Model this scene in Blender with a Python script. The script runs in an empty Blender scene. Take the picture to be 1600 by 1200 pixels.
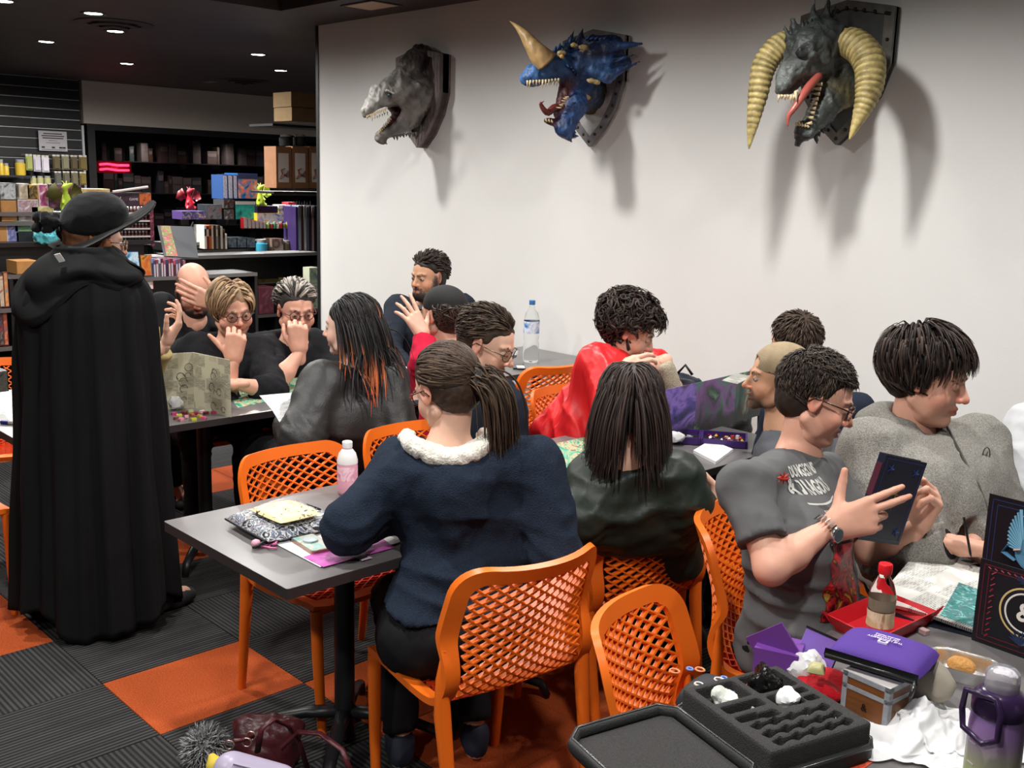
import bpy, math, random
import numpy as np
from math import sin, cos, pi, radians, sqrt, atan2
from mathutils import Vector, Matrix

S = bpy.context.scene
COL = S.collection
# ------------------------------------------------------------------ camera
CAM_Z = 1.78
cd = bpy.data.cameras.new('camera')
cam = bpy.data.objects.new('camera', cd)
COL.objects.link(cam)
cd.sensor_width = 36.0
cd.lens = 1617.0 / 1600.0 * 36.0
cd.clip_start = 0.05
cd.clip_end = 60
_p, _r, _y = radians(11), radians(1.58), radians(-46.01)
_f = Vector((sin(_y) * cos(_p), cos(_y) * cos(_p), -sin(_p)))
_rt = Vector((cos(_y), -sin(_y), 0))
_up = _rt.cross(_f)
_a = _rt * cos(_r) + _up * sin(_r)
_b = -_rt * sin(_r) + _up * cos(_r)
cam.matrix_world = Matrix(((_a.x, _b.x, -_f.x, 0), (_a.y, _b.y, -_f.y, 0), (_a.z, _b.z, -_f.z, CAM_Z), (0, 0, 0, 1)))
S.camera = cam
# ------------------------------------------------------------------ exposure and world
S.view_settings.view_transform = 'Standard'
S.view_settings.look = 'None'
S.view_settings.gamma = 1
S.view_settings.use_curve_mapping = False
S.view_settings.exposure = 0.0
wd = bpy.data.worlds.new('world')
S.world = wd
wd.use_nodes = True
wd.node_tree.nodes['Background'].inputs[0].default_value = (0.95, 0.95, 1.0, 1)
wd.node_tree.nodes['Background'].inputs[1].default_value = 0.18

# ------------------------------------------------------------------ lights (those listed here sit in ceiling downlights)
CEIL = 2.93
GAME_LIGHTS = [(-8.0, 3.3), (-6.1, 3.3), (-4.3, 3.3), (-2.5, 3.3), (-0.7, 3.3), (-6.1, 1.2), (-4.3, 1.2), (-2.5, 1.2), (-0.7, 1.2), (-2.5, -0.9), (-0.6, -0.9)]
SHOP_LIGHTS = [(-7.98, 2.66), (-10.1, 3.72), (-8.83, 3.82), (-9.25, 5.4), (-10.4, 6.35), (-11.5, 3.7), (-11.3, 5.0), (-9.2, 7.2)]
def spot(x, y, z, power, size, col=(1, .975, .935), blend=.6, rad=.05):
    l = bpy.data.lights.new('downlight_and_fill_beam', 'SPOT')
    l.energy = power; l.spot_size = radians(size); l.spot_blend = blend
    l.color = col; l.shadow_soft_size = rad
    o = bpy.data.objects.new('downlight_and_fill_beam', l); COL.objects.link(o)
    o.location = (x, y, z)
for (x, y) in GAME_LIGHTS:
    spot(x, y, CEIL - .03, 70 if x < -7 else 148, 168, blend=1., rad=.08)
for (x, y) in SHOP_LIGHTS:
    spot(x, y, CEIL - .03, 110 if x > -8.2 else 430, 176, blend=1.)

# ------------------------------------------------------------------ materials
MATS = {}
def mat(name, col=(.5, .5, .5), rough=.6, metal=0., vc=False, noise=0., nscale=20., bump=0., bscale=60., trans=0., ior=1.45, emit=None, estr=1., spec=.5, sheen=0., alpha=1., coat=0., wave=None, sub=0., obj=True):
    if name in MATS: return MATS[name]
    m = bpy.data.materials.new(name); m.use_nodes = True
    nt = m.node_tree; N = nt.nodes; L = nt.links
    b = N['Principled BSDF']
    b.inputs['Base Color'].default_value = (*col[:3], 1)
    b.inputs['Roughness'].default_value = rough
    b.inputs['Metallic'].default_value = metal
    b.inputs['IOR'].default_value = ior
    b.inputs['Specular IOR Level'].default_value = spec
    b.inputs['Transmission Weight'].default_value = trans
    b.inputs['Alpha'].default_value = alpha
    b.inputs['Sheen Weight'].default_value = sheen
    b.inputs['Coat Weight'].default_value = coat
    if sub:
        b.inputs['Subsurface Weight'].default_value = sub
        b.inputs['Subsurface Radius'].default_value = (.012, .005, .003)
        b.inputs['Subsurface Scale'].default_value = 1.0
    src = None
    if vc:
        a = N.new('ShaderNodeVertexColor'); a.layer_name = 'Col'; src = a.outputs[0]
    tc = N.new('ShaderNodeTexCoord')
    co = tc.outputs['Object']
    if noise:
        n = N.new('ShaderNodeTexNoise'); n.inputs['Scale'].default_value = nscale; n.inputs['Detail'].default_value = 5
        L.new(co, n.inputs['Vector'])
        mr = N.new('ShaderNodeMapRange'); mr.inputs['From Min'].default_value = .3; mr.inputs['From Max'].default_value = .7
        mr.inputs['To Min'].default_value = 1 - noise; mr.inputs['To Max'].default_value = 1 + noise
        L.new(n.outputs[0], mr.inputs[0])
        mx = N.new('ShaderNodeVectorMath'); mx.operation = 'SCALE'
        if src is None:
            mx.inputs[0].default_value = col[:3]
        else: L.new(src, mx.inputs[0])
        L.new(mr.outputs[0], mx.inputs['Scale']); src = mx.outputs[0]
    if src is not None: L.new(src, b.inputs['Base Color'])
    if bump or wave:
        if wave:
            n = N.new('ShaderNodeTexWave'); n.inputs['Scale'].default_value = wave[0]; n.bands_direction = wave[1]
            n.inputs['Distortion'].default_value = wave[2]
            bump = bump or .3
        else:
            n = N.new('ShaderNodeTexNoise'); n.inputs['Scale'].default_value = bscale; n.inputs['Detail'].default_value = 4
        L.new(co, n.inputs['Vector'])
        bp = N.new('ShaderNodeBump'); bp.inputs['Strength'].default_value = bump; bp.inputs['Distance'].default_value = .01
        L.new(n.outputs['Fac'], bp.inputs['Height']); L.new(bp.outputs[0], b.inputs['Normal'])
    if emit:
        b.inputs['Emission Color'].default_value = (*emit, 1); b.inputs['Emission Strength'].default_value = estr
    MATS[name] = m
    return m

def ramp(nt, stops):
    r = nt.nodes.new('ShaderNodeValToRGB'); e = r.color_ramp.elements
    while len(e) < len(stops): e.new(.5)
    for k, (p, c) in zip(e, stops): k.position = p; k.color = (*c, 1)
    return r
def art(name, stops, scale=6, kind='noise', dist=1.5, rough=.45, detail=6, stretch=(1, 1, 1), vdark=0):
    """printed artwork: a painterly colour field in object space"""
    if name in MATS: return MATS[name]
    m = bpy.data.materials.new(name); m.use_nodes = True; nt = m.node_tree; L = nt.links
    b = nt.nodes['Principled BSDF']; b.inputs['Roughness'].default_value = rough
    tc = nt.nodes.new('ShaderNodeTexCoord'); mp = nt.nodes.new('ShaderNodeMapping'); mp.inputs['Scale'].default_value = stretch
    L.new(tc.outputs['Object'], mp.inputs[0])
    if kind == 'voronoi':
        n = nt.nodes.new('ShaderNodeTexVoronoi'); n.inputs['Scale'].default_value = scale; o = n.outputs['Distance']
    elif kind == 'wave':
        n = nt.nodes.new('ShaderNodeTexWave'); n.inputs['Scale'].default_value = scale; n.inputs['Distortion'].default_value = dist * 4; n.inputs['Detail'].default_value = 3; o = n.outputs['Fac']
    else:
        n = nt.nodes.new('ShaderNodeTexNoise'); n.inputs['Scale'].default_value = scale; n.inputs['Detail'].default_value = detail; n.inputs['Distortion'].default_value = dist; o = n.outputs['Fac']
    L.new(mp.outputs[0], n.inputs['Vector'])
    r = ramp(nt, stops); L.new(o, r.inputs[0]); src = r.outputs[0]
    if vdark:   # the painting itself turns into black silhouettes towards its foot
        sx = nt.nodes.new('ShaderNodeSeparateXYZ'); L.new(tc.outputs['Object'], sx.inputs[0]); ad = nt.nodes.new('ShaderNodeMath'); ad.operation = 'MULTIPLY_ADD'; L.new(o, ad.inputs[0]); ad.inputs[1].default_value = .25; L.new(sx.outputs['Z'], ad.inputs[2])
        mr = nt.nodes.new('ShaderNodeMapRange'); L.new(ad.outputs[0], mr.inputs[0]); mr.inputs['From Min'].default_value = .12 + vdark * .35; mr.inputs['From Max'].default_value = .125 + vdark * .62; mr.inputs['To Min'].default_value = .12
        vm = nt.nodes.new('ShaderNodeVectorMath'); vm.operation = 'SCALE'; L.new(src, vm.inputs[0]); L.new(mr.outputs[0], vm.inputs['Scale']); src = vm.outputs[0]
    L.new(src, b.inputs['Base Color'])
    MATS[name] = m
    return m
def printed(name, paper=(.8, .79, .75), ink=(.12, .12, .13), lines=60, col_w=.35, rough=.6, fill=.55):
    """a page of lines of text: rows of word-like dashes in object XY"""
    if name in MATS: return MATS[name]
    m = bpy.data.materials.new(name); m.use_nodes = True; nt = m.node_tree; L = nt.links
    b = nt.nodes['Principled BSDF']; b.inputs['Roughness'].default_value = rough
    tc = nt.nodes.new('ShaderNodeTexCoord')
    br = nt.nodes.new('ShaderNodeTexBrick')
    br.inputs['Scale'].default_value = lines; br.inputs['Mortar Size'].default_value = .05 + .1 * (1 - fill)
    br.inputs['Brick Width'].default_value = 2.2; br.inputs['Row Height'].default_value = .45
    br.inputs['Color1'].default_value = (*ink, 1); br.inputs['Color2'].default_value = (*[a * .4 + c * .6 for a, c in zip(ink, paper)], 1)
    br.inputs['Mortar'].default_value = (*paper, 1)
    L.new(tc.outputs['UV'], br.inputs['Vector'])
    # blocks with and without text
    n = nt.nodes.new('ShaderNodeTexVoronoi'); n.inputs['Scale'].default_value = 5; n.distance = 'CHEBYCHEV'; L.new(tc.outputs['UV'], n.inputs['Vector'])
    r = ramp(nt, [(.0, (1, 1, 1)), (.42, (1, 1, 1)), (.5, (0, 0, 0))]); L.new(n.outputs['Distance'], r.inputs[0])
    mx = nt.nodes.new('ShaderNodeMix'); mx.data_type = 'RGBA'; L.new(r.outputs[0], mx.inputs[0])
    mx.inputs[6].default_value = (*paper, 1); L.new(br.outputs[0], mx.inputs[7]); L.new(mx.outputs[2], b.inputs['Base Color'])
    MATS[name] = m
    return m

# ------------------------------------------------------------------ objects
def tag(o, label=None, cat=None, group=None, kind=None):
    if label: o['label'] = label
    if cat: o['category'] = cat
    if group: o['group'] = group
    if kind: o['kind'] = kind
    return o
def thing(name, label, cat, loc=(0, 0, 0), rz=0., group=None):
    o = bpy.data.objects.new(name, None); COL.objects.link(o)
    o.empty_display_size = .05
    o.location = loc; o.rotation_euler = (0, 0, rz)
    return tag(o, label, cat, group)
def dup(root, loc=None, rz=None, label=None, group=None):
    """a copy of a thing with copies of its parts and sub-parts; mesh data is shared"""
    def cp(o, par):
        c = o.copy(); COL.objects.link(c)
        if par: c.parent = par; KIDS.setdefault(par.name, []).append(c.name)
        for ch in list(KIDS.get(o.name, ())): cp(bpy.data.objects[ch], c)
        return c
    r = cp(root, None)
    if loc is not None: r.location = loc
    if rz is not None: r.rotation_euler = (0, 0, rz)
    if label: r['label'] = label
    if group: r['group'] = group
    return r
KIDS = {}
class MB:
    def __init__(s): s.v = []; s.f = []; s.m = []; s.n = 0; s.uv = {}
    def add(s, v, f, m=0):
        v = np.asarray(v, float).reshape(-1, 3)
        s.v.append(v)
        for q in f: s.f.append([i + s.n for i in q]); s.m.append(m)
        s.n += len(v); return s
    def box(s, x0, x1, y0, y1, z0, z1, m=0, M=None):
        v = np.array([(x, y, z) for z in (z0, z1) for y in (y0, y1) for x in (x0, x1)], float)
        if M is not None: v = xf(M, v)
        return s.add(v, [(0, 2, 3, 1), (4, 5, 7, 6), (0, 1, 5, 4), (2, 6, 7, 3), (0, 4, 6, 2), (1, 3, 7, 5)], m)
    def rbox(s, x0, x1, y0, y1, z0, z1, r=.01, m=0, M=None, seg=3):
        """box with rounded vertical edges and softened top"""
        pts = []
        for cx, cy, a0 in ((x1 - r, y1 - r, 0), (x0 + r, y1 - r, 90), (x0 + r, y0 + r, 180), (x1 - r, y0 + r, 270)):
            for k in range(seg + 1):
                a = radians(a0 + 90 * k / seg); pts.append((cx + r * cos(a), cy + r * sin(a)))
        return s.prism(pts, z0, z1, m, M)
    def prism(s, pts, z0, z1, m=0, M=None, bev=0.):
        n = len(pts); P = np.array(pts, float)
        if bev:
            c = P.mean(0); d = P - c; L = np.linalg.norm(d, axis=1, keepdims=True); Q = P - d / L * bev
            lay = [(Q, z0), (P, z0 + bev), (P, z1 - bev), (Q, z1)]
        else: lay = [(P, z0), (P, z1)]
        v = np.vstack([np.c_[p, np.full(n, z)] for p, z in lay])
        if M is not None: v = xf(M, v)
        f = [tuple(range(n))[::-1], tuple(range((len(lay) - 1) * n, len(lay) * n))]
        for k in range(len(lay) - 1):
            f += [(k * n + i, k * n + (i + 1) % n, (k + 1) * n + (i + 1) % n, (k + 1) * n + i) for i in range(n)]
        return s.add(v, f, m)
    def lathe(s, prof, c=(0, 0, 0), n=20, m=0, M=None, cap=True):
        v = []
        for r, z in prof:
            for k in range(n): a = 2 * pi * k / n; v.append((c[0] + r * cos(a), c[1] + r * sin(a), c[2] + z))
        v = np.array(v)
        if M is not None: v = xf(M, v)
        f = []
        for j in range(len(prof) - 1):
            f += [(j * n + k, j * n + (k + 1) % n, (j + 1) * n + (k + 1) % n, (j + 1) * n + k) for k in range(n)]
        if cap: f += [tuple(range(n))[::-1], tuple(range((len(prof) - 1) * n, len(prof) * n))]
        return s.add(v, f, m)
    def tube(s, path, r, n=8, m=0, closed=False, flat=1., M=None):
        P = np.array(path, float); k = len(P)
        R = np.full(k, r, float) if np.isscalar(r) else np.array(r, float)
        T = np.gradient(P, axis=0) if not closed else np.roll(P, -1, 0) - np.roll(P, 1, 0)
        T /= np.linalg.norm(T, axis=1, keepdims=True) + 1e-12
        u = np.cross(T[0], (0, 0, 1.)); 
        if np.linalg.norm(u) < .2: u = np.cross(T[0], (0, 1., 0))
        v = []
        for i in range(k):
            u = u - T[i] * u.dot(T[i]); u /= np.linalg.norm(u); w = np.cross(T[i], u)
            for j in range(n): a = 2 * pi * j / n; v.append(P[i] + R[i] * (u * cos(a) + w * sin(a) * flat))
        v = np.array(v)
        if M is not None: v = xf(M, v)
        f = []
        for i in range(k if closed else k - 1):
            i2 = (i + 1) % k
            f += [(i * n + j, i * n + (j + 1) % n, i2 * n + (j + 1) % n, i2 * n + j) for j in range(n)]
        if not closed: f += [tuple(range(n))[::-1], tuple(range((k - 1) * n, k * n))]
        return s.add(v, f, m)
    def sheet(s, G, th=0., m=0, m2=None):
        """grid (nu,nv,3) as a surface, optional thickness"""
        G = np.array(G, float); a, b = G.shape[:2]
        idx = lambda i, j, o=0: o + i * b + j
        f = [(idx(i, j), idx(i + 1, j), idx(i + 1, j + 1), idx(i, j + 1)) for i in range(a - 1) for j in range(b - 1)]
        if not th: return s.add(G, f, m)
        du = np.gradient(G, axis=0); dv = np.gradient(G, axis=1); N = np.cross(du, dv); N /= np.linalg.norm(N, axis=2, keepdims=True) + 1e-12
        H = G - N * th; o = a * b
        f2 = [(idx(i, j, o), idx(i, j + 1, o), idx(i + 1, j + 1, o), idx(i + 1, j, o)) for i in range(a - 1) for j in range(b - 1)]
        e = [idx(i, 0) for i in range(a)] + [idx(a - 1, j) for j in range(1, b)] + [idx(i, b - 1) for i in range(a - 2, -1, -1)] + [idx(0, j) for j in range(b - 2, 0, -1)]
        f3 = [(e[k], e[k] + o, e[(k + 1) % len(e)] + o, e[(k + 1) % len(e)]) for k in range(len(e))]
        base = s.n
        s.add(np.vstack([G.reshape(-1, 3), H.reshape(-1, 3)]), f, m)
        for q in f2 + f3: s.f.append([i + base for i in q[::-1]]); s.m.append(m2 if m2 is not None else m)
        return s
    def build(s, name, mats, parent=None, smooth=False, world=False, col=None, uv=None):
        V = np.vstack(s.v) if s.v else np.zeros((0, 3))
        if world and parent is not None: V = (V - np.array(parent.location))
        me = bpy.data.meshes.new(name)
        me.from_pydata(V.tolist(), [], s.f)
        if not isinstance(mats, (list, tuple)): mats = [mats]
        for m in mats: me.materials.append(m)
        if len(mats) > 1: me.polygons.foreach_set('material_index', s.m)
        if smooth is True: me.polygons.foreach_set('use_smooth', [True] * len(me.polygons))
        if col is not None:
            ca = me.color_attributes.new('Col', 'FLOAT_COLOR', 'POINT'); ca.data.foreach_set('color', np.c_[col, np.ones(len(V))].astype(np.float32).ravel())
        if uv is not None:   # axes to use as uv and their scale
            lay = me.uv_layers.new(name='UVMap'); li = np.zeros(len(me.loops), int); me.loops.foreach_get('vertex_index', li)
            U = V[li][:, uv[0]]; W = V[li][:, uv[1]]
            k = 1 / max(np.ptp(U), np.ptp(W), 1e-6)
            lay.data.foreach_set('uv', np.c_[(U - U.min()) * k, (W - W.min()) * k].ravel())
        me.update(); me.validate()
        o = bpy.data.objects.new(name, me); COL.objects.link(o)
        if parent is not None: o.parent = parent; KIDS.setdefault(parent.name, []).append(o.name)
        if smooth and smooth is not True:
            me.polygons.foreach_set('use_smooth', [True] * len(me.polygons)); me.set_sharp_from_angle(angle=radians(smooth))
        return o
def xf(M, v):
    M = np.array(M, float); v = np.asarray(v, float)
    return v @ M[:3, :3].T + M[:3, 3]
def frame(o, x=None, y=None, z=None):
    """4x4 from origin and two axes"""
    o = np.array(o, float)
    n = lambda a: np.array(a, float) / np.linalg.norm(a)
    if z is None: x = n(x); y = n(y); z = n(np.cross(x, y)); y = np.cross(z, x)
    elif y is None: x = n(x); z = n(z); y = n(np.cross(z, x)); z = np.cross(x, y)
    else: y = n(y); z = n(z); x = n(np.cross(y, z)); z = np.cross(x, y)
    M = np.eye(4); M[:3, 0] = x; M[:3, 1] = y; M[:3, 2] = z; M[:3, 3] = o
    return M
def rotz(a, o=(0, 0, 0)): return frame(o, (cos(a), sin(a), 0), (-sin(a), cos(a), 0))
def struct(name, mb, m, parent=None, **k):
    o = mb.build(name, m, parent, **k)
    if parent is None: o['kind'] = 'structure'; o['label'] = k.get('label', name.replace('_', ' '))
    return o
def text_mesh(txt, size, extr=.0006, font_w=1., bold=0.):
    c = bpy.data.curves.new('t', 'FONT'); c.body = txt; c.size = size; c.extrude = extr; c.align_x = 'CENTER'; c.align_y = 'CENTER'; c.offset = bold; c.resolution_u = 3
    o = bpy.data.objects.new('t', c); COL.objects.link(o)
    dg = bpy.context.evaluated_depsgraph_get(); me = bpy.data.meshes.new_from_object(o.evaluated_get(dg))
    v = np.array([x.co[:] for x in me.vertices]); f = [tuple(p.vertices) for p in me.polygons]
    bpy.data.objects.remove(o); bpy.data.curves.remove(c); bpy.data.meshes.remove(me)
    if len(v): v[:, 0] *= font_w
    return v, f
RG = np.random.RandomState(7)
random.seed(7)

# ------------------------------------------------------------------ sculpting with distance fields
class SDF:
    def __init__(s, h): s.h = h; s.ops = []; s.lo = np.full(3, 1e9); s.hi = np.full(3, -1e9)
    def _a(s, kind, lo, hi, fn, k, col):
        lo = np.array(lo, float); hi = np.array(hi, float)
        if kind == '+': s.lo = np.minimum(s.lo, lo); s.hi = np.maximum(s.hi, hi)
        s.ops.append((kind, lo, hi, fn, k, col)); return s
    def cap(s, a, b, r1, r2=None, k=.01, col=None, op='+', sq=None):
        a = np.array(a, float); b = np.array(b, float); r2 = r1 if r2 is None else r2
        R = max(r1, r2); ba = b - a; L2 = ba.dot(ba) + 1e-12
        def fn(P):
            pa = P - a; t = np.clip(pa @ ba / L2, 0, 1)
            q = pa - t[..., None] * ba
            if sq is not None:      # squash along a direction: thinner that way
                q = q + np.outer(q.reshape(-1, 3) @ sq[0], sq[0]).reshape(q.shape) * (1 / sq[1] - 1)
            return np.sqrt((q * q).sum(-1)) - (r1 + (r2 - r1) * t)
        return s._a(op, np.minimum(a, b) - R, np.maximum(a, b) + R, fn, k, col)
    def ell(s, c, r, k=.01, col=None, op='+', M=None):
        c = np.array(c, float); r = np.array(r, float) * np.ones(3); R = r.max() if M is not None else r
        A = None if M is None else np.array(M, float)
        def fn(P):
            q = P - c
            if A is not None: q = q @ A
            q0 = q / r; k0 = np.sqrt((q0 * q0).sum(-1)); q1 = q / (r * r); k1 = np.sqrt((q1 * q1).sum(-1)) + 1e-9
            return k0 * (k0 - 1) / k1
        return s._a(op, c - R, c + R, fn, k, col)
    def box(s, c, r, rd=.0, k=.01, col=None, op='+', M=None):
        c = np.array(c, float); r = np.array(r, float); A = None if M is None else np.array(M, float)
        R = np.linalg.norm(r) if A is not None else r
        def fn(P):
            q = P - c
            if A is not None: q = q @ A
            q = np.abs(q) - (r - rd); return np.sqrt((np.maximum(q, 0) ** 2).sum(-1)) + np.minimum(q.max(-1), 0) - rd
        return s._a(op, c - R, c + R, fn, k, col)
    def cut(s, p, n, R=.2, k=.004, box=None):
        """cut away the side n points to, within R of p"""
        p = np.array(p, float); n = np.array(n, float); n /= np.linalg.norm(n)
        def fn(P):
            q = P - p; d = -(q @ n); return np.maximum(d, np.sqrt((q * q).sum(-1)) - R)
        return s._a('-', p - R, p + R, fn, k, None)
    def mesh(s, base=(.5, .5, .5), disp=None, smooth=1):
        h = s.h; lo = s.lo - 3 * h; hi = s.hi + 3 * h
        n = np.ceil((hi - lo) / h).astype(int) + 1
        V = np.full(n, .08, np.float32); C = np.empty((*n, 3), np.float32); C[:] = base
        ax = [(lo[i] + h * np.arange(n[i])).astype(np.float32) for i in range(3)]
        for kind, a, b, fn, k, col in s.ops:
            m = k + 2.5 * h + .002
            i0 = np.clip(np.floor((a - m - lo) / h).astype(int), 0, n); i1 = np.clip(np.ceil((b + m - lo) / h).astype(int) + 1, 0, n)
            if (i1 <= i0).any(): continue
            sl = tuple(slice(i0[i], i1[i]) for i in range(3))
            P = np.stack(np.meshgrid(ax[0][sl[0]], ax[1][sl[1]], ax[2][sl[2]], indexing='ij'), -1)
            d = fn(P).astype(np.float32); v = V[sl]
            if kind == '+':
                w = np.clip(.5 + .5 * (v - d) / max(k, 1e-5), 0, 1)
                V[sl] = v * (1 - w) + d * w - k * w * (1 - w)
                if col is not None: C[sl] = C[sl] * (1 - w[..., None]) + np.array(col, np.float32) * w[..., None]
            elif kind == '-':
                w = np.clip(.5 - .5 * (v + d) / max(k, 1e-5), 0, 1)
                V[sl] = v * (1 - w) - d * w + k * w * (1 - w)
                if col is not None: C[sl] = C[sl] * (1 - w[..., None]) + np.array(col, np.float32) * w[..., None]
            elif kind == 'p':
                w = np.clip(.5 - .5 * d / max(k, 1e-5), 0, 1)[..., None]
                C[sl] = C[sl] * (1 - w) + np.array(col, np.float32) * w
        # surface nets
        I = V < 0
        nx, ny, nz = n
        c8 = [I[a:nx - 1 + a, b:ny - 1 + b, c:nz - 1 + c] for a in (0, 1) for b in (0, 1) for c in (0, 1)]
        sm = sum(x.astype(np.int8) for x in c8); act = (sm > 0) & (sm < 8)
        idx = np.full(act.shape, -1, np.int64); cells = np.argwhere(act); idx[act] = np.arange(len(cells))
        acc = np.zeros((len(cells), 3)); cnt = np.zeros(len(cells))
        offs = np.array([(a, b, c) for a in (0, 1) for b in (0, 1) for c in (0, 1)])
        for i in range(8):
            for j in range(i + 1, 8):
                dd = offs[j] - offs[i]
                if np.abs(dd).sum() != 1: continue
                a = cells + offs[i]; b = cells + offs[j]
                va = V[a[:, 0], a[:, 1], a[:, 2]]; vb = V[b[:, 0], b[:, 1], b[:, 2]]
                x = (va < 0) != (vb < 0); t = np.where(x, va / np.where(va - vb == 0, 1, va - vb), 0)
                acc += np.where(x[:, None], offs[i] + dd * t[:, None], 0); cnt += x
        loc = acc / cnt[:, None]
        P = lo + h * (cells + loc)
        ci = np.rint(cells + loc).astype(int); Cv = C[ci[:, 0], ci[:, 1], ci[:, 2]]
        F = []
        for axd in range(3):
            A = I; s0 = [slice(1, -1)] * 3; s1 = [slice(1, -1)] * 3
            s0[axd] = slice(0, n[axd] - 1); s1[axd] = slice(1, n[axd])
            e = A[tuple(s0)] != A[tuple(s1)]; q = np.argwhere(e); 
            off = np.array([1, 1, 1]); off[axd] = 0; q = q + off
            u, w = [(1, 2), (2, 0), (0, 1)][axd]
            def g(du, dw):
                r = q.copy(); r[:, u] -= du; r[:, w] -= dw; return idx[r[:, 0], r[:, 1], r[:, 2]]
            quad = np.stack([g(1, 1), g(0, 1), g(0, 0), g(1, 0)], 1)
            ins = A[q[:, 0], q[:, 1], q[:, 2]]
            quad[~ins] = quad[~ins][:, ::-1]
            F.append(quad)
        F = np.vstack(F); F = F[(F >= 0).all(1)]
        for _ in range(smooth):
            acc = np.zeros_like(P); c = np.zeros(len(P))
            for a, b in ((0, 1), (1, 2), (2, 3), (3, 0)):
                for i in range(3):
                    acc[:, i] += np.bincount(F[:, a], P[F[:, b], i], len(P)) + np.bincount(F[:, b], P[F[:, a], i], len(P))
                c += np.bincount(F[:, a], minlength=len(P)) + np.bincount(F[:, b], minlength=len(P))
            P = P * .45 + .55 * acc / np.maximum(c, 1)[:, None]
        if disp is not None:
            N = vnorm(P, F); P = P + N * disp(P, N)[:, None]
        return P, F, Cv
def vnorm(P, F):
    fn = np.cross(P[F[:, 2]] - P[F[:, 0]], P[F[:, 3]] - P[F[:, 1]]); N = np.zeros_like(P)
    for k in range(4):
        for i in range(3): N[:, i] += np.bincount(F[:, k], fn[:, i], len(P))
    return N / (np.linalg.norm(N, axis=1, keepdims=True) + 1e-12)
class Bag:
    """collects several sculpted pieces into one mesh object"""
    def __init__(s): s.P = []; s.F = []; s.C = []; s.n = 0
    def add(s, P, F, C, M=None):
        if M is not None: P = xf(M, P)
        C = np.broadcast_to(np.array(C, float), (len(P), 3))
        s.P.append(P); s.F += (np.asarray(F) + s.n).tolist() if not isinstance(F, list) else [[i + s.n for i in q] for q in F]; s.C.append(C); s.n += len(P); return s
    def build(s, name, m, parent=None, world=True):
        b = MB(); b.v = s.P; b.f = s.F; b.m = []; b.n = s.n
        return b.build(name, m, parent, smooth=True, world=world, col=np.vstack(s.C))
def fbm(P, f, seed=0, octv=3, ridge=False, stretch=None):
    """cheap smooth noise out of warped sines"""
    r = np.random.RandomState(seed); Q = P * (np.array(stretch) if stretch is not None else 1.)
    out = np.zeros(len(P)); a = 1.; t = 0.
    for o in range(octv):
        v = np.zeros(len(P))
        for _ in range(4):
            k = r.normal(size=3); k *= f / np.linalg.norm(k); k2 = r.normal(size=3); k2 *= f * .7 / np.linalg.norm(k2)
            v += np.sin(Q @ k + r.rand() * 6.28 + 1.6 * np.sin(Q @ k2 + r.rand() * 6.28))
        v /= 2.2
        if ridge: v = 1 - 2 * np.abs(v)
        out += a * v; t += a; a *= .5; f *= 2.1
    return out / t

# ================================================================== the room
CH = CEIL
WY = 4.68          # the plane of the white wall
WX = -7.11         # its free end
XB = -13.9         # back of the shop
m_white = mat('white_wall_paint', (.79, .79, .77), .55, noise=.03, nscale=1.5, bump=.05, bscale=180)
m_black = mat('black_paint', (.012, .012, .013), .45)
m_ceil = mat('dark_brown_ceiling', (.055, .042, .040), .6, noise=.15, nscale=3)
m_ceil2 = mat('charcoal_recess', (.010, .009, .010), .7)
m_skirt = mat('grey_skirting', (.42, .41, .39), .5)
m_conc = mat('floor_slab', (.02, .02, .02), .9)

b = MB(); b.box(-15.5, 3.2, -4.2, 10.5, -.06, -.014)
flo = struct('floor', b, m_conc)
# carpet tiles: planks of ribbed charcoal carpet laid quarter turned, a few plain rust ones
def carpet(name, c1, c2, rib, d):
    m = bpy.data.materials.new(name); m.use_nodes = True; nt = m.node_tree; L = nt.links
    p = nt.nodes['Principled BSDF']; p.inputs['Roughness'].default_value = .95; p.inputs['Specular IOR Level'].default_value = .15
    tc = nt.nodes.new('ShaderNodeTexCoord')
    n = nt.nodes.new('ShaderNodeTexNoise'); n.inputs['Scale'].default_value = 220; n.inputs['Detail'].default_value = 3
    L.new(tc.outputs['Object'], n.inputs['Vector'])
    if rib:
        mp = nt.nodes.new('ShaderNodeMapping'); mp.inputs['Scale'].default_value = (1, .02, 1) if d == 'X' else (.02, 1, 1); L.new(tc.outputs['Object'], mp.inputs[0])
        st = nt.nodes.new('ShaderNodeTexNoise'); st.inputs['Scale'].default_value = 55; st.inputs['Detail'].default_value = 2; L.new(mp.outputs[0], st.inputs['Vector'])
        w = nt.nodes.new('ShaderNodeTexWave'); w.inputs['Scale'].default_value = 18; w.bands_direction = d; w.inputs['Distortion'].default_value = .0
        L.new(tc.outputs['Object'], w.inputs['Vector'])
        mm = nt.nodes.new('ShaderNodeMath'); mm.operation = 'MULTIPLY'; L.new(w.outputs['Fac'], mm.inputs[0]); L.new(st.outputs['Fac'], mm.inputs[1])
        r = ramp(nt, [(.05, c1), (.5, c2)]); L.new(mm.outputs[0], r.inputs[0]); h = w.outputs['Fac']
    else:
        r = ramp(nt, [(.3, c1), (.7, c2)]); L.new(n.outputs['Fac'], r.inputs[0]); h = n.outputs['Fac']
    L.new(r.outputs[0], p.inputs['Base Color'])
    bp = nt.nodes.new('ShaderNodeBump'); bp.inputs['Strength'].default_value = .5; bp.inputs['Distance'].default_value = .004
    L.new(h, bp.inputs['Height']); L.new(bp.outputs[0], p.inputs['Normal'])
    return m
cgA = carpet('charcoal_ribbed_carpet', (.013, .013, .014), (.062, .061, .060), True, 'X')
cgB = carpet('charcoal_ribbed_carpet_turned', (.016, .016, .017), (.055, .054, .054), True, 'Y')
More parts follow.
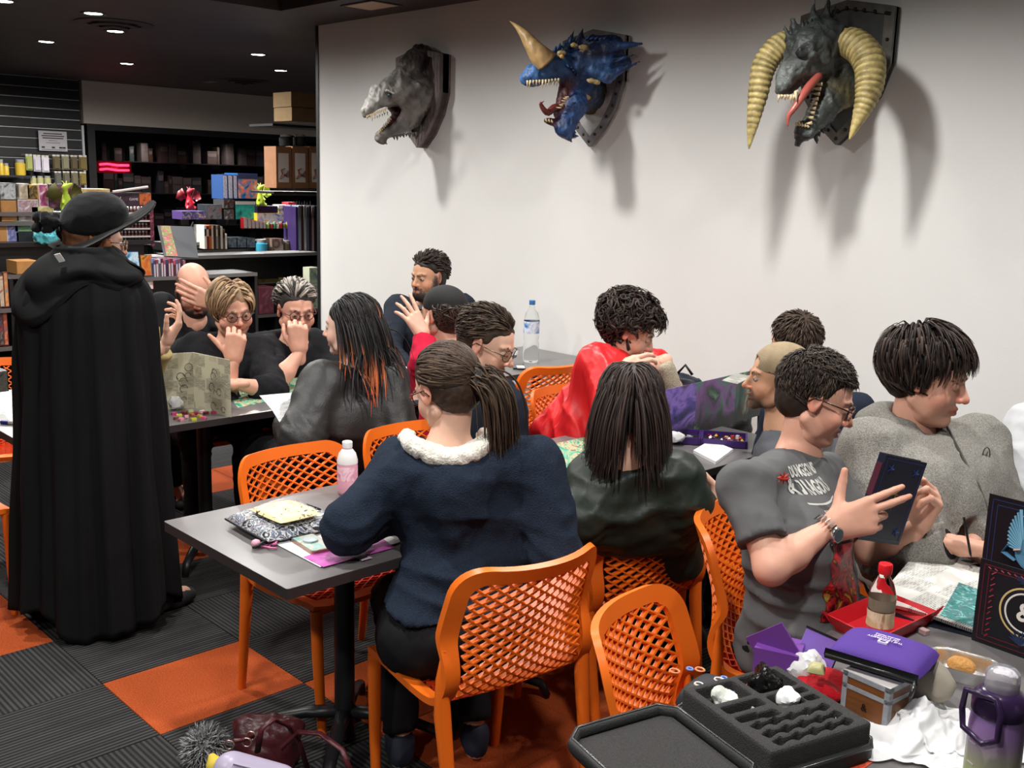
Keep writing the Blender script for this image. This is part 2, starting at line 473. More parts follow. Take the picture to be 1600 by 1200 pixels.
cor = carpet('rust_carpet', (.26, .042, .010), (.52, .105, .028), False, 'X')
TX, TY = .456, .54
protoT = {}
ORANGE = {(0, 0), (-2, -1), (-3, -1), (-3, 1), (1, 1), (2, 1), (3, 1), (2, 2), (-5, 2), (-5, 3), (-1, 3), (-6, -2), (3, 4), (-8, 1), (-9, 4), (-12, 3)}
for i in range(-16, 8):
    for j in range(-3, 7):
        if -3.425 + i * TX < -9.2 and j < 4: continue
        k = 'o' if (i, j) in ORANGE else ('a' if (i + j) % 2 else 'b')
        if k not in protoT:
            b = MB(); g = .0012
            b.prism([(g, g), (TX - g, g), (TX - g, TY - g), (g, TY - g)], -.014, 0, bev=.0015)
            t = b.build('carpet_tile', {'o': cor, 'a': cgA, 'b': cgB}[k], flo); protoT[k] = t
            if k == 'o': t['label'] = 'rust orange carpet tile'
        else:
            t = protoT[k].copy(); COL.objects.link(t)
        t.location = (-3.425 + i * TX, 1.331 + j * TY, 0)

# ceiling: a low dark field with a darker recess over the gaming tables
b = MB(); x0, x1, y0, y1 = -6.72, 3.0, -4.0, 4.11
b.box(-15.5, x0, -4.2, 10.5, CH, CH + .08); b.box(x0, 3.2, y1, 10.5, CH, CH + .08)
ce = struct('ceiling', b, m_ceil)
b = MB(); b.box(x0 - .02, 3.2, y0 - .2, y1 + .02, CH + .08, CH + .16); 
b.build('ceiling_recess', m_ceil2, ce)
b = MB(); b.box(WX, 3.2, WY, WY + .14, 0, CH)
wr = struct('wall_right', b, m_white)
b = MB(); b.box(WX - .035, WX, WY - .006, WY + .15, 0, CH); struct('trim_1', b, m_black)
b = MB(); b.box(WX, 3.2, WY - .012, WY, 0, .085); b.box(WX, 3.2, WY - .016, WY, .085, .095); struct('baseboard_right', b, m_skirt)
b = MB(); b.box(XB - .8, XB-.09, -4.2, 5.5, 0, CH); b.box(XB - .8, XB - .7, 4, 10.5, 0, CH)
struct('wall_back', b, m_black)
b = MB(); b.box(3.1, 3.2, -4.2, 4.82, 0, CH); struct('wall_front', b, mat('warm_grey_wall', (.3, .29, .28), .7))
b = MB(); b.box(-15.5, 3.2, -4.3, -4.2, 0, CH); struct('wall_left', b, mat('warm_grey_wall', (.3, .29, .28), .7))
b = MB(); b.box(-15.5, 3.2, 10.4, 10.5, 0, CH); struct('wall_far', b, m_black)
# cream bulkhead above the shop window
b = MB(); b.box(XB - .25, XB, 5.54, 10.4, 2.39, CH)
struct('wall_bulkhead', b, mat('cream_bulkhead', (.66, .58, .52), .6))
# dark shop window and the dim shelves behind it
wf = MB(); wf.box(XB - .1, XB, 5.58, 5.68, 0, 2.39); wf.box(XB - .1, XB, 5.68, 10.4, 2.31, 2.39); wf.box(XB - .1, XB, 9.3, 9.38, 0, 2.31); wf.box(XB - .1, XB, 5.68, 10.4, 0, .5)
win = struct('window_1', wf, m_black)
b = MB(); b.box(XB - .05, XB - .042, 5.68, 10.4, .5, 2.31); b.build('pane', mat('smoked_glass', (.30, .27, .28), .03, trans=1, ior=1.45), win)
dim = [mat('dim_book_%d' % i, c, .6) for i, c in enumerate([(.10, .06, .06), (.06, .07, .09), (.14, .12, .10), (.22, .2, .19), (.09, .05, .03), (.05, .09, .08)])]
# (the window's inside: three dim shelves of boxes seen through the glass)
for k, z in enumerate((.6, 1.05, 1.5, 1.93)):
    t = thing('window_shelf', ('lowest', 'second lowest', 'second highest', 'highest')[k] + ' dim shelf behind the dark shop window', 'shelf', (XB - .45, 8, z))
    b = MB(); b.box(-.15, .15, -2.2, 2.3, -.015, 0); b.build('board', mat('dim_shelf', (.05, .04, .04), .5), t)
    y = 5.9
    R_ = random.Random(k)
    while y < 9.9:
        w = R_.uniform(.04, .16); h = R_.uniform(.16, .33)
        bb = MB(); bb.box(-.07, .08, -w / 2 + .004, w / 2 - .004, 0, h); bb.box(.08, .084, -w / 2 + .012, w / 2 - .012, h * .55, h * .8, 1)
        o = bb.build('shelved_box', [dim[R_.randrange(6)], dim[3]]); o.location = (XB - .43, y + w / 2, z)
        tag(o, 'dim box standing on the %s shelf behind the dark shop window' % ('lowest', 'second lowest', 'second highest', 'highest')[k], 'box', 'boxes on the %s shelf behind the window' % ('lowest', 'second lowest', 'second highest', 'highest')[k])
        y += w + R_.choice([0, 0, 0, .1])
# red neon sign glowing on the glass
t = thing('neon_sign', 'glowing red neon sign behind the dark shop window', 'sign', (XB - .12, 5.97, 1.84))
m_neon = mat('red_neon', (1, .02, .06), .4, emit=(1, .03, .09), estr=14)
for z in (-.035, .03):
    b = MB(); b.tube([(0, -.2, z), (0, -.1, z + .012), (0, .05, z - .004), (0, .2, z)], .014, 8); b.build('tube', m_neon, t, smooth=True)
b = MB(); b.box(-.02, -.012, -.24, .24, -.08, .08); b.build('back_plate', mat('red_backing', (.25, .02, .04), .4), t)
l = bpy.data.lights.new('neon_glow', 'POINT'); l.energy = 1.5; l.color = (1, .04, .12); l.shadow_soft_size = .1; o = bpy.data.objects.new('neon_glow', l); COL.objects.link(o); o.location = (XB - .02, 5.97, 1.84)
for y in (6.4, 7.6, 8.8): spot(XB - .14, y, 2.28, 26, 150, (1, .9, .85), .9)  # added fill spots to brighten the shelves behind the glass, no fixtures

# slat wall at the far left, its slats one by one
sw = MB(); sw.box(-13.98, -13.93, -1.5, 5.50, 0, CH); swo = struct('wall_slatwall', sw, m_black)
sb = MB(); sb.box(-13.93, -13.88, 5.50, 5.53, 0, 2.36); sb.build('edge_trim', mat('aluminium', (.55, .55, .56), .35, .9), swo)
m_slat = mat('black_slat', (.009, .009, .010), .4)
z = .06; k = 0; slat0 = None
while z < 2.86:
    if slat0 is None:
        b = MB(); b.box(-13.93, -13.91, -1.5, 5.5, 0, .108); b.box(-13.93, -13.9085, -1.5, 5.5, .108, .116, 1)
        slat0 = b.build('slat', [m_slat, mat('slat_insert', (.42, .44, .46), .3, .9)], swo); slat0.location.z = z
    else:
        o = slat0.copy(); COL.objects.link(o); o.location.z = z
    z += .125

# ceiling downlights
m_trim = mat('downlight_trim', (.05, .045, .045), .4); m_lamp = mat('lamp_glow', (1, 1, 1), .5, emit=(1, .95, .86), estr=22)
WHERE = {(-7.98, 2.66): 'nearest and leftmost', (-10.1, 3.72): 'over the slat wall shelves', (-8.83, 3.82): 'beside the round air vent'}
pl = None
names = ['nearest the top left corner of the view', 'over the left shop shelves, behind the nearest one', 'just below the round ceiling vent', 'left of the two near the white wall corner', 'right of the two near the white wall corner', 'at the left edge of the view, smallest', 'third out over the shop floor', 'hidden deep in the shop']
def downlight(x, y, lab, grp=None, lamp=None):
    global pl
    if pl is None:
        t = thing('ceiling_downlight', lab, 'light', (x, y, CH), 0, grp)
        b = MB(); b.lathe([(.062, .0), (.085, -.004), (.092, -.008), (.095, -.002), (.095, .002)], n=24, cap=False); b.build('trim_ring', m_trim, t, smooth=True)
        b = MB(); b.lathe([(.0, -.003), (.063, -.003)], n=24, cap=False); b.build('lamp_lens', m_lamp, t)
        pl = t
    else: t = dup(pl, (x, y, CH), label=lab)
    if grp: t['group'] = grp
for (x, y), n in zip(SHOP_LIGHTS, names): downlight(x, y, 'bright round downlight in the dark ceiling, ' + n)
for (x, y) in GAME_LIGHTS[:1]: downlight(x, y, 'bright round downlight above the walkway by the white wall')
for (x, y) in GAME_LIGHTS[1:]:
    o = dup(pl, (x, y, CH + .08), label='bright round downlight in the dark recess above the gaming tables', group='downlights in the recess above the tables')
# vents
m_vent = mat('vent_brown', (.030, .022, .021), .5)
t = thing('ceiling_vent', 'large round dark ceiling vent with stepped rings', 'vent', (-8.38, 3.62, CH))
for r0, r1, z in ((.20, .30, -.012), (.12, .18, -.03), (.04, .10, -.045)):
    b = MB(); b.lathe([(r0, z), (r1, z + .004), (r1, z + .012), (r0, z + .012)], n=32, cap=False); b.build('ring', m_vent, t, smooth=40)
b = MB(); b.lathe([(0, -.001), (.34, -.001), (.36, .002)], n=32, cap=False); b.build('flange', m_ceil, t, smooth=True)
v2 = dup(t, (-11.9, 6.75, CH), label='smaller looking far round ceiling vent near the cream bulkhead')
t = thing('ceiling_panel', 'pale square panel in the dark ceiling by the white wall top', 'light', (-5.98, 4.36, CH))
b = MB(); b.box(-.16, .16, -.11, .11, -.006, .0); b.build('panel', mat('warm_panel', (.62, .45, .30), .6), t)  # plain pale colour on the panel
b = MB(); b.box(-.18, .18, -.13, -.11, -.008, 0); b.box(-.18, .18, .11, .13, -.008, 0); b.box(-.18, -.16, -.11, .11, -.008, 0); b.box(.16, .18, -.11, .11, -.008, 0); b.build('frame', m_ceil, t)
t = thing('ceiling_sensor', 'small pale rectangular sensor in the dark ceiling deep in the shop', 'sensor', (-12.4, 6.55, CH))
b = MB(); b.rbox(-.12, .12, -.06, .06, -.012, 0, .02); b.build('cover', mat('sensor_beige', (.2, .16, .14), .5), t)

# ================================================================== tables
m_top = mat('grey_laminate', (.145, .137, .138), .28, noise=.06, nscale=8, bump=.03, bscale=300, spec=.6)
m_edge = mat('dark_laminate_edge', (.035, .030, .031), .45)
m_iron = mat('black_steel', (.015, .015, .017), .38, .2)
def table(name, x0, x1, y0, y1, lab, grp, legs, m=None):
    t = thing(name, lab, 'table', ((x0 + x1) / 2, (y0 + y1) / 2, 0), 0, grp)
    a, c = (x1 - x0) / 2, (y1 - y0) / 2 - .002
    b = MB(); b.rbox(-a, a, -c, c, .71, .739, .008, 1); b.rbox(-a, a, -c, c, .739, .7405, .008, 0); b.build('tabletop', [m or m_top, m_edge], t)
    for ly in legs:
        b = MB(); b.tube([(0, ly, .03), (0, ly, .70)], .032, 14); o = b.build('pedestal', m_iron, t, smooth=40)
        b = MB(); b.box(-.2, .2, ly - .03, ly + .03, .69, .71); b.box(-.04, .04, ly - .2, ly + .2, .69, .71); b.build('mounting_plate', m_iron, t)
        for k in range(4):
            an = radians(45 + 90 * k) 
            d = np.array([cos(an), sin(an), 0])
            P = [np.array([0, ly, .11]) + d * r + np.array([0, 0, z]) for r, z in ((.02, 0), (.12, -.008), (.22, -.03), (.29, -.055), (.315, -.10))]
            b = MB(); b.tube(P, [.026, .024, .021, .019, .016], 10, flat=.8); b.build('foot', m_iron, t, smooth=True)
    return t
table('cafe_table', -2.892, -2.192, 1.332, 2.53, 'grey topped black pedestal table with pink sheet and pouch at its near end', 'row of tables in the middle', (.3 - .6 + .12, .3))
table('cafe_table', -2.892, -2.192, 2.53, 3.80, 'grey topped table under the green map and painted screen', 'row of tables in the middle', (-.3, .3))
table('cafe_table', -4.73, -4.03, 1.332, 2.53, 'dark topped table under the folded paper screen', 'row of tables at the left', (-.3, .3))
table('cafe_table', -4.73, -4.03, 2.53, 3.6, 'dark topped table between the two women in black and the leather jacket', 'row of tables at the left', (-.3, .3))
table('cafe_table', -4.73, -4.03, 3.6, 4.67, 'dark topped table against the white wall holding the water bottle', 'row of tables at the left', (-.2, .3))
table('cafe_table', -1.14, -.42, 1.33, 2.6, 'dark topped table holding the open foam case in the foreground', 'row of tables in the foreground', (-.3, .3))
table('cafe_table', -1.14, -.42, 2.6, 3.8, 'dark topped table under the open book at the right', 'row of tables in the foreground', (-.3, .3))

# ================================================================== orange chairs
m_or = mat('orange_plastic', (.88, .165, .012), .38, spec=.5, bump=.03, bscale=400)
m_rd = mat('red_orange_plastic', (.70, .055, .012), .40, spec=.5, bump=.03, bscale=400)
ps = [(.235, .440), (.20, .447), (.10, .440), (-.02, .432), (-.10, .434), (-.155, .452), (-.195, .495), (-.22, .56), (-.245, .66), (-.275, .75), (-.30, .83)]
ps = np.array(ps); 
def _dense(ps):
    out = []
    n = len(ps)
    for i in range(n - 1):
        p0, p1, p2, p3 = ps[max(i - 1, 0)], ps[i], ps[i + 1], ps[min(i + 2, n - 1)]
        for t in np.linspace(0, 1, 8, endpoint=False):
            out.append(.5 * ((2 * p1) + (-p0 + p2) * t + (2 * p0 - 5 * p1 + 4 * p2 - p3) * t * t + (-p0 + 3 * p1 - 3 * p2 + p3) * t ** 3))
    out.append(ps[-1]); return np.array(out)
pd = _dense(ps); arc = np.r_[0, np.cumsum(np.linalg.norm(np.diff(pd, axis=0), axis=1))]; SL = arc[-1]
_tg = np.gradient(pd, axis=0); _tg /= np.linalg.norm(_tg, axis=1, keepdims=True); _nr = np.c_[_tg[:, 1], -_tg[:, 0]] * -1
HW = .245
def shell(x, s, off=0.):
    """flattened seat shell (x across, s along from the seat front) to 3D; off along the upper side normal"""
    x = np.asarray(x, float); s = np.asarray(s, float)
    y = np.interp(s, arc, pd[:, 0]); z = np.interp(s, arc, pd[:, 1]); ny = np.interp(s, arc, _nr[:, 0]); nz = np.interp(s, arc, _nr[:, 1])
    g = np.clip((s - .36) / .25, 0, 1); g = g * g * (3 - 2 * g)
    u = x / HW
    sb = np.clip(1 - (s / .5), 0, 1)
    dip = .085 * g * u * u - (.012 * (1 - g)) * (1 - u * u)          # back wraps round, seat dishes
    lift = g * np.clip((s - .72) / .15, 0, 1) * .035 * (u ** 4)          # top corners stand a little higher
    wz = 1 - .07 * np.clip((s - .6) / .3, 0, 1)
    yy = y + dip * g; zz = z + dip * (1 - g) + lift
    return np.stack([x * wz, yy + ny * off, zz + nz * off], -1)
def inside(x, s, inset=0.):
    a = HW - inset; s0 = inset; s1 = SL - inset; r = max(.088 - inset, .022); r0 = max(.03 - inset, .01)
    x = np.abs(x); ok = (x <= a) & (s >= s0) & (s <= s1)
    cx, cs = a - r, s1 - r
    c = (x > cx) & (s > cs); ok &= ~(c & ((x - cx) ** 2 + (s - cs) ** 2 > r * r))
    return ok
def outline(inset):
    a = HW - inset; s0 = inset; s1 = SL - inset; r = max(.088 - inset, .022); P = []
    for t in np.linspace(-a + .001, a - .001, 11)[1:-1]: P.append((t, s0))
    for t in np.linspace(s0 + .012, s1 - r, 44): P.append((a, t))
    for k in range(1, 9): an = radians(90 * k / 9); P.append((a - r + r * cos(an), s1 - r + r * sin(an)))
    for t in np.linspace(a - r, -(a - r), 12): P.append((t, s1))
    for k in range(1, 9): an = radians(90 + 90 * k / 9); P.append((-a + r + r * cos(an), s1 - r + r * sin(an)))
    for t in np.linspace(s1 - r, s0 + .012, 44): P.append((-a, t))
    return np.array(P)
def make_chair(lab, grp):
    t = thing('orange_chair', lab, 'chair', (0, 0, 0), 0, grp)
    A = outline(0.); B = outline(.042); n = len(A)
    V = np.vstack([shell(A[:, 0], A[:, 1], .009), shell(B[:, 0], B[:, 1], .006), shell(B[:, 0], B[:, 1], -.008), shell(A[:, 0], A[:, 1], -.011)])
    F = [(r * n + i, r * n + (i + 1) % n, ((r + 1) % 4) * n + (i + 1) % n, ((r + 1) % 4) * n + i) for r in range(4) for i in range(n)]
    b = MB(); b.add(V, F); b.build('shell_frame', m_or, t, smooth=50)
    # diamond lattice, seat and back
    for nm, s0, s1, m in (('back_lattice', .40, SL, m_or), ('seat_lattice', 0, .40, m_rd)):
        b = MB()
        for sg in (-1, 1):
            an = radians(33); d = np.array([cos(an), sg * sin(an)]); q = np.array([-sg * sin(an), cos(an)])
            for k in range(-40, 60):
                o = q * (k * .0262)
                T = np.arange(-1.3, 1.3, .017); X = o[0] + d[0] * T; Y = o[1] + d[1] * T
                ok = inside(X, Y, .039) & (Y >= s0 - .004) & (Y <= s1 + .004)
                idx = np.where(ok)[0]
                if len(idx) < 2: continue
                x, y = X[idx], Y[idx]; w = .0024
                c = [shell(x + q[0] * e * w, y + q[1] * e * w, f) for e, f in ((-1, .005), (1, .005), (1, -.008), (-1, -.008))]
                m_ = len(x); V = np.vstack(c)
                F = [(r * m_ + i, r * m_ + i + 1, ((r + 1) % 4) * m_ + i + 1, ((r + 1) % 4) * m_ + i) for r in range(4) for i in range(m_ - 1)]
                b.add(V, F)
        b.build(nm, m, t)
    for sx in (-1, 1):
        b = MB(); P = [(sx * .228, .215, .435), (sx * .226, .218, .30), (sx * .222, .222, .15), (sx * .216, .226, .0)]
        b.tube(P, [.021, .020, .0175, .015], 12, flat=.8); b.build('leg', m_or, t, smooth=40)
        b = MB(); P = [(sx * .233, -.17, .60), (sx * .236, -.165, .52), (sx * .234, -.165, .42), (sx * .230, -.19, .25), (sx * .222, -.232, .0)]
        b.tube(P, [.008, .018, .024, .020, .015], 12, flat=.8); b.build('leg', m_or, t, smooth=40)
    b = MB(); b.box(-.21, .21, .205, .221, .415, .437); b.build('front_rail', m_or, t)
    return t
chair0 = make_chair('x', None)
def chair(x, y, fx, fy, lab, first=[True]):
    rz = atan2(fy, fx) - pi / 2
    if first[0]:
        first[0] = False; chair0.location = (x, y, 0); chair0.rotation_euler = (0, 0, rz); chair0['label'] = lab; return chair0
    return dup(chair0, (x, y, 0), rz, lab)
chair(-2.02, 1.86, -.99, .14, 'orange lattice chair under the woman in the navy hoodie')
chair(-2.14, 2.56, -.99, .15, 'orange lattice chair under the person in the dark green bomber jacket')
chair(-1.17, 1.82, .95, .31, 'empty orange lattice chair in the foreground behind the foam case')
chair(-1.47, 2.60, .93, .36, 'orange lattice chair under the man in the grey t-shirt')
chair(-2.86, 1.92, .98, .06, 'empty orange lattice chair across the near table with red seat below the top')
chair(-2.90, 2.46, 1, 0, 'pale orange lattice chair just behind the navy hoodie, left of her shoulder')
chair(-3.82, 2.56, -1, .05, 'orange lattice chair under the person in the black leather jacket')
chair(-4.0, 4.0, -.97, .1, 'orange lattice chair pushed to the wall end of the left tables')
chair(-3.08, 3.53, 1, .05, 'orange lattice chair under the person in the red cape')
chair(-2.0, 3.30, -1, .0, 'orange lattice chair under the man in the tan backwards cap')
chair(-1.45, 3.45, 1, .0, 'orange lattice chair under the boy in the grey hoodie')
chair(-4.95, 2.62, 1, .0, 'orange lattice chair under the fair haired woman in black')
chair(-5.25, 3.22, 1, -.1, 'orange lattice chair seen between the two women in black')
chair(-4.9, 3.95, 1, -.3, 'orange lattice chair under the bearded man by the wall')
chair(-4.45, 1.08, 0, 1, 'orange lattice chair at the left edge beside the black cape, its leg in view')
chair(-5.30, 1.62, .9, -.3, 'orange lattice chair behind the left end of the left table')
chair(-5.62, 2.25, .95, .1, 'orange lattice chair behind the black cape, mostly hidden')

# ================================================================== people
m_skin = mat('skin', (.6, .4, .3), .5, vc=True, spec=.4, bump=.04, bscale=350, sub=.12)
m_hair = mat('hair', (.05, .04, .03), .52, vc=True, spec=.28)
m_cloth = {}
SK = {'fair': (.70, .42, .31), 'pink': (.68, .36, .26), 'tan': (.52, .28, .17), 'pale': (.74, .49, .39)}
def lod(p): return min(max(1., np.linalg.norm(np.array(p) - (0, 0, CAM_Z)) / 3.0), 1.6)   # farther figures need fewer faces
def nrm(a): a = np.array(a, float); return a / (np.linalg.norm(a) + 1e-12)
def head_frame(c, yaw, pitch, roll=0, s=1.):
    """local +Y is where the face looks, +X the person's right, +Z up"""
    y, p, r = radians(yaw), radians(pitch), radians(roll)
    f = np.array([cos(y) * cos(p), sin(y) * cos(p), sin(p)])
    x = np.array([sin(y), -cos(y), 0.]); z = np.cross(x, f)
    x2 = x * cos(r) + z * sin(r); z2 = np.cross(x2, f)
    M = np.eye(4); M[:3, 0] = x2 * s; M[:3, 1] = f * s; M[:3, 2] = z2 * s; M[:3, 3] = c
    return M
def make_head(bag, M, skin, brow=(.08, .05, .03), h=.0036, fem=0., beard=None, beardlen=.006, gaze=0., mouth=0., bald=False, chub=0., ears=True, hooked=0., facehair='full', lid=.02, eyes=(.14, .08, .04), age=0):
    sk = np.array(SK[skin]) if isinstance(skin, str) else np.array(skin)
    lip = sk * (np.array([.86, .55, .55]) if not fem else np.array([.85, .42, .45])); red = sk * np.array([1.08, .80, .76]); dk = sk * .62
    d = SDF(h * lod(M[:3, 3]))
    d.ell((0, -.020, .036), (.074, .092, .080), .01, sk)
    d.ell((0, .022, .000), (.064, .064, .088), .02, sk)
    d.ell((0, .030, -.055), (.052 + .010 * chub - .003 * fem, .052, .050 + .006 * chub), .022, sk)
    d.ell((0, .068, -.093 - .003 * chub), (.022, .020, .018), .014, sk)
    for x in (-1, 1):
        d.ell((x * (.036 + .006 * chub), .052, -.036), (.026 + .006 * chub, .026, .028), .018, sk * .5 + red * .5)
        d.cap((x * .016, .082, .021), (x * .044, .068, .022), .0085, .006, .010, sk)
        d.cap((x * .055, -.005, -.055), (x * .05, .03, -.078), .018, .014, .02, sk)
    if chub: d.ell((0, .02, -.098), (.048, .05, .03), .02, sk)
    for x in (-1, 1): d.ell((x * .031, .094, .002), (.019, .018, .0125), .008, dk * .4 + sk * .6, op='-')
    # nose
    d.cap((0, .080, .012), (0, .100, -.022), .0068, .0095, .009, sk); d.ell((0, .103, -.030), (.0115, .012 + .004 * hooked, .0105), .007, red)
    for x in (-1, 1): d.ell((x * .0125, .091, -.034), (.0075, .010, .0075), .005, red); d.ell((x * .007, .101, -.0415), (.0032, .005, .003), .003, dk * .4, op='-')
    # mouth
    w = .022 + .004 * mouth
    d.cap((-w, .077, -.060 + .004 * mouth), (0, .0885, -.0585), .0042, .0062, .005, lip); d.cap((w, .077, -.060 + .004 * mouth), (0, .0885, -.0585), .0042, .0062, .005, lip)
    d.cap((-w * .8, .077, -.067), (0, .087, -.0695), .0045, .0075, .005, lip); d.cap((w * .8, .077, -.067), (0, .087, -.0695), .0045, .0075, .005, lip)
    d.cap((-w, .084, -.0635 + .003 * mouth), (0, .0945, -.0635 - .002 * mouth), .0016 + .0016 * mouth, .0020 + .003 * mouth, .003, (.10, .02, .02), op='-'); d.cap((w, .084, -.0635 + .003 * mouth), (0, .0945, -.0635 - .002 * mouth), .0016 + .0016 * mouth, .0020 + .003 * mouth, .003, (.10, .02, .02), op='-')
    if ears:
        for x in (-1, 1):
            d.ell((x * .077, -.006, .000), (.0075, .019, .031), .005, red, M=[[cos(.3), x * sin(.3), 0], [-x * sin(.3), cos(.3), 0], [0, 0, 1]])
            d.ell((x * .085, -.002, .004), (.006, .010, .019), .004, dk * .5 + red * .5, op='-')
            d.ell((x * .076, .0, -.026), (.006, .008, .008), .005, red)
    # eyebrows (painted hair) and beard
    for x in (-1, 1):
        d.cap((x * .014, .0865, .0185), (x * .030, .083, .0235), .0045, .0045, .002, brow, op='p'); d.cap((x * .030, .083, .0235), (x * .048, .068, .019), .0045, .003, .002, brow, op='p')
    if beard is not None:
        bd = np.array(beard); o = beardlen
        if facehair == 'full':
            d.ell((0, .045, -.083), (.050 + o, .052 + o, .040 + o), .008, bd)
            for x in (-1, 1): d.cap((x * .066, .008, .0), (x * .056, .03, -.065), .014 + o, .018 + o, .008, bd)
            d.cap((-.03, .078, -.056), (0, .090, -.049), .005, .0065 + o * .3, .004, bd); d.cap((.03, .078, -.056), (0, .090, -.049), .005, .0065 + o * .3, .004, bd)
            d.cap((-.016, .088 + o, -.064), (.016, .088 + o, -.064), .0045, .0045, .003, lip)
        else:   # stubble
            d.ell((0, .040, -.085), (.060, .062, .042), .018, bd, op='p')
            d.cap((-.026, .08, -.052), (.026, .08, -.052), .010, .010, .012, bd, op='p')
    P, F, C = d.mesh(sk)
    n = fbm(P, 90, 3, 2); C = np.clip(C * (1 + .05 * n[:, None]), 0, 1)
    bag.add(P, F, C, M)
    # eyeballs with iris and pupil, upper lid in skin
    for x in (-1, 1):
        u = np.linspace(0, pi, 13); v = np.linspace(0, 2 * pi, 17)[:-1]; V = []; Cc = []
        g = nrm((gaze * .35, 1, -.12))
        for a in u:
            for bb in v:
                q = np.array([sin(a) * cos(bb), cos(a), sin(a) * sin(bb)]); V.append(q * .0125 + np.array([x * .031, .0725, .002]))
                dg = q.dot(g); c = (.50, .47, .45)
                if dg > .86: c = eyes
                if dg > .965: c = (.01, .01, .01)
                if q[2] > lid or q[2] < -.36: c = sk * .72
                Cc.append(c)
        nv = len(v); Fc = [(i * nv + j, i * nv + (j + 1) % nv, (i + 1) * nv + (j + 1) % nv, (i + 1) * nv + j) for i in range(len(u) - 1) for j in range(nv)]
        bag.add(np.array(V), Fc, np.array(Cc), M)
def make_hand(bag, wrist, fwd, palm, side, skin, curl=(.5, .55, .6, .65), thumb=(.5, .4), spread=.06, s=1., h=.0034, nails=False):
    """side +1 right hand, -1 left; fwd = direction of the fingers, palm = where the palm faces"""
    sk = np.array(SK[skin]) if isinstance(skin, str) else np.array(skin); red = sk * np.array([1.05, .80, .74])
    M = frame(wrist, y=fwd, z=-np.array(palm, float)); M[:3, :3] *= s
    d = SDF(h)
    kx = [-.030, -.0095, .0105, .029]; kl = [1., 1.08, 1.0, .80]
    d.cap((0, -.035, 0), (0, .01, 0), .024, .026, .01, sk, sq=(np.array([0, 0, 1.]), .72))
    for x, ky in zip(kx, (.092, .096, .091, .082)):
        d.cap((x * .55 * side, .012, -.002), (x * side, ky, 0), .0175, .0115, .014, sk)
    d.ell((-.020 * side, .035, -.010), (.020, .030, .014), .012, sk)
    for i, (x, ky) in enumerate(zip(kx, (.092, .096, .091, .082))):
        p = np.array([x * side, ky, 0.]); a = 0.; sp = (i - 1.5) * spread * side
        c = curl[i]
        for j, (L, r0, r1) in enumerate(((.044, .0102, .0088), (.027, .0088, .0078), (.021, .0078, .0064))):
            a += c * (1.0, 1.15, .8)[j]
            q = p + L * kl[i] * np.array([sin(sp) * cos(a), cos(a) * cos(sp), -sin(a)])
            d.cap(p, q, r0, r1, .0025, sk if j < 2 else red * .5 + sk * .5); p = q
    # thumb leaves the side of the palm near its base
    p = np.array([-.022 * side, .022, -.006]); o, tc = thumb
    dirs = nrm((-side * (1 - .45 * tc), .85, -.35 - .5 * o)); q = p + dirs * .042; d.cap(p, q, .0145, .0115, .008, sk)
    d2 = nrm(dirs + np.array([side * .55 * tc, .25, -.35 * tc])); r = q + d2 * .032; d.cap(q, r, .0115, .0095, .003, sk)
    d3 = nrm(d2 + np.array([side * .45 * tc, .1, -.2 * tc])); t = r + d3 * .024; d.cap(r, t, .0095, .0075, .003, red * .4 + sk * .6)
    P, F, C = d.mesh(sk, smooth=1)
    bag.add(P, F, np.clip(C * (1 + .06 * fbm(P, 110, 5, 2))[:, None], 0, 1), M)

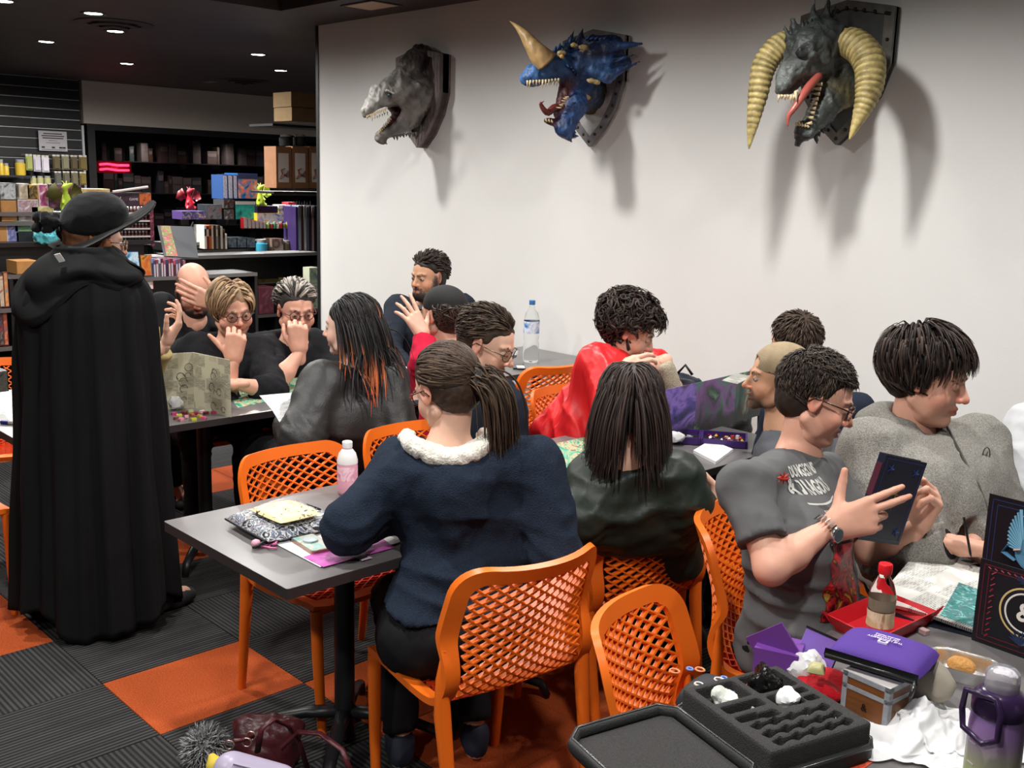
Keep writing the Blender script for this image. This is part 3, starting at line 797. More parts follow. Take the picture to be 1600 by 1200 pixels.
def locks(bag, M, n, length, flow, grav=.3, rad=.0035, cols=((.05, .035, .025),), mask=None, ds=.012, lift=.006, ombre=None, seed=0, jit=.25, colliders=(), ell=((0, -.020, .036), (.080, .098, .086)), curl=0., taper=True, width=1.5, zfree=None, vol=.35, face=True, facez=.03, facew=.062, facey=.045):
    """tapered locks rooted on the scalp; all vectorised"""
    q_ = lod(M[:3, 3]) if M[2, 3] > .5 else 1.; n = int(n * .85 / q_ ** 1.1); rad = rad * 1.06 * q_ ** .5; ds = ds * 1.25 * q_ ** .5
    r = np.random.RandomState(seed); c, R = np.array(ell[0]), np.array(ell[1])
    U = r.normal(size=(n * 6, 3)); U /= np.linalg.norm(U, axis=1, keepdims=True)
    if mask is not None: U = U[mask(U)]
    U = U[:n]; n = len(U)
    P = c + U * R * .97
    S_ = max(int(length / ds), 3); Ls = length * (1 - jit * r.rand(n)); Path = [P.copy()]
    D = flow(U); D += r.normal(size=D.shape) * .12; D /= np.linalg.norm(D, axis=1, keepdims=True)
    down = np.linalg.inv(M[:3, :3]) @ np.array([0, 0, -1.]); down = down / np.linalg.norm(down)
    ph = r.rand(n, 3) * 6.28; step = (Ls / S_)[:, None]
    hugging = np.ones((n, 1), bool); zf = zfree if zfree is not None else (-.03 if length > .16 else -.5)
    lf = lift * (.35 + 1.0 * r.rand(n, 1))
    for k in range(S_):
        t = (k + 1) / S_
        D = D + down * grav * (.3 + t) + (np.sin(ph + k * (1.1 if curl > .3 else .7)) * curl)
        D /= np.linalg.norm(D, axis=1, keepdims=True)
        P = P + D * step
        q = (P - c) / R; L = np.linalg.norm(q, axis=1, keepdims=True); lim = 1 + lf / R.mean() * min(1, (t * S_ * .5)) * (1 + vol * t)
        hugging &= P[:, 2:3] > zf
        ins = (L < lim) | hugging
        P = np.where(ins, c + q / L * lim * R, P)
        for cc, cr in colliders:
            w = P - np.array(cc); l = np.linalg.norm(w, axis=1, keepdims=True); P = np.where(l < cr, np.array(cc) + w / l * cr, P)
        D = P - Path[-1]; D /= np.linalg.norm(D, axis=1, keepdims=True) + 1e-9
        Path.append(P.copy())
    Path = np.stack(Path, 1); K = Path.shape[1]
    if face:
        bad = ((Path[..., 1] > facey) & (Path[..., 2] < facez) & (np.abs(Path[..., 0]) < facew)).any(1); Path = Path[~bad]; ph = ph[~bad]; n = len(Path)
    T = np.gradient(Path, axis=1); T /= np.linalg.norm(T, axis=2, keepdims=True) + 1e-9
    Nn = Path - c; Nn /= np.linalg.norm(Nn, axis=2, keepdims=True); B = np.cross(T, Nn); B /= np.linalg.norm(B, axis=2, keepdims=True) + 1e-9; Nn = np.cross(B, T)
    tt = np.linspace(0, 1, K)[None, :, None]; rr = rad * (.6 + .8 * r.rand(n))[:, None, None] * (np.minimum(1, .5 + tt * 3) * (1 - .85 * tt ** 2.2))
    ring = np.stack([Path + B * rr * width, Path + Nn * rr, Path - B * rr * width], 2)   # n,K,3,3
    V = ring.reshape(-1, 3); base = (np.arange(n) * K * 3)[:, None, None] + (np.arange(K - 1) * 3)[None, :, None]
    j = np.arange(3)[None, None, :]; j2 = (j + 1) % 3
    F = np.stack([base + j, base + j2, base + 3 + j2, base + 3 + j], -1).reshape(-1, 4)
    cols = np.array(cols); ci = cols[r.randint(len(cols), size=n)] * (.75 + .5 * r.rand(n))[:, None]
    Cc = np.repeat(ci[:, None], K, 1)
    if ombre is not None: Cc = ombre(Path, np.broadcast_to(tt[..., 0], (n, K)), Cc, r, ph)
    Cc = np.repeat(Cc[:, :, None], 3, 2).reshape(-1, 3)
    bag.add(V, F, np.clip(Cc, 0, 1), M)
def scalp(bag, M, col, r=(.0795, .0975, .0855), c=(0, -.020, .036), front=.045, low=-.03, h=.0045, amp=.002, freq=120, stretch=(1, 1, 1), fringe=0., sides=None):
    """base coat of hair under the locks; keeps clear of the face"""
    d = SDF(h); d.ell(c, r, .01, col); d.ell((0, -.045, -.02), (.066, .062, .06), .02, col)
    hl = .052 - fringe
    d.box((0, .12, hl - .15), (.12, .085 if fringe == 0 else .07, .15), .03, .02, col, op='-', M=None)
    d.box((0, 0, low - .15), (.2, .2, .1), .0, .01, col, op='-')
    if sides is None:
        for x in (-1, 1): d.ell((x * .088, .005, -.008), (.02, .03, .038), .01, col, op='-')
    P, F, C = d.mesh(col, disp=lambda P, N: amp * fbm(P, freq, 2, 2, stretch=stretch))
    C = C * (1 + .35 * fbm(P, freq * 1.5, 9, 2, stretch=stretch))[:, None]
    bag.add(P, F, np.clip(C, 0, 1), M)
def flow_back(U):  # combed back and down
    d = np.c_[U[:, 0] * .3, -np.ones(len(U)) * .9, -.35 - 0 * U[:, 2]]; return tangent(U, d)
def tangent(U, d):
    d = d - U * (U * d).sum(1)[:, None]; return d / (np.linalg.norm(d, axis=1, keepdims=True) + 1e-9)
def flow_down(U): return tangent(U, np.c_[U[:, 0] * .8, U[:, 1] * .6, -np.ones(len(U))])
def flow_fwd(U): return tangent(U, np.c_[U[:, 0] * .4, np.ones(len(U)) * (U[:, 2] > .1) + .0, -.55 * np.ones(len(U))])
def flow_crown(U):  # whorl at the crown, forward on top, down at the sides
    return tangent(U, np.c_[U[:, 0] * 1.2 + .15, .9 * np.clip(U[:, 2], 0, 1) + U[:, 1] * .6, -.75 * np.ones(len(U))])
def scalp_mask(front=.55, low=-.45):
    def f(U):
        face = (U[:, 1] > .35) & (U[:, 2] < front)
        side = (U[:, 2] < low) | ((np.abs(U[:, 0]) > .75) & (U[:, 2] < -.05) & (U[:, 1] > -.25))
        return ~(face | side)
    return f

def cloth(name, col, kind='cotton'):
    if name in m_cloth: return m_cloth[name]
    k = dict(cotton=dict(rough=.85, spec=.15,  bump=.12, bscale=500, noise=.05, nscale=14), fleece=dict(rough=.95, spec=.12, bump=.5, bscale=260, noise=.16, nscale=180),
             heather=dict(rough=.95, spec=.12, bump=.3, bscale=300, noise=.45, nscale=260), leather=dict(rough=.50, bump=.15, bscale=120, noise=.1, nscale=10, spec=.5),
             satin=dict(rough=.42, bump=.05, bscale=100, noise=.05, nscale=8, spec=.5), nylon=dict(rough=.5, bump=.1, bscale=60, noise=.06, nscale=10), velvet=dict(rough=.9, spec=.1, sheen=.12, bump=.2, bscale=200, noise=.1, nscale=30),
             denim=dict(rough=.85, spec=.15, bump=.3, bscale=450, noise=.14, nscale=90))[kind]
    m_cloth[name] = mat(name, col, **k); return m_cloth[name]
def creases(seed, f=16, amp=.006, zones=(), stretch=None):
    """cloth relief: broad soft folds everywhere, tight ones at the given zones (centre, radius, axis, pitch, depth)"""
    def g(P, N):
        w = fbm(P, f, seed, 2, ridge=True, stretch=stretch); w2 = fbm(P, f * 2.6, seed + 9, 2, ridge=True, stretch=stretch); o = amp * (w * .8 + .45 * w2)
        for c, R, ax, k, a in zones:
            q = P - np.array(c); gz = np.exp(-(q * q).sum(1) / (R * R)); ax = nrm(ax)
            o = o + a * gz * (1 - 2 * np.abs(np.sin((q @ ax) * k + 1.3 * fbm(P, 14, seed + 5, 1))) ** .8)
        return o
    return g

def figure(label, hc, yaw, pitch, roll, s, hip, chest_yaw, skin, arms, name='person', fem=0., build=1., neck_fwd=.035, knees=None, ankles=None, feet=True, lower='black trousers', lowercol=(.012, .012, .014), top=None, head=None, shoulders=None, seed=1, chestpt=None, sleeves=None, topname='shirt', topmat=None, h=.009, zones=(), collar=.0, neckcut=None, hem=0., amp=.006, cfreq=15, wide=1., shoes='shoe', shoecol=(.02, .02, .022), hemz=-.02, smooth=1, slack=.012):
    """builds one clothed figure; all points in world coordinates"""
    hc = np.array(hc, float); hip = np.array(hip, float); M = head_frame(hc, yaw, pitch, roll, s)
    cy = radians(chest_yaw); F_ = np.array([cos(cy), sin(cy), 0]); Rt = np.array([sin(cy), -cos(cy), 0]); Zv = np.array([0, 0, 1.])
    neck = M[:3, 3] - Zv * .165 * s - M[:3, 1] / s * .035 * s if neck_fwd is None else hc - Zv * .170 * s - F_ * neck_fwd * s
    ch = neck * .68 + hip * .32 if chestpt is None else np.array(chestpt, float); sp = nrm(neck - hip)
    sh = [neck - sp * .045 * s + Rt * .172 * s * wide, neck - sp * .045 * s - Rt * .172 * s * wide]
    if shoulders: sh = [np.array(a, float) if a is not None else b for a, b in zip(shoulders, sh)]
    t = thing(name, label, 'person', (float(hip[0]), float(hip[1]), 0))
    if knees is None:
        knees = [hip + F_ * .40 * s + Rt * .11 * s, hip + F_ * .40 * s - Rt * .11 * s]
        for k_ in knees: k_[2] = .52
    if ankles is None: ankles = [np.array([k_[0], k_[1], .085]) - F_ * .03 for k_ in knees]
    knees = [np.array(a, float) for a in knees]; ankles = [np.array(a, float) for a in ankles]
    sk = np.array(SK[skin]) if isinstance(skin, str) else np.array(skin)
    def torso(d, o, k=.035, B=build):
        hw = Rt * .085 * s * B
        d.cap(hip - hw, hip + hw, (.105 * B + o) * s, k=k); lo = hip + (ch - hip) * .45 + F_ * .025 * (B - 1) * 2
        d.cap(lo - Rt * .055 * s * B, lo + Rt * .055 * s * B, (.10 * B + o) * s, k=k * 1.5)
        d.cap(ch - Rt * .075 * s * B, ch + Rt * .075 * s * B, (.102 * B + o) * s, k=k * 1.5)
        u = neck - sp * .075 * s; d.cap(u - Rt * .10 * s * wide, u + Rt * .10 * s * wide, (.062 + o) * s, k=k * 1.5)
        for q in sh: d.cap(neck - sp * .035 * s, q - Zv * .012, (.046 + o) * s, (.047 + o) * s, k=k)
        if fem: 
            for x in (-1, 1): d.ell(ch + F_ * .075 * s + Rt * x * .065 * s - Zv * .01, .062 * s + o, .03)
    # --- body: one mesh of skin
    bag = Bag(); hd = head or {}
    make_head(bag, M, skin, fem=fem, **{k_: v for k_, v in hd.items() if k_ not in ('hair',)})
    d = SDF(.018); torso(d, -.014)
    nb = M[:3, 3] + (M[:3, 2] * -.05 + M[:3, 1] * -.012)
    for i in (0, 1):
        d.cap(hip + Rt * (.085, -.085)[i] * s, knees[i], .075 * s, .05 * s, .03, sk); d.cap(knees[i], ankles[i], .046 * s, .030 * s, .02, sk)
        d.cap(ankles[i], ankles[i] + F_ * .13 - Zv * .035, .03 * s, .025 * s, .02, sk)
    P, Fc, C = d.mesh(sk); bag.add(P, Fc, sk)
    d = SDF(.0075 * lod(hc)); d.cap(nb, neck, .050 * s, .056 * s, .02, sk); d.cap(neck, neck - sp * .06 * s, .058 * s, .075 * s, .03, sk)
    for i in (0, 1): d.cap(neck, neck * .5 + sh[i] * .5 - Zv * .005, .045 * s, .035 * s, .03, sk)
    P, Fc, C = d.mesh(sk); bag.add(P, Fc, sk * (1 + .04 * fbm(P, 60, 2))[:, None])
    d = SDF(.0075 * lod(hc)); AR = []
    for i, a in enumerate(arms):
        if a is None: AR.append(None); continue
        E, W = np.array(a['elbow'], float), np.array(a['wrist'], float); AR.append((E, W))
        mid = E + (W - E) * .35
        d.cap(sh[i], E, .045 * s, .038 * s, .015, sk); d.cap(E, mid, .040 * s, .041 * s, .02, sk); d.cap(mid, W, .040 * s, .025 * s, .02, sk)
        if a.get('hand', True):
            make_hand(bag, W + nrm(a['fwd']) * .012, a['fwd'], a['palm'], (1, -1)[i], skin, a.get('curl', (.5, .55, .6, .65)), a.get('thumb', (.4, .5)), a.get('spread', .05), s * a.get('hs', 1.))
    if any(AR): P, Fc, C = d.mesh(sk); bag.add(P, Fc, sk * (1 + .05 * fbm(P, 50, 4))[:, None])
    bag.build('body', m_skin, t)
    # --- upper garment
    d = SDF(h * min(lod(hc), 1.35) * 1.1); torso(d, slack)
    if hem: d.cap(hip - Rt * .09 * s * build - Zv * hem, hip + Rt * .09 * s * build - Zv * hem, (.11 * build + slack) * s, k=.04)
    sl = sleeves if sleeves is not None else (1., 1.)
    zs = list(zones)
    for i in (0, 1):
        if AR[i] is None: 
            d.cap(sh[i], sh[i] - Zv * .27 * s - Rt * (-.03, .03)[i] + F_ * .03, (.052 + slack) * s, (.045 + slack) * s, k=.03); continue
        E, W = AR[i]; L1 = np.linalg.norm(E - sh[i]); L2 = np.linalg.norm(W - E)
        if sl[i] <= .5:
            q = sh[i] + (E - sh[i]) * sl[i] * 2; d.cap(sh[i] - Zv * .012, q, (.046 + slack) * s, (.050 + slack) * s, k=.03); d.cut(q, q - sh[i], .085 * s)
        else:
            f = (sl[i] - .5) * 2; q = E + (W - E) * f * .96
            d.cap(sh[i], E, (.052 + slack) * s, (.046 + slack) * s, k=.03); d.cap(E, q, (.047 + slack) * s, (.032 + slack * .8) * s, k=.025); 
            zs.append((E, .09 * s, nrm(W - sh[i]), 75, .005)); 
            if f > .8: d.cut(q + nrm(W - E) * .012, q - E, .06 * s)
            else: d.cut(q, q - E, .075 * s)
    if neckcut is not None:
        d.ell(neck + Zv * (.02 + neckcut[0]) + F_ * neckcut[1], (.062 + neckcut[2]) * s, .008, op='-')
    else:
        d.ell(neck + Zv * .035 + F_ * .01, .066 * s, .008, op='-')
    if collar: d2 = None
    if top: top(d, locals())
    d.cut(hip + Zv * hemz, -Zv + F_ * .25, .34, k=.012)
    P, Fc, C = d.mesh((.5, .5, .5), disp=creases(seed, cfreq, amp, zs), smooth=smooth)
    gb = Bag(); gb.add(P, Fc, C); g = gb.build(topname, topmat, t)
    # --- trousers
    d = SDF(.014); d.cap(hip - Rt * .08 * s * build, hip + Rt * .08 * s * build, (.103 * build + .012) * s, k=.03)
    for i in (0, 1):
        d.cap(hip + Rt * (.085, -.085)[i] * s, knees[i], .092 * s * (1 + (build - 1) * .6), .068 * s, .03); d.cap(knees[i], ankles[i] + Zv * .03, .066 * s, .052 * s, .03)
        d.cut(ankles[i] + Zv * .02, ankles[i] - knees[i], .09)
    P, Fc, C = d.mesh((.5, .5, .5), disp=creases(seed + 3, 18, .006, [(k_, .12, (0, 0, 1), 70, .005) for k_ in knees]))
    gb = Bag(); gb.add(P, Fc, C); gb.build('trousers', cloth(lower, lowercol, 'cotton'), t)
    if feet:
        for i in (0, 1):
            d = SDF(.007); a = ankles[i]; z0 = .0
            d.cap((a[0], a[1], .075), (a[0] - F_[0] * .035, a[1] - F_[1] * .035, .04), .042, .036, .02); d.cap((a[0], a[1], .06), (a[0] + F_[0] * .10, a[1] + F_[1] * .10, .037), .040, .036, .03); d.cap((a[0] + F_[0] * .06, a[1] + F_[1] * .06, .035), (a[0] + F_[0] * .15, a[1] + F_[1] * .15, .032), .036, .030, .02)
            d.box((a[0] + .0, a[1], -.047), (.5, .5, .05), 0, .003, op='-')
            P, Fc, C = d.mesh(shoecol); Cs = np.where(P[:, 2:3] < .022, np.array([[.7, .68, .64]]), np.array([shoecol])) if shoes == 'sneaker' else C
            gb = Bag(); gb.add(P, Fc, Cs); gb.build('shoe', mat('shoe_canvas', (.02, .02, .02), .7, vc=True), t)
    return t, M, dict(neck=neck, sh=sh, hip=hip, F=F_, R=Rt, ch=ch, top=g, arms=AR, P=P)
def hair_obj(t, bag, name='hair'): return bag.build(name, m_hair, t)
def glasses(t, M, col=(.02, .02, .02), r=.021, thick=.0016, metal=0., shape='round', lens=True):
    mm = mat('glasses_frame_%02x%02x%02x' % tuple(int(c * 99) for c in col), col, .25, metal)
    b = MB(); Z0 = .001
    for x in (-1, 1):
        P = []
        for k in range(20):
            a = 2 * pi * k / 20; ca, sa = cos(a), sin(a); e = .5 if shape == 'round' else .7
            rx = r * 1.12 * np.sign(ca) * abs(ca) ** e; rz = r * .82 * np.sign(sa) * abs(sa) ** e
            if shape == 'round': rx, rz = r * ca, r * .95 * sa
            P.append((x * .0325 + rx, .098 - .25 * abs(x * .0325 + rx) * abs(x * .0325 + rx) / .06, Z0 + rz))
        b.tube(P, thick, 6, closed=True, M=M)
        b.tube([(x * .055, .093, .006), (x * .070, .080, .008), (x * .080, .03, .008), (x * .083, -.01, .008), (x * .08, -.025, -.012)], thick, 6, M=M)
    b.tube([(-.0125, .099, .002), (0, .104, .006), (.0125, .099, .002)], thick, 6, M=M)
    g = b.build('glasses', mm, t, smooth=True, world=True); g['label'] = 'eyeglasses'
    b = MB()
    for x in (-1, 1):
        b.sheet([[(x * .0325 + ux * r, .0965, Z0 + uz * r * .8) for ux in (-.9, .9)] for uz in (-.9, .9)], .0012)
        b.v[-1] = xf(M, b.v[-1])
    l = b.build('lenses', mat('lens_glass', (1, 1, 1), .02, trans=1., ior=1.1), g); 
    l.data.transform(Matrix.Translation(-Vector(t.location)))
    return g

# ------------------------------------------------------------------ the cast
RV = np.array([.695, .719, 0.]); TV = np.array([.719, -.695, 0.]); UV_ = np.array([0, 0, 1.])
def v(r, u, t): return nrm(RV * r + UV_ * u + TV * t)      # right, up, toward the front of the room
BLK = (.012, .012, .014)
# --- woman in the navy hoodie, nearest
hood = cloth('navy_fleece', (.017, .025, .042), 'fleece')
def hoodie_top(d, L):
    n, F, R, s = L['neck'], L['F_'], L['Rt'], L['s']
    d.cap(n - F * .03 - R * .085 + UV_ * .0, n - F * .075 + UV_ * -.03, .045, .052, .03); d.cap(n - F * .03 + R * .085 + UV_ * .0, n - F * .075 + UV_ * -.03, .045, .052, .03)
    d.cap(n - F * .085 - R * .09 - UV_ * .03, n - F * .11 - UV_ * .19, .035, .045, .03); d.cap(n - F * .085 + R * .09 - UV_ * .03, n - F * .11 - UV_ * .19, .035, .045, .03)
    d.ell(n - F * .085 - UV_ * .09, (.10, .10, .10), .04)
    d.ell(n + UV_ * .055 + F * .02, (.072, .072, .06), .015, op='-')
t, M, I = figure('woman seen from behind in a navy fleece lined hoodie with a dark ponytail', (-2.188, 1.855, 1.204), 178, -22, 4, 1.05, (-2.070, 1.804, 0.532), 148, 'fair',
    [dict(elbow=(-1.864, 1.985, 0.783), wrist=(-2.071, 2.049, 0.733), fwd=v(-1, 0, -1), palm=v(0, -1, 0)),
     dict(elbow=(-2.266, 1.583, 0.837), wrist=(-2.331, 1.804, 0.816), fwd=v(1, -.1, -1), palm=v(0, -1, 0))], fem=1., build=1.12,
    shoulders=[(-1.967, 2.002, 1.014), (-2.296, 1.797, 0.977)], chestpt=(-2.121, 1.913, 0.847), topmat=hood, topname='hoodie', top=hoodie_top, seed=11, hemz=.10, amp=.008, slack=.024, cfreq=11,
    knees=[(-2.44, 2.16, .5), (-2.42, 1.86, .5)], ankles=[(-2.22, 2.02, .09), (-2.33, 1.81, .09)], shoes='sneaker', shoecol=(.012, .018, .035), h=.0085,
    head=dict(brow=(.06, .04, .03)), zones=[((-2.025, 1.833, 0.888), .14, (.1, .1, 1), 30, .010), ((-2.007, 1.788, 0.662), .16, (.1, 0, 1), 34, .012)])
b = Bag(); d = SDF(.006); n_ = I['neck']; F_, R_ = I['F'], I['R']
P0 = [n_ + R_ * .115 * cos(a) - F_ * .10 * sin(a) + UV_ * (.030 + .018 * cos(2 * a)) for a in np.linspace(-.35, pi + .35, 15)]
for p, q in zip(P0[:-1], P0[1:]): d.cap(p, q, .021, k=.008)
for p in P0[3:12]: d.cap(p, n_ + UV_ * .0 - F_ * .03, .02, .018, .02)
P, Fc, C = d.mesh((.80, .76, .68), disp=lambda P, N: .0035 * fbm(P, 170, 3, 2)); b.add(P, Fc, C)
b.build('hood_lining', mat('cream_sherpa', (.80, .76, .68), .95, vc=True, sheen=.5, bump=.6, bscale=160), t)['label'] = 'cream sherpa hood lining'
br = [(.050, .030, .020), (.075, .046, .030), (.032, .020, .014), (.10, .065, .042)]
b = Bag(); scalp(b, M, (.045, .028, .019), amp=.0012, freq=90, stretch=(3, .5, 3))
pony = np.linalg.inv(M) @ np.append((-2.086, 1.885, 1.246), 1); pony = pony[:3]
def fl(U):
    c = np.array([0, -.02, .036]); P = c + U * .09; return tangent(U, pony * 1.2 - P)
def pin(Path, tt, C, r, ph): return C
locks(b, M, 1500, .15, fl, 0, .0024, br, mask=scalp_mask(.50, -.62), lift=.003, seed=3, jit=.5)
hair_obj(t, b)
def tail(bag, M, p0, d0, n, length, rad, cols, seed=0, spread=.02, grav=.25, ds=.015, curl=.05, lockr=.003, drop=None):
    """a bunch of hair leaving one point"""
    r = np.random.RandomState(seed); P = np.array(p0) + r.normal(size=(n, 3)) * rad * .5; D = np.array(d0) + r.normal(size=(n, 3)) * spread * 8; D /= np.linalg.norm(D, axis=1, keepdims=True)
    K = int(length / ds); L = (length / K * (1 - .3 * r.rand(n)))[:, None]; Path = [P.copy()]; ph = r.rand(n, 3) * 6.28
    for k in range(K):
        D = D + np.array([0, 0, -1.]) * grav + np.sin(ph + k * .8) * curl; D /= np.linalg.norm(D, axis=1, keepdims=True); P = P + D * L; Path.append(P.copy())
    Path = np.stack(Path, 1); K = Path.shape[1]; T = np.gradient(Path, axis=1); T /= np.linalg.norm(T, axis=2, keepdims=True); B = np.cross(T, r.normal(size=(n, 1, 3))); B /= np.linalg.norm(B, axis=2, keepdims=True); N = np.cross(T, B)
    tt = np.linspace(0, 1, K)[None, :, None]; rr = lockr * (1 - .85 * tt ** 2)
    ring = np.stack([Path + B * rr * 1.6, Path + N * rr, Path - B * rr * 1.6, Path - N * rr], 2); V = ring.reshape(-1, 3)
    base = (np.arange(n) * K * 4)[:, None, None] + (np.arange(K - 1) * 4)[None, :, None]; j = np.arange(4)[None, None]; j2 = (j + 1) % 4
    F = np.stack([base + j, base + j2, base + 4 + j2, base + 4 + j], -1).reshape(-1, 4)
    cols = np.array(cols); C = np.repeat((cols[r.randint(len(cols), size=n)] * (.7 + .6 * r.rand(n))[:, None]), K * 4, 0); bag.add(V, F, np.clip(C, 0, 1))
b = Bag(); tail(b, M, (-2.078, 1.878, 1.248), v(.75, .05, .2), 800, .25, .030, br, seed=4, spread=.022, grav=.30, curl=.04, lockr=.0019)
hair_obj(t, b, 'ponytail')
b = Bag(); d = SDF(.004); c0 = np.array((-2.079, 1.877, 1.248)); r_ = np.random.RandomState(2)
for k in range(12):
    a = k * pi / 6; p = c0 + (UV_ * cos(a) + TV * sin(a) * .8) * .022 + RV * .0; d.ell(p, (.013, .013, .013), .006)
P, Fc, C = d.mesh(BLK, disp=lambda P, N: .003 * fbm(P, 260, 3, 2)); b.add(P, Fc, C); b.build('hair_scrunchie', mat('black_velvet_plain', (.012, .012, .013), .95, vc=True, sheen=.5), t)['label'] = 'black hair scrunchie'
glasses(t, M, (.05, .02, .012), thick=.0018)

# --- person in the dark green bomber jacket
t, M, I = figure('person seen from behind in a dark green bomber jacket with long dark brown hair', (-1.997, 2.439, 1.113), 132, -14, 0, 1.10, (-2.12, 2.62, .55), 146, 'fair',
    [dict(elbow=(-1.829, 2.506, 0.836), wrist=(-1.839, 2.671, 0.730), fwd=v(.1, .7, -.3), palm=v(-1, 0, 0), curl=(.9, .9, .9, .9)), dict(elbow=(-2.018, 2.248, 0.774), wrist=(-2.159, 2.438, 0.663), fwd=v(0, 0, -1), palm=v(0, -1, 0))],
    build=1.12, shoulders=[(-1.859, 2.494, 0.907), (-2.047, 2.377, 0.871)], wide=.92, topmat=cloth('dark_green_nylon', (.012, .020, .014), 'nylon'), topname='bomber_jacket', seed=12, slack=.03, amp=.008, cfreq=12, chestpt=(-1.987, 2.474, 0.787),
    zones=[((-1.908, 2.371, 0.807), .2, (0, 0, 1), 26, .009)], head=dict(brow=(.03, .02, .02)))
db = [(.026, .016, .014), (.040, .025, .021), (.016, .011, .010), (.055, .035, .030)]
b = Bag(); scalp(b, M, (.020, .013, .011), amp=.001)
locks(b, M, 2200, .26, lambda U: tangent(U, np.c_[np.sign(U[:, 0]) * .25 + U[:, 0] * .3, -.15 * np.ones(len(U)), -.9 + 0 * U[:, 0]]), .35, .0023, db, mask=scalp_mask(.55, -.7), lift=.010, seed=5, jit=.35, colliders=(((0, -.03, -.14), .085),), ds=.022, zfree=.02)
hair_obj(t, b)
for dx in (-.055, .06):
    bb = MB(); bb.rbox(-.014, .014, -.004, .004, -.003, .003, .003, M=M @ frame((dx, -.085, .045), (0, .3, 1), (1, 0, 0))); bb.build('hair_clip', mat('gold_clip', (.7, .45, .25), .3, .9), t, world=True)

# --- man in the grey printed t-shirt
gt = cloth('grey_cotton', (.115, .115, .118), 'cotton')
t, M, I = figure('man with short dark hair and glasses in a grey printed t-shirt', (-1.427, 2.545, 1.221), 30, -20, 4, 1.03, (-1.359, 2.426, 0.596), 26, 'pink',
    [dict(elbow=(-1.264, 2.107, 0.883), wrist=(-1.233, 2.304, 0.949), fwd=v(.93, .28, -.12), palm=v(-.1, -.35, -1), curl=(.10, .12, .62, .78), thumb=(.0, -.9), spread=.05, hs=1.14),
     dict(elbow=(-1.314, 2.726, 0.766), wrist=(-1.200, 2.754, 0.863), fwd=v(.15, .85, .3), palm=v(-.9, .1, .2), curl=(.95, .95, 1.0, 1.0), thumb=(.3, .8), hs=1.1)],
    build=1.24, shoulders=[(-1.408, 2.183, 1.061), (-1.464, 2.689, 0.981)], chestpt=(-1.381, 2.421, 0.867), topmat=gt, topname='t_shirt', seed=13, sleeves=(.36, .36), neckcut=(.055, .012, .016), slack=.016, hemz=-.04, amp=.009, cfreq=11,
    head=dict(brow=(.02, .015, .012), mouth=1., chub=.5, lid=-.12, eyes=(.05, .03, .02), gaze=.3), zones=[((-1.304, 2.174, 0.749), .13, (.2, .1, 1), 42, .014), ((-1.353, 2.190, 0.985), .12, (.7, 0, 1), 34, .005)])
TEE = (t, M, I)
sh_ = [(.030, .020, .015), (.045, .030, .022), (.018, .013, .011), (.07, .05, .038)]
b = Bag(); scalp(b, M, (.028, .019, .015), low=-.05, amp=.001, front=.05)
locks(b, M, 2600, .040, flow_crown, .0, .0021, sh_, mask=scalp_mask(.52, -.55), lift=.006, seed=6, ds=.009, curl=.12)
locks(b, M, 1000, .034, lambda U: nrm(1) * 0 + tangent(U, np.c_[U[:, 0] * .3, np.ones(len(U)), .2 + 0 * U[:, 0]]) * .8 + U * .6, .1, .0022, sh_, mask=lambda U: (U[:, 2] > .45) & (U[:, 1] > -.6), lift=.009, seed=8, ds=.009, curl=.15)
hair_obj(t, b); glasses(t, M, (.035, .012, .010), r=.0235, thick=.0021, shape='square')
# --- boy in the grey hoodie
gh = cloth('heather_grey_fleece', (.235, .225, .205), 'heather')
def hood2(d, L):
    n, F, R = L['neck'], L['F_'], L['Rt']
    A = [n + R * .10 * cos(a) - F * .09 * sin(a) + UV_ * (.045 + .02 * sin(a)) for a in np.linspace(-.5, pi + .5, 13)]
    for p, q in zip(A[:-1], A[1:]): d.cap(p, q, .036, k=.02)
    d.ell(n - F * .11 + UV_ * .03, (.08, .08, .06), .03); d.ell(n + UV_ * .07 + F * .02, (.075, .075, .07), .015, op='-')
t, M, I = figure('boy with thick dark fringe in a heather grey zip hoodie looking down', (-1.397, 3.163, 1.219), 12, -12, 0, 1.22, (-1.35, 3.30, .58), -2, 'pink',
    [dict(elbow=(-1.291, 2.802, 0.743), wrist=(-1.130, 2.815, 0.820), fwd=v(1, -.05, .2), palm=v(0, -1, .2), curl=(.35, .4, .45, .5), thumb=(.3, .2), hs=1.05), dict(elbow=(-1.144, 3.213, 0.725), wrist=(-1.124, 2.959, 0.789), fwd=v(-1, 0, .3), palm=v(0, -1, 0), hand=False)],
    build=1.35, wide=1.12, shoulders=[(-1.442, 2.926, 1.011), (-1.308, 3.409, 0.983)], chestpt=(-1.321, 3.088, 0.829), topmat=gh, topname='hoodie', top=hood2, seed=14, slack=.030, amp=.011, cfreq=9, hemz=.0,
    head=dict(brow=(.02, .014, .012), chub=1., lid=-.35, eyes=(.05, .03, .02), gaze=.2), zones=[((-1.317, 2.857, 0.877), .15, (1, 0, 1), 26, .008)])
BOY = (t, M, I)
bh = [(.022, .014, .012), (.035, .022, .018), (.012, .009, .008), (.06, .038, .030)]
b = Bag(); scalp(b, M, (.018, .012, .010), amp=.001, fringe=.02)
locks(b, M, 2600, .105, flow_crown, .12, .0026, bh, mask=scalp_mask(.45, -.60), lift=.017, seed=9, ds=.011, curl=.05, jit=.35)
hair_obj(t, b)
d = SDF(.006); E_, W_ = I['arms'][0]; q0 = W_ + nrm(E_ - W_) * .055; d.cap(q0, W_ + nrm(E_ - W_) * .002, .050, .045, .01); d.cut(W_, W_ - E_, .07)
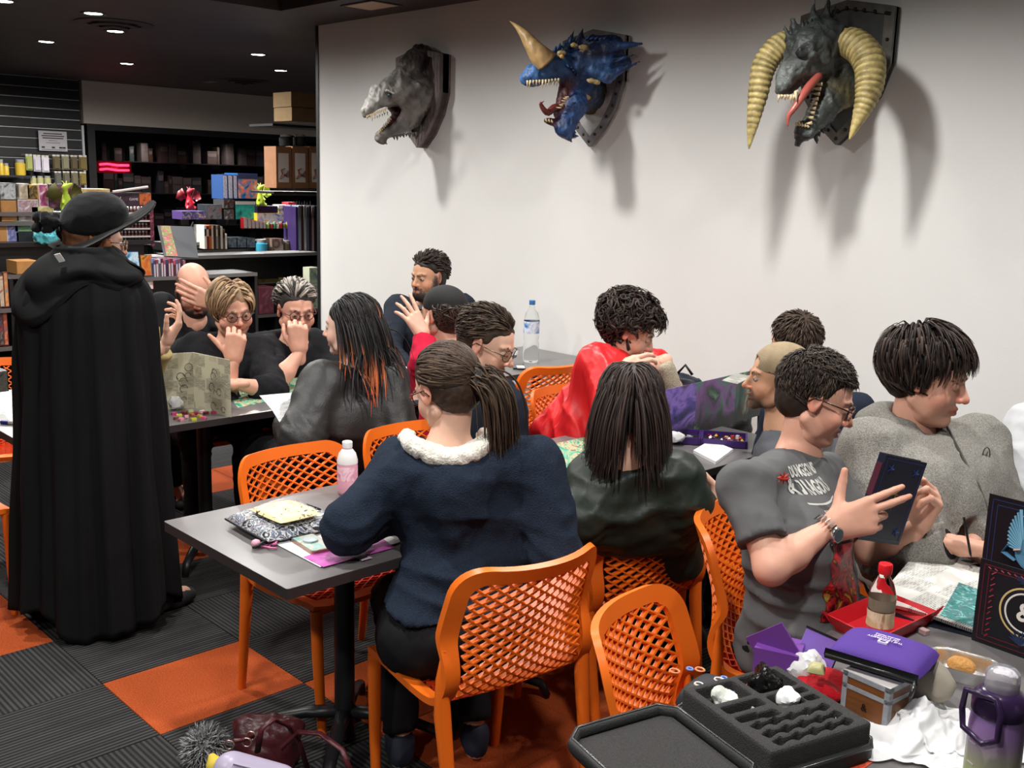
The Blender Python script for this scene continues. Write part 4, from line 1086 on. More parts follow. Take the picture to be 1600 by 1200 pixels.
P, Fc, C = d.mesh(BLK); g = Bag(); g.add(P, Fc, C); g.build('cuff', cloth('black_rib_cuff', (.015, .015, .016), 'cotton'), t)['label'] = 'black ribbed cuff'
# --- person at the right edge in pale grey
t, M, I = figure('person at the right edge in a pale grey long sleeved top', (-1.225, 3.905, 1.137), 0, -10, 0, 1.1, (-1.2, 3.95, .55), 0, 'fair',
    [dict(elbow=(-1.197, 3.477, 0.815), wrist=(-1.083, 3.443, 0.796), fwd=v(1, 0, 0), palm=v(0, -1, 0)), None], shoulders=[(-1.225, 3.648, 1.007), None], build=1.2, topmat=cloth('pale_grey_cotton', (.55, .56, .58), 'cotton'), seed=15, slack=.035, amp=.009, head=dict(brow=(.1, .06, .04)))
b = Bag(); scalp(b, M, (.10, .06, .04)); locks(b, M, 500, .08, flow_crown, .1, .003, [(.12, .08, .05)], mask=scalp_mask(.5, -.5), lift=.008, seed=2); hair_obj(t, b)
# --- man in the tan cap
t, M, I = figure('man in profile facing left wearing a backwards tan cap and grey t-shirt', (-1.921, 3.138, 1.132), 224, 2, 0, 1.02, (-1.93, 3.42, .55), 200, 'tan',
    [dict(elbow=(-1.658, 3.257, 0.688), wrist=(-1.732, 3.042, 0.714), fwd=v(-1, 0, 0), palm=v(0, -1, 0)), dict(elbow=(-1.747, 3.026, 0.713), wrist=(-1.892, 3.018, 0.701), fwd=v(-1, 0, 0), palm=v(0, -1, 0))],
    shoulders=[(-1.877, 3.447, 0.867), (-1.829, 3.062, 0.886)], topmat=cloth('slate_cotton', (.10, .105, .12), 'cotton'), topname='t_shirt', seed=16, sleeves=(.4, .4), head=dict(brow=(.015, .012, .01), mouth=1.2, beard=(.09, .055, .038), facehair='stubble', eyes=(.05, .03, .02), hooked=.3))
b = Bag(); scalp(b, M, (.03, .02, .016), low=-.06); locks(b, M, 700, .03, flow_down, .1, .0022, sh_, mask=lambda U: (U[:, 2] < .2) & (U[:, 2] > -.65) & (U[:, 1] < .1), lift=.004, seed=2); hair_obj(t, b)
def cap_hat(t, M, col, name_mat, back=True, lab=None):
    b = Bag(); d = SDF(.0045); d.ell((0, -.020, .046), (.084, .102, .084), .01); d.ell((0, -.020, .040), (.0775, .094, .078), .005, op='-'); d.box((0, 0, -.02 - .02 * (1)), (.2, .2, .065), 0, .004, op='-')
    sg = -1 if back else 1
    d.ell((0, sg * .125 - .01, .020), (.070, .072, .008), .008, M=None)
    if back: d.ell((0, .085, .058), (.035, .03, .020), .004, op='-')
    P, F, C = d.mesh(col); b.add(P, F, C, M); o = b.build('cap', mat(name_mat, col, .85, vc=True, bump=.2, bscale=300, noise=.1, nscale=40), t)
    if lab: o['label'] = lab
cap_hat(t, M, (.30, .23, .14), 'tan_cotton', True, 'tan cap worn backwards')
# --- man behind him
t, M, I = figure('man seen from behind beyond the tan cap, dark hair and navy top', (-2.150, 3.619, 1.182), 160, -6, 0, 1.05, (-2.02, 4.02, .55), 160, 'fair',
    [None, None], shoulders=[(-1.931, 3.777, 0.935), (-2.149, 3.542, 0.902)], chestpt=(-1.973, 3.677, 0.733), build=1.1, topmat=cloth('navy_cotton', (.018, .024, .040), 'cotton'), seed=17, head=dict(brow=(.05, .03, .02)))
b = Bag(); scalp(b, M, (.045, .028, .020)); locks(b, M, 1500, .05, flow_crown, .0, .0024, [(.05, .032, .024), (.08, .055, .04)], mask=scalp_mask(.5, -.5), lift=.008, seed=3, curl=.12); hair_obj(t, b)

# --- curly haired person in the red cape
def redcape(d, L):
    n, s0, s1 = L['neck'], L['sh'][0], L['sh'][1]
    a = [(-3.091, 3.238, 0.684), (-2.899, 3.221, 0.696), (-2.769, 3.287, 0.712)]
    for p in a: d.cap(s0 * .6 + n * .4, p, .085, .085, .05)
    d.cap(s0, a[1], .08, .11, .05); d.cap(s0, (-2.689, 3.176, 0.859), .085, .09, .05); d.cap(n, a[0], .05, .09, .05); d.cap(s1, (-2.891, 3.605, 0.728), .08, .10, .05); d.cap(s0, (-2.681, 3.275, 0.868), .07, .075, .05)
    d.cap(n - L['F_'] * .02 + UV_ * .02, n + UV_ * .02 + L['F_'] * .03, .065, .06, .02)
t, M, I = figure('person with curly dark hair in a bright red satin cape', (-2.859, 3.466, 1.165), 33, -26, 0, 1.14, (-3.02, 3.50, .55), 20, 'fair',
    [dict(elbow=(-2.723, 3.203, 0.871), wrist=(-2.738, 3.223, 1.001), fwd=v(.75, .45, .2), palm=v(.2, -.4, -.6), curl=(.5, .6, .7, .8)), dict(elbow=(-2.641, 3.529, 0.842), wrist=(-2.662, 3.435, 1.055), fwd=v(-.9, -.35, .3), palm=v(-.2, -.5, -.8), curl=(.45, .5, .55, .6), thumb=(.2, .3))],
    shoulders=[(-2.853, 3.259, 1.029), (-2.879, 3.685, 0.972)], topmat=cloth('beige_print_cotton', (.42, .36, .27), 'heather'), topname='sweater', seed=18, slack=.012, head=dict(brow=(.02, .014, .012), lid=-.3))
I2 = dict(neck=I['neck'], sh=I['sh'], F_=I['F']); d = SDF(.010); redcape(d, I2); d.ell(I['neck'] + UV_ * .06 + I['F'] * .02, (.062, .062, .075), .01, op='-')
P, Fc, C = d.mesh((.5, .5, .5), disp=creases(33, 13, .014, [((-2.846, 3.243, 0.843), .22, (.7, .7, .25), 36, .012)], stretch=(1.3, 1.3, .45)))
g = Bag(); g.add(P, Fc, C); g.build('cape', cloth('red_satin', (.72, .016, .020), 'satin'), t)['label'] = 'bright red satin cape'
d = SDF(.006); n_ = I['neck']
for a in np.linspace(0, 2 * pi, 14)[:-1]:
    q = n_ + I['R'] * .084 * cos(a) + I['F'] * .080 * sin(a) + UV_ * (.062 - .025 * sin(a)); q2 = n_ + I['R'] * .084 * cos(a + .48) + I['F'] * .080 * sin(a + .48) + UV_ * (.062 - .025 * sin(a + .48)); d.cap(q, q2, .016, k=.006)
P, Fc, C = d.mesh(); g = Bag(); g.add(P, Fc, C); g.build('collar', cloth('blue_velvet_collar', (.01, .05, .17), 'velvet'), t)['label'] = 'blue collar lining'
bb = MB(); bb.tube([n_ + I['F'] * .07 + UV_ * .03, n_ + I['F'] * .10 - UV_ * .03, n_ + I['F'] * .10 - UV_ * .09], .004, 6); bb.tube([n_ + I['F'] * .07 + UV_ * .03 + I['R'] * .01, n_ + I['F'] * .11 - UV_ * .02 + I['R'] * .03, n_ + I['F'] * .11 - UV_ * .06 + I['R'] * .035], .004, 6); bb.build('cord', mat('gold_cord', (.6, .36, .10), .5, .3), t, smooth=True, world=True)
cu = [(.018, .012, .010), (.03, .02, .016), (.05, .034, .027)]
b = Bag(); scalp(b, M, (.018, .012, .010), amp=.006, freq=70); locks(b, M, 1900, .12, flow_down, .05, .0030, cu, mask=scalp_mask(.42, -.72), lift=.026, seed=4, ds=.009, curl=.62, jit=.5); hair_obj(t, b)
# --- man with glasses looking down to the right
t, M, I = figure('man with brown hair, beard and wire glasses bending over papers, dark jumper', (-3.097, 2.844, 1.131), 24, -22, 0, 1.22, (-3.05, 2.92, .55), 10, 'fair',
    [None, None],
    shoulders=[(-3.057, 2.676, 0.907), (-3.205, 3.026, 0.871)], build=.9, topmat=cloth('midnight_knit', (.012, .016, .026), 'cotton'), topname='jumper', seed=19, head=dict(brow=(.06, .035, .02), beard=(.17, .085, .045), facehair='stubble', eyes=(.05, .08, .10)))
b = Bag(); scalp(b, M, (.042, .027, .019)); locks(b, M, 1800, .055, flow_back, .05, .0024, [(.05, .032, .022), (.085, .055, .036), (.03, .02, .015)], mask=scalp_mask(.50, -.55), lift=.008, seed=7, curl=.06); hair_obj(t, b); glasses(t, M, (.10, .08, .07), thick=.0015, metal=.8)
# --- person in the leather jacket
t, M, I = figure('person in a black leather jacket with long black hair dyed orange at the ends', (-3.623, 2.528, 1.162), 212, -4, 0, 1.10, (-3.72, 2.50, .55), 178, 'pale',
    [dict(elbow=(-3.359, 2.598, 0.700), wrist=(-3.617, 2.672, 0.607), fwd=v(-1, 0, -1), palm=v(0, -1, 0)), dict(elbow=(-3.438, 2.165, 0.751), wrist=(-3.616, 2.205, 0.769), fwd=v(-.25, .4, -.6), palm=v(.7, 0, -.5), curl=(.7, .75, .8, .85), thumb=(.2, .6))],
    fem=.8, build=1.12, shoulders=[(-3.495, 2.629, 0.944), (-3.580, 2.365, 0.946)], chestpt=(-3.555, 2.486, 0.762), topmat=cloth('black_leather', (.018, .017, .017), 'leather'), topname='leather_jacket', seed=20, slack=.036, amp=.006, cfreq=10, h=.0085, head=dict(brow=(.02, .015, .015)), zones=[((-3.480, 2.283, 0.805), .18, (1, .3, 1), 28, .012)])
def omb(Path, t_, C, r, ph):
    w = np.clip((t_ - .55) / .2, 0, 1)[..., None] * (((ph[:, 0] > 4.2) | ((Path[:, 0, 0] > .03) & (ph[:, 0] > 2.8)))[:, None, None]); o = np.array([.70, .20, .07]) * (1 - np.clip((t_ - .8) / .3, 0, 1))[..., None] + np.array([.65, .07, .07]) * np.clip((t_ - .8) / .3, 0, 1)[..., None]
    return C * (1 - w) + o * w
lb = [(.012, .011, .012), (.02, .018, .018), (.035, .03, .03)]
b = Bag(); scalp(b, M, (.012, .011, .012), amp=.001, fringe=.015)
locks(b, M, 2200, .40, lambda U: tangent(U, np.c_[U[:, 0] * .5, -.75 * np.ones(len(U)), -.8 + 0 * U[:, 0]]), .35, .0023, lb, mask=lambda U: scalp_mask(.45, -.75)(U) & ~((U[:, 1] > .12) & (U[:, 2] < .25)), facew=.3, facey=.02, lift=.010, seed=15, jit=.5, ombre=omb, colliders=(((0, -.03, -.10), .092), ((0, -.02, -.19), .115), ((.1, -.02, -.24), .11), ((-.1, -.02, -.24), .11)), ds=.024, zfree=.02); hair_obj(t, b)
# --- black cap, red top
t, M, I = figure('person in a black cap and crimson top raising a hand, seen from behind', (-3.780, 3.169, 1.151), 192, 0, 0, 1.12, (-3.72, 3.24, .55), 190, 'fair',
    [None, dict(elbow=(-3.644, 2.960, 0.949), wrist=(-3.718, 3.017, 1.060), fwd=v(-.45, .75, -.1), palm=v(-.6, .2, -.6), curl=(.12, .18, .25, .3), thumb=(.1, -.4), spread=.14)],
    fem=.3, shoulders=[(-3.628, 3.253, 0.891), (-3.760, 3.046, 0.899)], topmat=cloth('crimson_cotton', (.50, .012, .045), 'cotton'), topname='sweater', seed=21, head=dict(brow=(.03, .02, .015)), slack=.02)
b = Bag(); scalp(b, M, (.03, .02, .015)); locks(b, M, 1200, .10, lambda U: tangent(U, np.c_[U[:, 0] * .1, -.5 * np.ones(len(U)), -.4 + 0 * U[:, 0]]), .0, .0026, [(.03, .02, .015), (.06, .04, .03)], mask=lambda U: (U[:, 2] < .35) & (U[:, 2] > -.8) & (U[:, 1] < .15), lift=.010, seed=5, curl=.35, ds=.010); hair_obj(t, b)
cap_hat(t, M, (.013, .013, .014), 'black_cotton_cap', False, 'black cap')
# --- bearded man at the wall
t, M, I = figure('bearded man facing the room in a dark denim shirt against the white wall', (-4.826, 3.936, 1.215), -84, -6, 0, 1.16, (-4.93, 4.02, .58), -52, 'tan',
    [dict(elbow=(-4.841, 3.655, 0.789), wrist=(-4.581, 3.609, 0.710), fwd=v(1, -.2, .3), palm=v(0, -1, 0)), dict(elbow=(-4.575, 4.064, 0.741), wrist=(-4.502, 3.829, 0.680), fwd=v(-1, 0, .3), palm=v(0, -1, 0))],
    shoulders=[(-5.001, 3.847, 1.018), (-4.621, 4.031, 1.054)], build=1.05, topmat=cloth('dark_denim', (.020, .026, .038), 'denim'), topname='shirt', seed=22, head=dict(brow=(.02, .015, .012), beard=(.035, .024, .020), beardlen=.004, eyes=(.05, .03, .02)), slack=.016)
b = Bag(); scalp(b, M, (.02, .015, .012)); locks(b, M, 1500, .055, flow_back, .0, .0026, [(.022, .016, .013), (.045, .032, .026)], mask=scalp_mask(.50, -.5), lift=.014, seed=7, curl=.15); hair_obj(t, b)
# --- fair haired woman
t, M, I = figure('fair haired woman in glasses and black top resting her mouth on her hand', (-4.631, 2.530, 1.126), -8, -14, -4, 1.14, (-4.98, 2.50, .56), -12, 'pink',
    [dict(elbow=(-4.404, 2.360, 0.727), wrist=(-4.389, 2.397, 0.910), fwd=v(.15, .95, .0), palm=v(-.3, .0, -.95), curl=(1.15, 1.2, 1.25, 1.3), thumb=(.0, -.4), hs=1.08), dict(elbow=(-4.326, 2.567, 0.758), wrist=(-4.312, 2.379, 0.820), fwd=v(-1, 0, .3), palm=v(0, -1, 0), curl=(.4, .5, .5, .5))],
    fem=1., build=1.32, shoulders=[(-4.703, 2.373, 0.935), (-4.708, 2.722, 0.893)], topmat=cloth('black_flecked_knit', (.014, .014, .016), 'heather'), topname='jumper', seed=23, sleeves=(.66, .8), head=dict(brow=(.2, .13, .08), chub=.8, eyes=(.1, .1, .1)), slack=.024, neckcut=(.05, .02, .02))
bl = [(.36, .235, .13), (.25, .155, .085), (.46, .32, .19), (.16, .10, .06)]
b = Bag(); scalp(b, M, (.24, .15, .08), amp=.001, fringe=.01); locks(b, M, 1900, .135, lambda U: tangent(U, np.c_[np.sign(U[:, 0] + .25) * 1.1, .15 * np.ones(len(U)), -.7 + 0 * U[:, 0]]), .2, .0028, bl, mask=scalp_mask(.42, -.55), lift=.014, seed=9, jit=.3, ds=.012); hair_obj(t, b); glasses(t, M, (.03, .02, .02), thick=.0018)
# --- dark haired woman
t, M, I = figure('woman with grey streaked dark hair and glasses in a black t-shirt, hand at her chin', (-4.697, 2.936, 1.093), -14, -12, 0, 1.16, (-4.98, 3.02, .56), -6, 'pink',
    [dict(elbow=(-4.417, 2.654, 0.778), wrist=(-4.417, 2.780, 0.914), fwd=v(-.05, .95, .0), palm=v(-.2, .1, -.9), curl=(1.2, 1.25, 1.3, 1.3), thumb=(.2, .6), hs=1.1), dict(elbow=(-4.420, 3.038, 0.693), wrist=(-4.334, 2.844, 0.730), fwd=v(-1, 0, .3), palm=v(0, -1, 0), hand=False)],
    fem=1., build=1.36, wide=1.08, shoulders=[(-4.723, 2.780, 0.895), (-4.720, 3.141, 0.863)], topmat=cloth('black_cotton', (.010, .010, .012), 'cotton'), topname='t_shirt', seed=24, sleeves=(.42, .42), head=dict(brow=(.05, .04, .035), chub=.9, eyes=(.08, .06, .05)), slack=.02, neckcut=(.05, .02, .02))
def streak(Path, t_, C, r, ph):
    w = ((Path[:, 0, 1] > -.03) & (Path[:, 0, 2] > .07) & (ph[:, 0] > 2.0))[:, None, None]; return np.where(w, np.array([.42, .38, .34]), C)
b = Bag(); scalp(b, M, (.03, .025, .022), amp=.001); locks(b, M, 1500, .085, lambda U: tangent(U, np.c_[U[:, 0] * .7 - .5, -.8 * np.ones(len(U)), .1 + 0 * U[:, 0]]), .1, .0028, [(.025, .02, .018), (.05, .042, .038), (.09, .08, .07)], mask=scalp_mask(.48, -.5), lift=.016, seed=12, jit=.3, ombre=streak, curl=.08); hair_obj(t, b); glasses(t, M, (.10, .015, .025), thick=.002)
# --- bald man hiding his face
t, M, I = figure('bald bearded man in a black jumper covering his eyes with his hand', (-5.242, 2.641, 1.166), -14, -36, -6, 1.14, (-5.65, 2.42, .56), -10, 'pink',
    [dict(elbow=(-5.205, 2.377, 0.712), wrist=(-4.897, 2.405, 0.723), fwd=v(1, -.2, .3), palm=v(0, -1, 0)), dict(elbow=(-4.919, 2.719, 0.875), wrist=(-4.940, 2.644, 1.106), fwd=v(-.93, .38, .25), palm=v(-.2, .05, -1), curl=(.18, .2, .22, .25), thumb=(.1, .2), hs=1.12)],
    build=1.3, wide=1.1, shoulders=[(-5.330, 2.493, 1.068), (-5.325, 2.839, 0.974)], chestpt=(-5.381, 2.593, 0.824), topmat=cloth('black_wool', (.013, .013, .015), 'cotton'), topname='jumper', seed=25, head=dict(brow=(.05, .03, .02), beard=(.03, .022, .018), beardlen=.009), slack=.022)
b = Bag(); locks(b, M, 1300, .012, flow_down, .0, .0016, [(.16, .11, .08)], mask=lambda U: (U[:, 2] < .42) & (U[:, 2] > -.55) & (U[:, 1] < .3), lift=.000, ell=((0, -.020, .036), (.0745, .0925, .080)), seed=12, ds=.004); hair_obj(t, b)

# ------------------------------------------------------------------ standing figure in the black cape and hat
blackc = cloth('black_cape_cloth', (.0075, .0075, .008), 'cotton')
t, M, I = figure('person standing in a long black hooded cape and black velvet hat, back to the room', (-4.040, 1.634, 1.506), 86, -4, 0, 1.08, (-4.01, 1.62, .98), 108, 'fair',
    [dict(elbow=(-4.309, 1.928, 0.929), wrist=(-4.153, 1.950, 1.061), fwd=v(.4, .65, -.2), palm=v(-.9, .2, .1), curl=(.35, .6, .75, .8), thumb=(.2, .3)), dict(elbow=(-4.025, 1.464, 0.945), wrist=(-4.118, 1.586, 0.942), fwd=v(1, 0, -.5), palm=v(0, -1, 0), hand=False)],
    shoulders=[(-4.228, 1.771, 1.223), (-4.092, 1.450, 1.250)], chestpt=(-4.009, 1.587, 1.061), topmat=cloth('gold_satin', (.42, .33, .13), 'satin'), topname='robe', seed=30, slack=.02, hem=.0, hemz=-.3, sleeves=(.93, .9),
    knees=[(-3.92, 1.70, .52), (-4.02, 1.54, .52)], ankles=[(-3.86, 1.76, .085), (-4.02, 1.52, .085)], lower='black trousers', head=dict(brow=(.25, .09, .03), beard=(.40, .13, .035), beardlen=.010), zones=[((-3.833, 1.781, 1.105), .12, (.2, .2, 1), 110, .004)])
b = Bag(); scalp(b, M, (.10, .04, .02), low=-.03); locks(b, M, 500, .04, flow_down, .1, .003, [(.35, .13, .04), (.22, .07, .02)], mask=lambda U: (U[:, 2] < .1) & (U[:, 1] < .4) & (U[:, 1] > -.3), lift=.004, seed=2); hair_obj(t, b)
# cape: rings of cloth hanging from the shoulders, folds deepening towards the hem
def cape(t):
    ax = np.array([-3.965, 1.565]); zs = np.linspace(1.475, .055, 60); na = 260; G = []
    r_ = np.random.RandomState(5); ph = r_.rand(8) * 6.28
    for z in zs:
        f = (1.475 - z) / 1.42
        tz = np.clip((1.475 - z) / .20, 0, 1); wid = .095 + (.240 - .095) * (tz * (2 - tz)) + .068 * f; dep = .085 + (.17 - .085) * tz ** .7 + .085 * f
        row = []
        for k in range(na):
            a = 2 * pi * k / na; sag = 0
            fd = (.004 + .040 * f ** .8) * (np.sin(11 * a + ph[0] + .9 * np.sin(2.2 * f + ph[1])) * .45 + .55 * abs(np.sin(6.5 * a + ph[2] + .5 * f)) ** .6 + .25 * np.sin(23 * a + ph[3] + f) - .4)
            fd += .010 * (1 - f) * np.sin(5 * a + 9 * z + ph[4]) * tz
            x = (wid + fd) * cos(a); y = (dep + fd) * sin(a)
            row.append(ax + RV[:2] * (x - .012 * f - .005) + TV[:2] * y)
        hemz = z + (.05 * f ** 6) * (np.sin(3 * np.arange(na) * 2 * pi / na + 1.) + np.sin(7 * np.arange(na) * 2 * pi / na) * .4)
        G.append([(p[0], p[1], hz) for p, hz in zip(row, hemz)])
    G = np.array(G); G = np.concatenate([G, G[:, :1]], 1)
    b = MB(); b.sheet(G, .004); o = b.build('cape', blackc, t, smooth=True, world=True); o['label'] = 'long black cape'
cape(t)
n_ = I['neck']
# hood lying over the shoulders and back: a cowl of cloth with a low point on the left
ax = np.array([-3.965, 1.565]); G = []; na = 200
for j in range(26):
    row = []
    for k in range(na + 1):
        a = 2 * pi * k / na; low = 1.375 - .17 * math.exp(-((((a - 2.25 + pi) % (2 * pi)) - pi) / .75) ** 2) - .02 * sin(3 * a)
        u = j / 25; z = 1.50 + (low - 1.50) * u; tz = np.clip((1.475 - z) / .20, 0, 1)
        wid = .088 + (.240 - .095) * (tz * (2 - tz)) + .068 * (1.475 - z) / 1.42; dep = .080 + (.17 - .085) * tz ** .7 + .085 * (1.475 - z) / 1.42
        bul = .016 + .030 * sin(pi * min(1, u * 1.15)) * (.6 + .4 * sin(2.3 * a)) + .012 * abs(sin(5 * a + 7 * u)) * u + .016 * sin(9 * u + 2.2 * a) * sin(pi * u)
        if u > .93: bul *= .35
        row.append((*(ax + RV[:2] * ((wid + bul) * cos(a) - .005) + TV[:2] * (dep + bul) * sin(a)), z + .012 * sin(6 * a) * u))
    G.append(row)
b = MB(); b.sheet(G, .004); b.build('hood', blackc, t, smooth=True, world=True)['label'] = 'black hood lying over the shoulders'
b = MB(); b.rbox(-.012, .012, -.018, .018, -.001, .001, .002, M=frame((-3.873, 1.431, 1.467), v(.95, .25, .1), v(-.2, .8, .5))); b.build('care_tag', mat('white_tag', (.8, .8, .78), .7), t, world=True)['label'] = 'small white tag at the neckline'
# hat
MH = M @ np.eye(4); hatc = cloth('black_velvet', (.0065, .0065, .0075), 'velvet'); brimc = cloth('black_felt', (.014, .014, .015), 'velvet')
d = SDF(.006); hx = np.array((-4.023, 1.643, 1.576)); tl = nrm(RV * 1 + UV_ * .26)   # brim rises to the right
up0 = UV_ + TV * .30; up = nrm(up0 - tl * up0.dot(tl)); MB_ = np.stack([tl, np.cross(up, tl), up], 1)
d.ell(hx + up * .035, (.128, .115, .078), .02, M=MB_); d.ell(hx + up * .055 - tl * .02, (.110, .105, .068), .03, M=MB_); d.ell(hx - tl * .115 + up * .0, (.05, .06, .045), .03)
P, Fc, C = d.mesh(disp=creases(51, 13, .005)); g = Bag(); g.add(P, Fc, C); g.build('hat_crown', hatc, t)['label'] = 'gathered black velvet hat crown'
G = []
for r in np.linspace(.09, 1, 12):
    row = []
    for k in range(73):
        a = 2 * pi * k / 72; R0 = .19 + .045 * max(0, cos(a)) ** 3 + .02 * max(0, cos(a + pi)) ** 2
        rise = .055 * max(0, cos(a)) ** 2 * r ** 3 + .008 * sin(4 * a) * r ** 2 - .012 * r ** 2
        row.append(hx - up * .012 + tl * R0 * r * cos(a) + np.cross(up, tl) * .165 * r * sin(a) + up * rise)
    G.append(row)
b = MB(); b.sheet(G, .007); b.build('hat_brim', brimc, t, smooth=True, world=True)['label'] = 'upturned black hat brim'
d = SDF(.006); r_ = np.random.RandomState(3)
for k in range(16):
    p = np.array((-4.083, 1.480, 1.584)) + r_.normal(size=3) * .019; d.ell(p, r_.uniform(.014, .024), .006)
P, Fc, C = d.mesh(disp=lambda P, N: .004 * fbm(P, 120, 3, 2)); g = Bag(); g.add(P, Fc, C); g.build('hat_rosette', hatc, t)['label'] = 'ruffled black rosette on the hat'
glasses(t, M, (.02, .02, .02), thick=.002)
# slim gold wand held in the hand
w = thing('wand', 'slim gold tipped wand held by the person in the black cape', 'wand', (-3.924, 1.807, 1.168))
b = MB(); b.tube([(-3.982, 1.801, 1.257), (-3.949, 1.808, 1.211), (-3.923, 1.810, 1.176)], [.002, .007, .011], 8); b.tube([(-3.923, 1.810, 1.176), (-3.892, 1.799, 1.129)], [.014, .012], 8); b.build('shaft', mat('gold_wand', (.62, .5, .2), .35, .6), w, smooth=True, world=True)

# ================================================================== three mounted dragon heads on the white wall
def plaque(t, x0, z0, face, rim, rivets, w=.24, hgt=.66, thick=.055):
    R = [(0, 0), (.10, .09), (.19, .22), (w, .36), (w, hgt - .05), (w - .02, hgt - .045), (.10, hgt - .02), (0, hgt)]
    out = [(x, z) for x, z in R] + [(-x, z) for x, z in R[-2:0:-1]]
    inn = [(x * .80, .055 + z * .86) for x, z in out]
    def P(pts, n0, n1, b, m, bev=.004):
        M = np.array([[1, 0, 0, x0], [0, 0, -1, WY], [0, 1, 0, z0], [0, 0, 0, 1]], float)
        b.prism(pts, n0, n1, m, M, bev)
    b = MB(); P(out, 0, thick * .75, b, 0); b.build('plaque', face, t, world=True)
    b = MB()
    n = len(out)
    for k in range(n):
        a, c = out[k], out[(k + 1) % n]; i, j = inn[k], inn[(k + 1) % n]
        V = [(p[0] + x0, WY - q, p[1] + z0) for q in (.02, thick) for p in (a, c, j, i)]
        b.add(V, [(0, 1, 2, 3), (4, 7, 6, 5), (0, 4, 5, 1), (1, 5, 6, 2), (2, 6, 7, 3), (3, 7, 4, 0)])
    b.build('plaque_rim', rim, t, world=True)
    if rivets:
        for k in range(n):
            for f in (.0, .5):
                a, c = np.array(out[k]), np.array(out[(k + 1) % n]); m = (a * (1 - f) + c * f) * .90 + np.array([0, .03])
                b = MB(); b.lathe([(.009, 0), (.008, .004), (.004, .007), (0, .008)], n=10, M=frame((m[0] + x0, WY - thick, m[1] + z0), (1, 0, 0), (0, 0, 1))); b.build('rivet', rivets, t, smooth=True, world=True)
def teeth(t, rows, m, name='teeth'):
    b = MB(); r_ = np.random.RandomState(3)
    for p0, p1, n, L, d, rad in rows:
        p0, p1 = np.array(p0), np.array(p1); d = nrm(d)
        for k in range(n):
            p = p0 + (p1 - p0) * ((k + .5) / n); l = L * r_.uniform(.6, 1.2); q = p + nrm(d + r_.normal(size=3) * .12) * l
            b.tube([p, p * .5 + q * .5 + nrm(p1 - p0) * .002, q], [rad, rad * .65, rad * .08], 7)
    b.build(name, m, t, smooth=True, world=True)['kind'] = 'stuff'
def horn(t, pts, rad, m, ribs=0, amp=.0, name='horn', lab=None, n=14):
    P = np.array(pts); k = len(P); T = np.linspace(0, k - 1, 150 if ribs else 18); out = []
    for x in T:
        i = min(int(x), k - 2); u = x - i; p0, p1, p2, p3 = P[max(i - 1, 0)], P[i], P[i + 1], P[min(i + 2, k - 1)]
        out.append(.5 * (2 * p1 + (p2 - p0) * u + (2 * p0 - 5 * p1 + 4 * p2 - p3) * u * u + (3 * p1 - p0 - 3 * p2 + p3) * u ** 3))
    R = np.interp(T, range(k), rad)
    if ribs: R = R * (1 + amp * np.abs(np.sin(T / T[-1] * ribs * pi)) * np.clip((1 - T / T[-1]) * 3, 0, 1))
    b = MB(); b.tube(out, R, n); col = None
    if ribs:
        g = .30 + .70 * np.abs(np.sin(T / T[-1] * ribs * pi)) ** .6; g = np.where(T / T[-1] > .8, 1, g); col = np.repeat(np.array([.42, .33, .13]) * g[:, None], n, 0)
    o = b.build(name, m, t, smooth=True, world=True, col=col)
    if lab: o['label'] = lab
m_bone = mat('old_ivory', (.50, .40, .24), .5, noise=.15, nscale=40); m_mouth = mat('dark_mouth', (.045, .008, .008), .35); m_dr = mat('painted_resin', (.2, .2, .2), .5, vc=True, bump=.4, bscale=90)
def eye(t, p, r, col, out=TV):
    b = MB(); b.lathe([(r * sin(a), -r * cos(a)) for a in np.linspace(0.01, pi - .01, 9)], n=12, M=frame(p, (1, 0, 0), (0, 0, 1))); b.build('eye', mat('dragon_eye_%d' % int(col[0] * 99), col, .15), t, smooth=True, world=True)
def scaly(seed, a=.006, f=60, a2=.010, f2=22): return lambda P, N: a * fbm(P, f, seed, 2, ridge=True) + a2 * fbm(P, f2, seed + 1, 2, ridge=True)
def tint(P, C, seed, amt=.5, f=30): return np.clip(C * (1 + amt * fbm(P, f, seed, 3))[:, None], 0, 1)
# --- grey skull like dragon
t = thing('mounted_dragon', 'small pale grey fanged dragon head on a plain wooden shield, leftmost on the wall', 'wall decoration', (-5.76, WY, 2.0), 0, 'dragon heads on the white wall')
wd_ = mat('dark_weathered_wood', (.16, .13, .125), .55, noise=.5, nscale=6, wave=(9, 'X', 6), bump=.3)
plaque(t, -5.76, 2.0, wd_, wd_, None, thick=.10)
g1, g2, g3 = (.20, .185, .17), (.34, .33, .31), (.06, .05, .048)
d = SDF(.0075)
d.cap((-5.758, 4.650, 2.342), (-5.763, 4.520, 2.332), .155, .150, .03, g1); d.cap((-5.763, 4.520, 2.341), (-5.744, 4.380, 2.363), .145, .105, .05, g1)
d.cap((-5.744, 4.380, 2.371), (-5.759, 4.280, 2.331), .085, .075, .04, g2); d.cap((-5.759, 4.280, 2.314), (-5.766, 4.160, 2.224), .070, .036, .03, g2); d.cap((-5.766, 4.160, 2.224), (-5.780, 4.150, 2.191), .030, .012, .02, g2)
d.cap((-5.750, 4.500, 2.212), (-5.733, 4.400, 2.139), .10, .07, .04, g1); d.cap((-5.733, 4.400, 2.155), (-5.745, 4.260, 2.048), .065, .030, .03, g1); d.cap((-5.745, 4.260, 2.048), (-5.713, 4.300, 2.008), .030, .004, .02, g3)
# mouth hollow
d.cap((-5.747, 4.410, 2.240), (-5.701, 4.180, 2.126), .040, .070, .02, (.05, .010, .012), op='-')
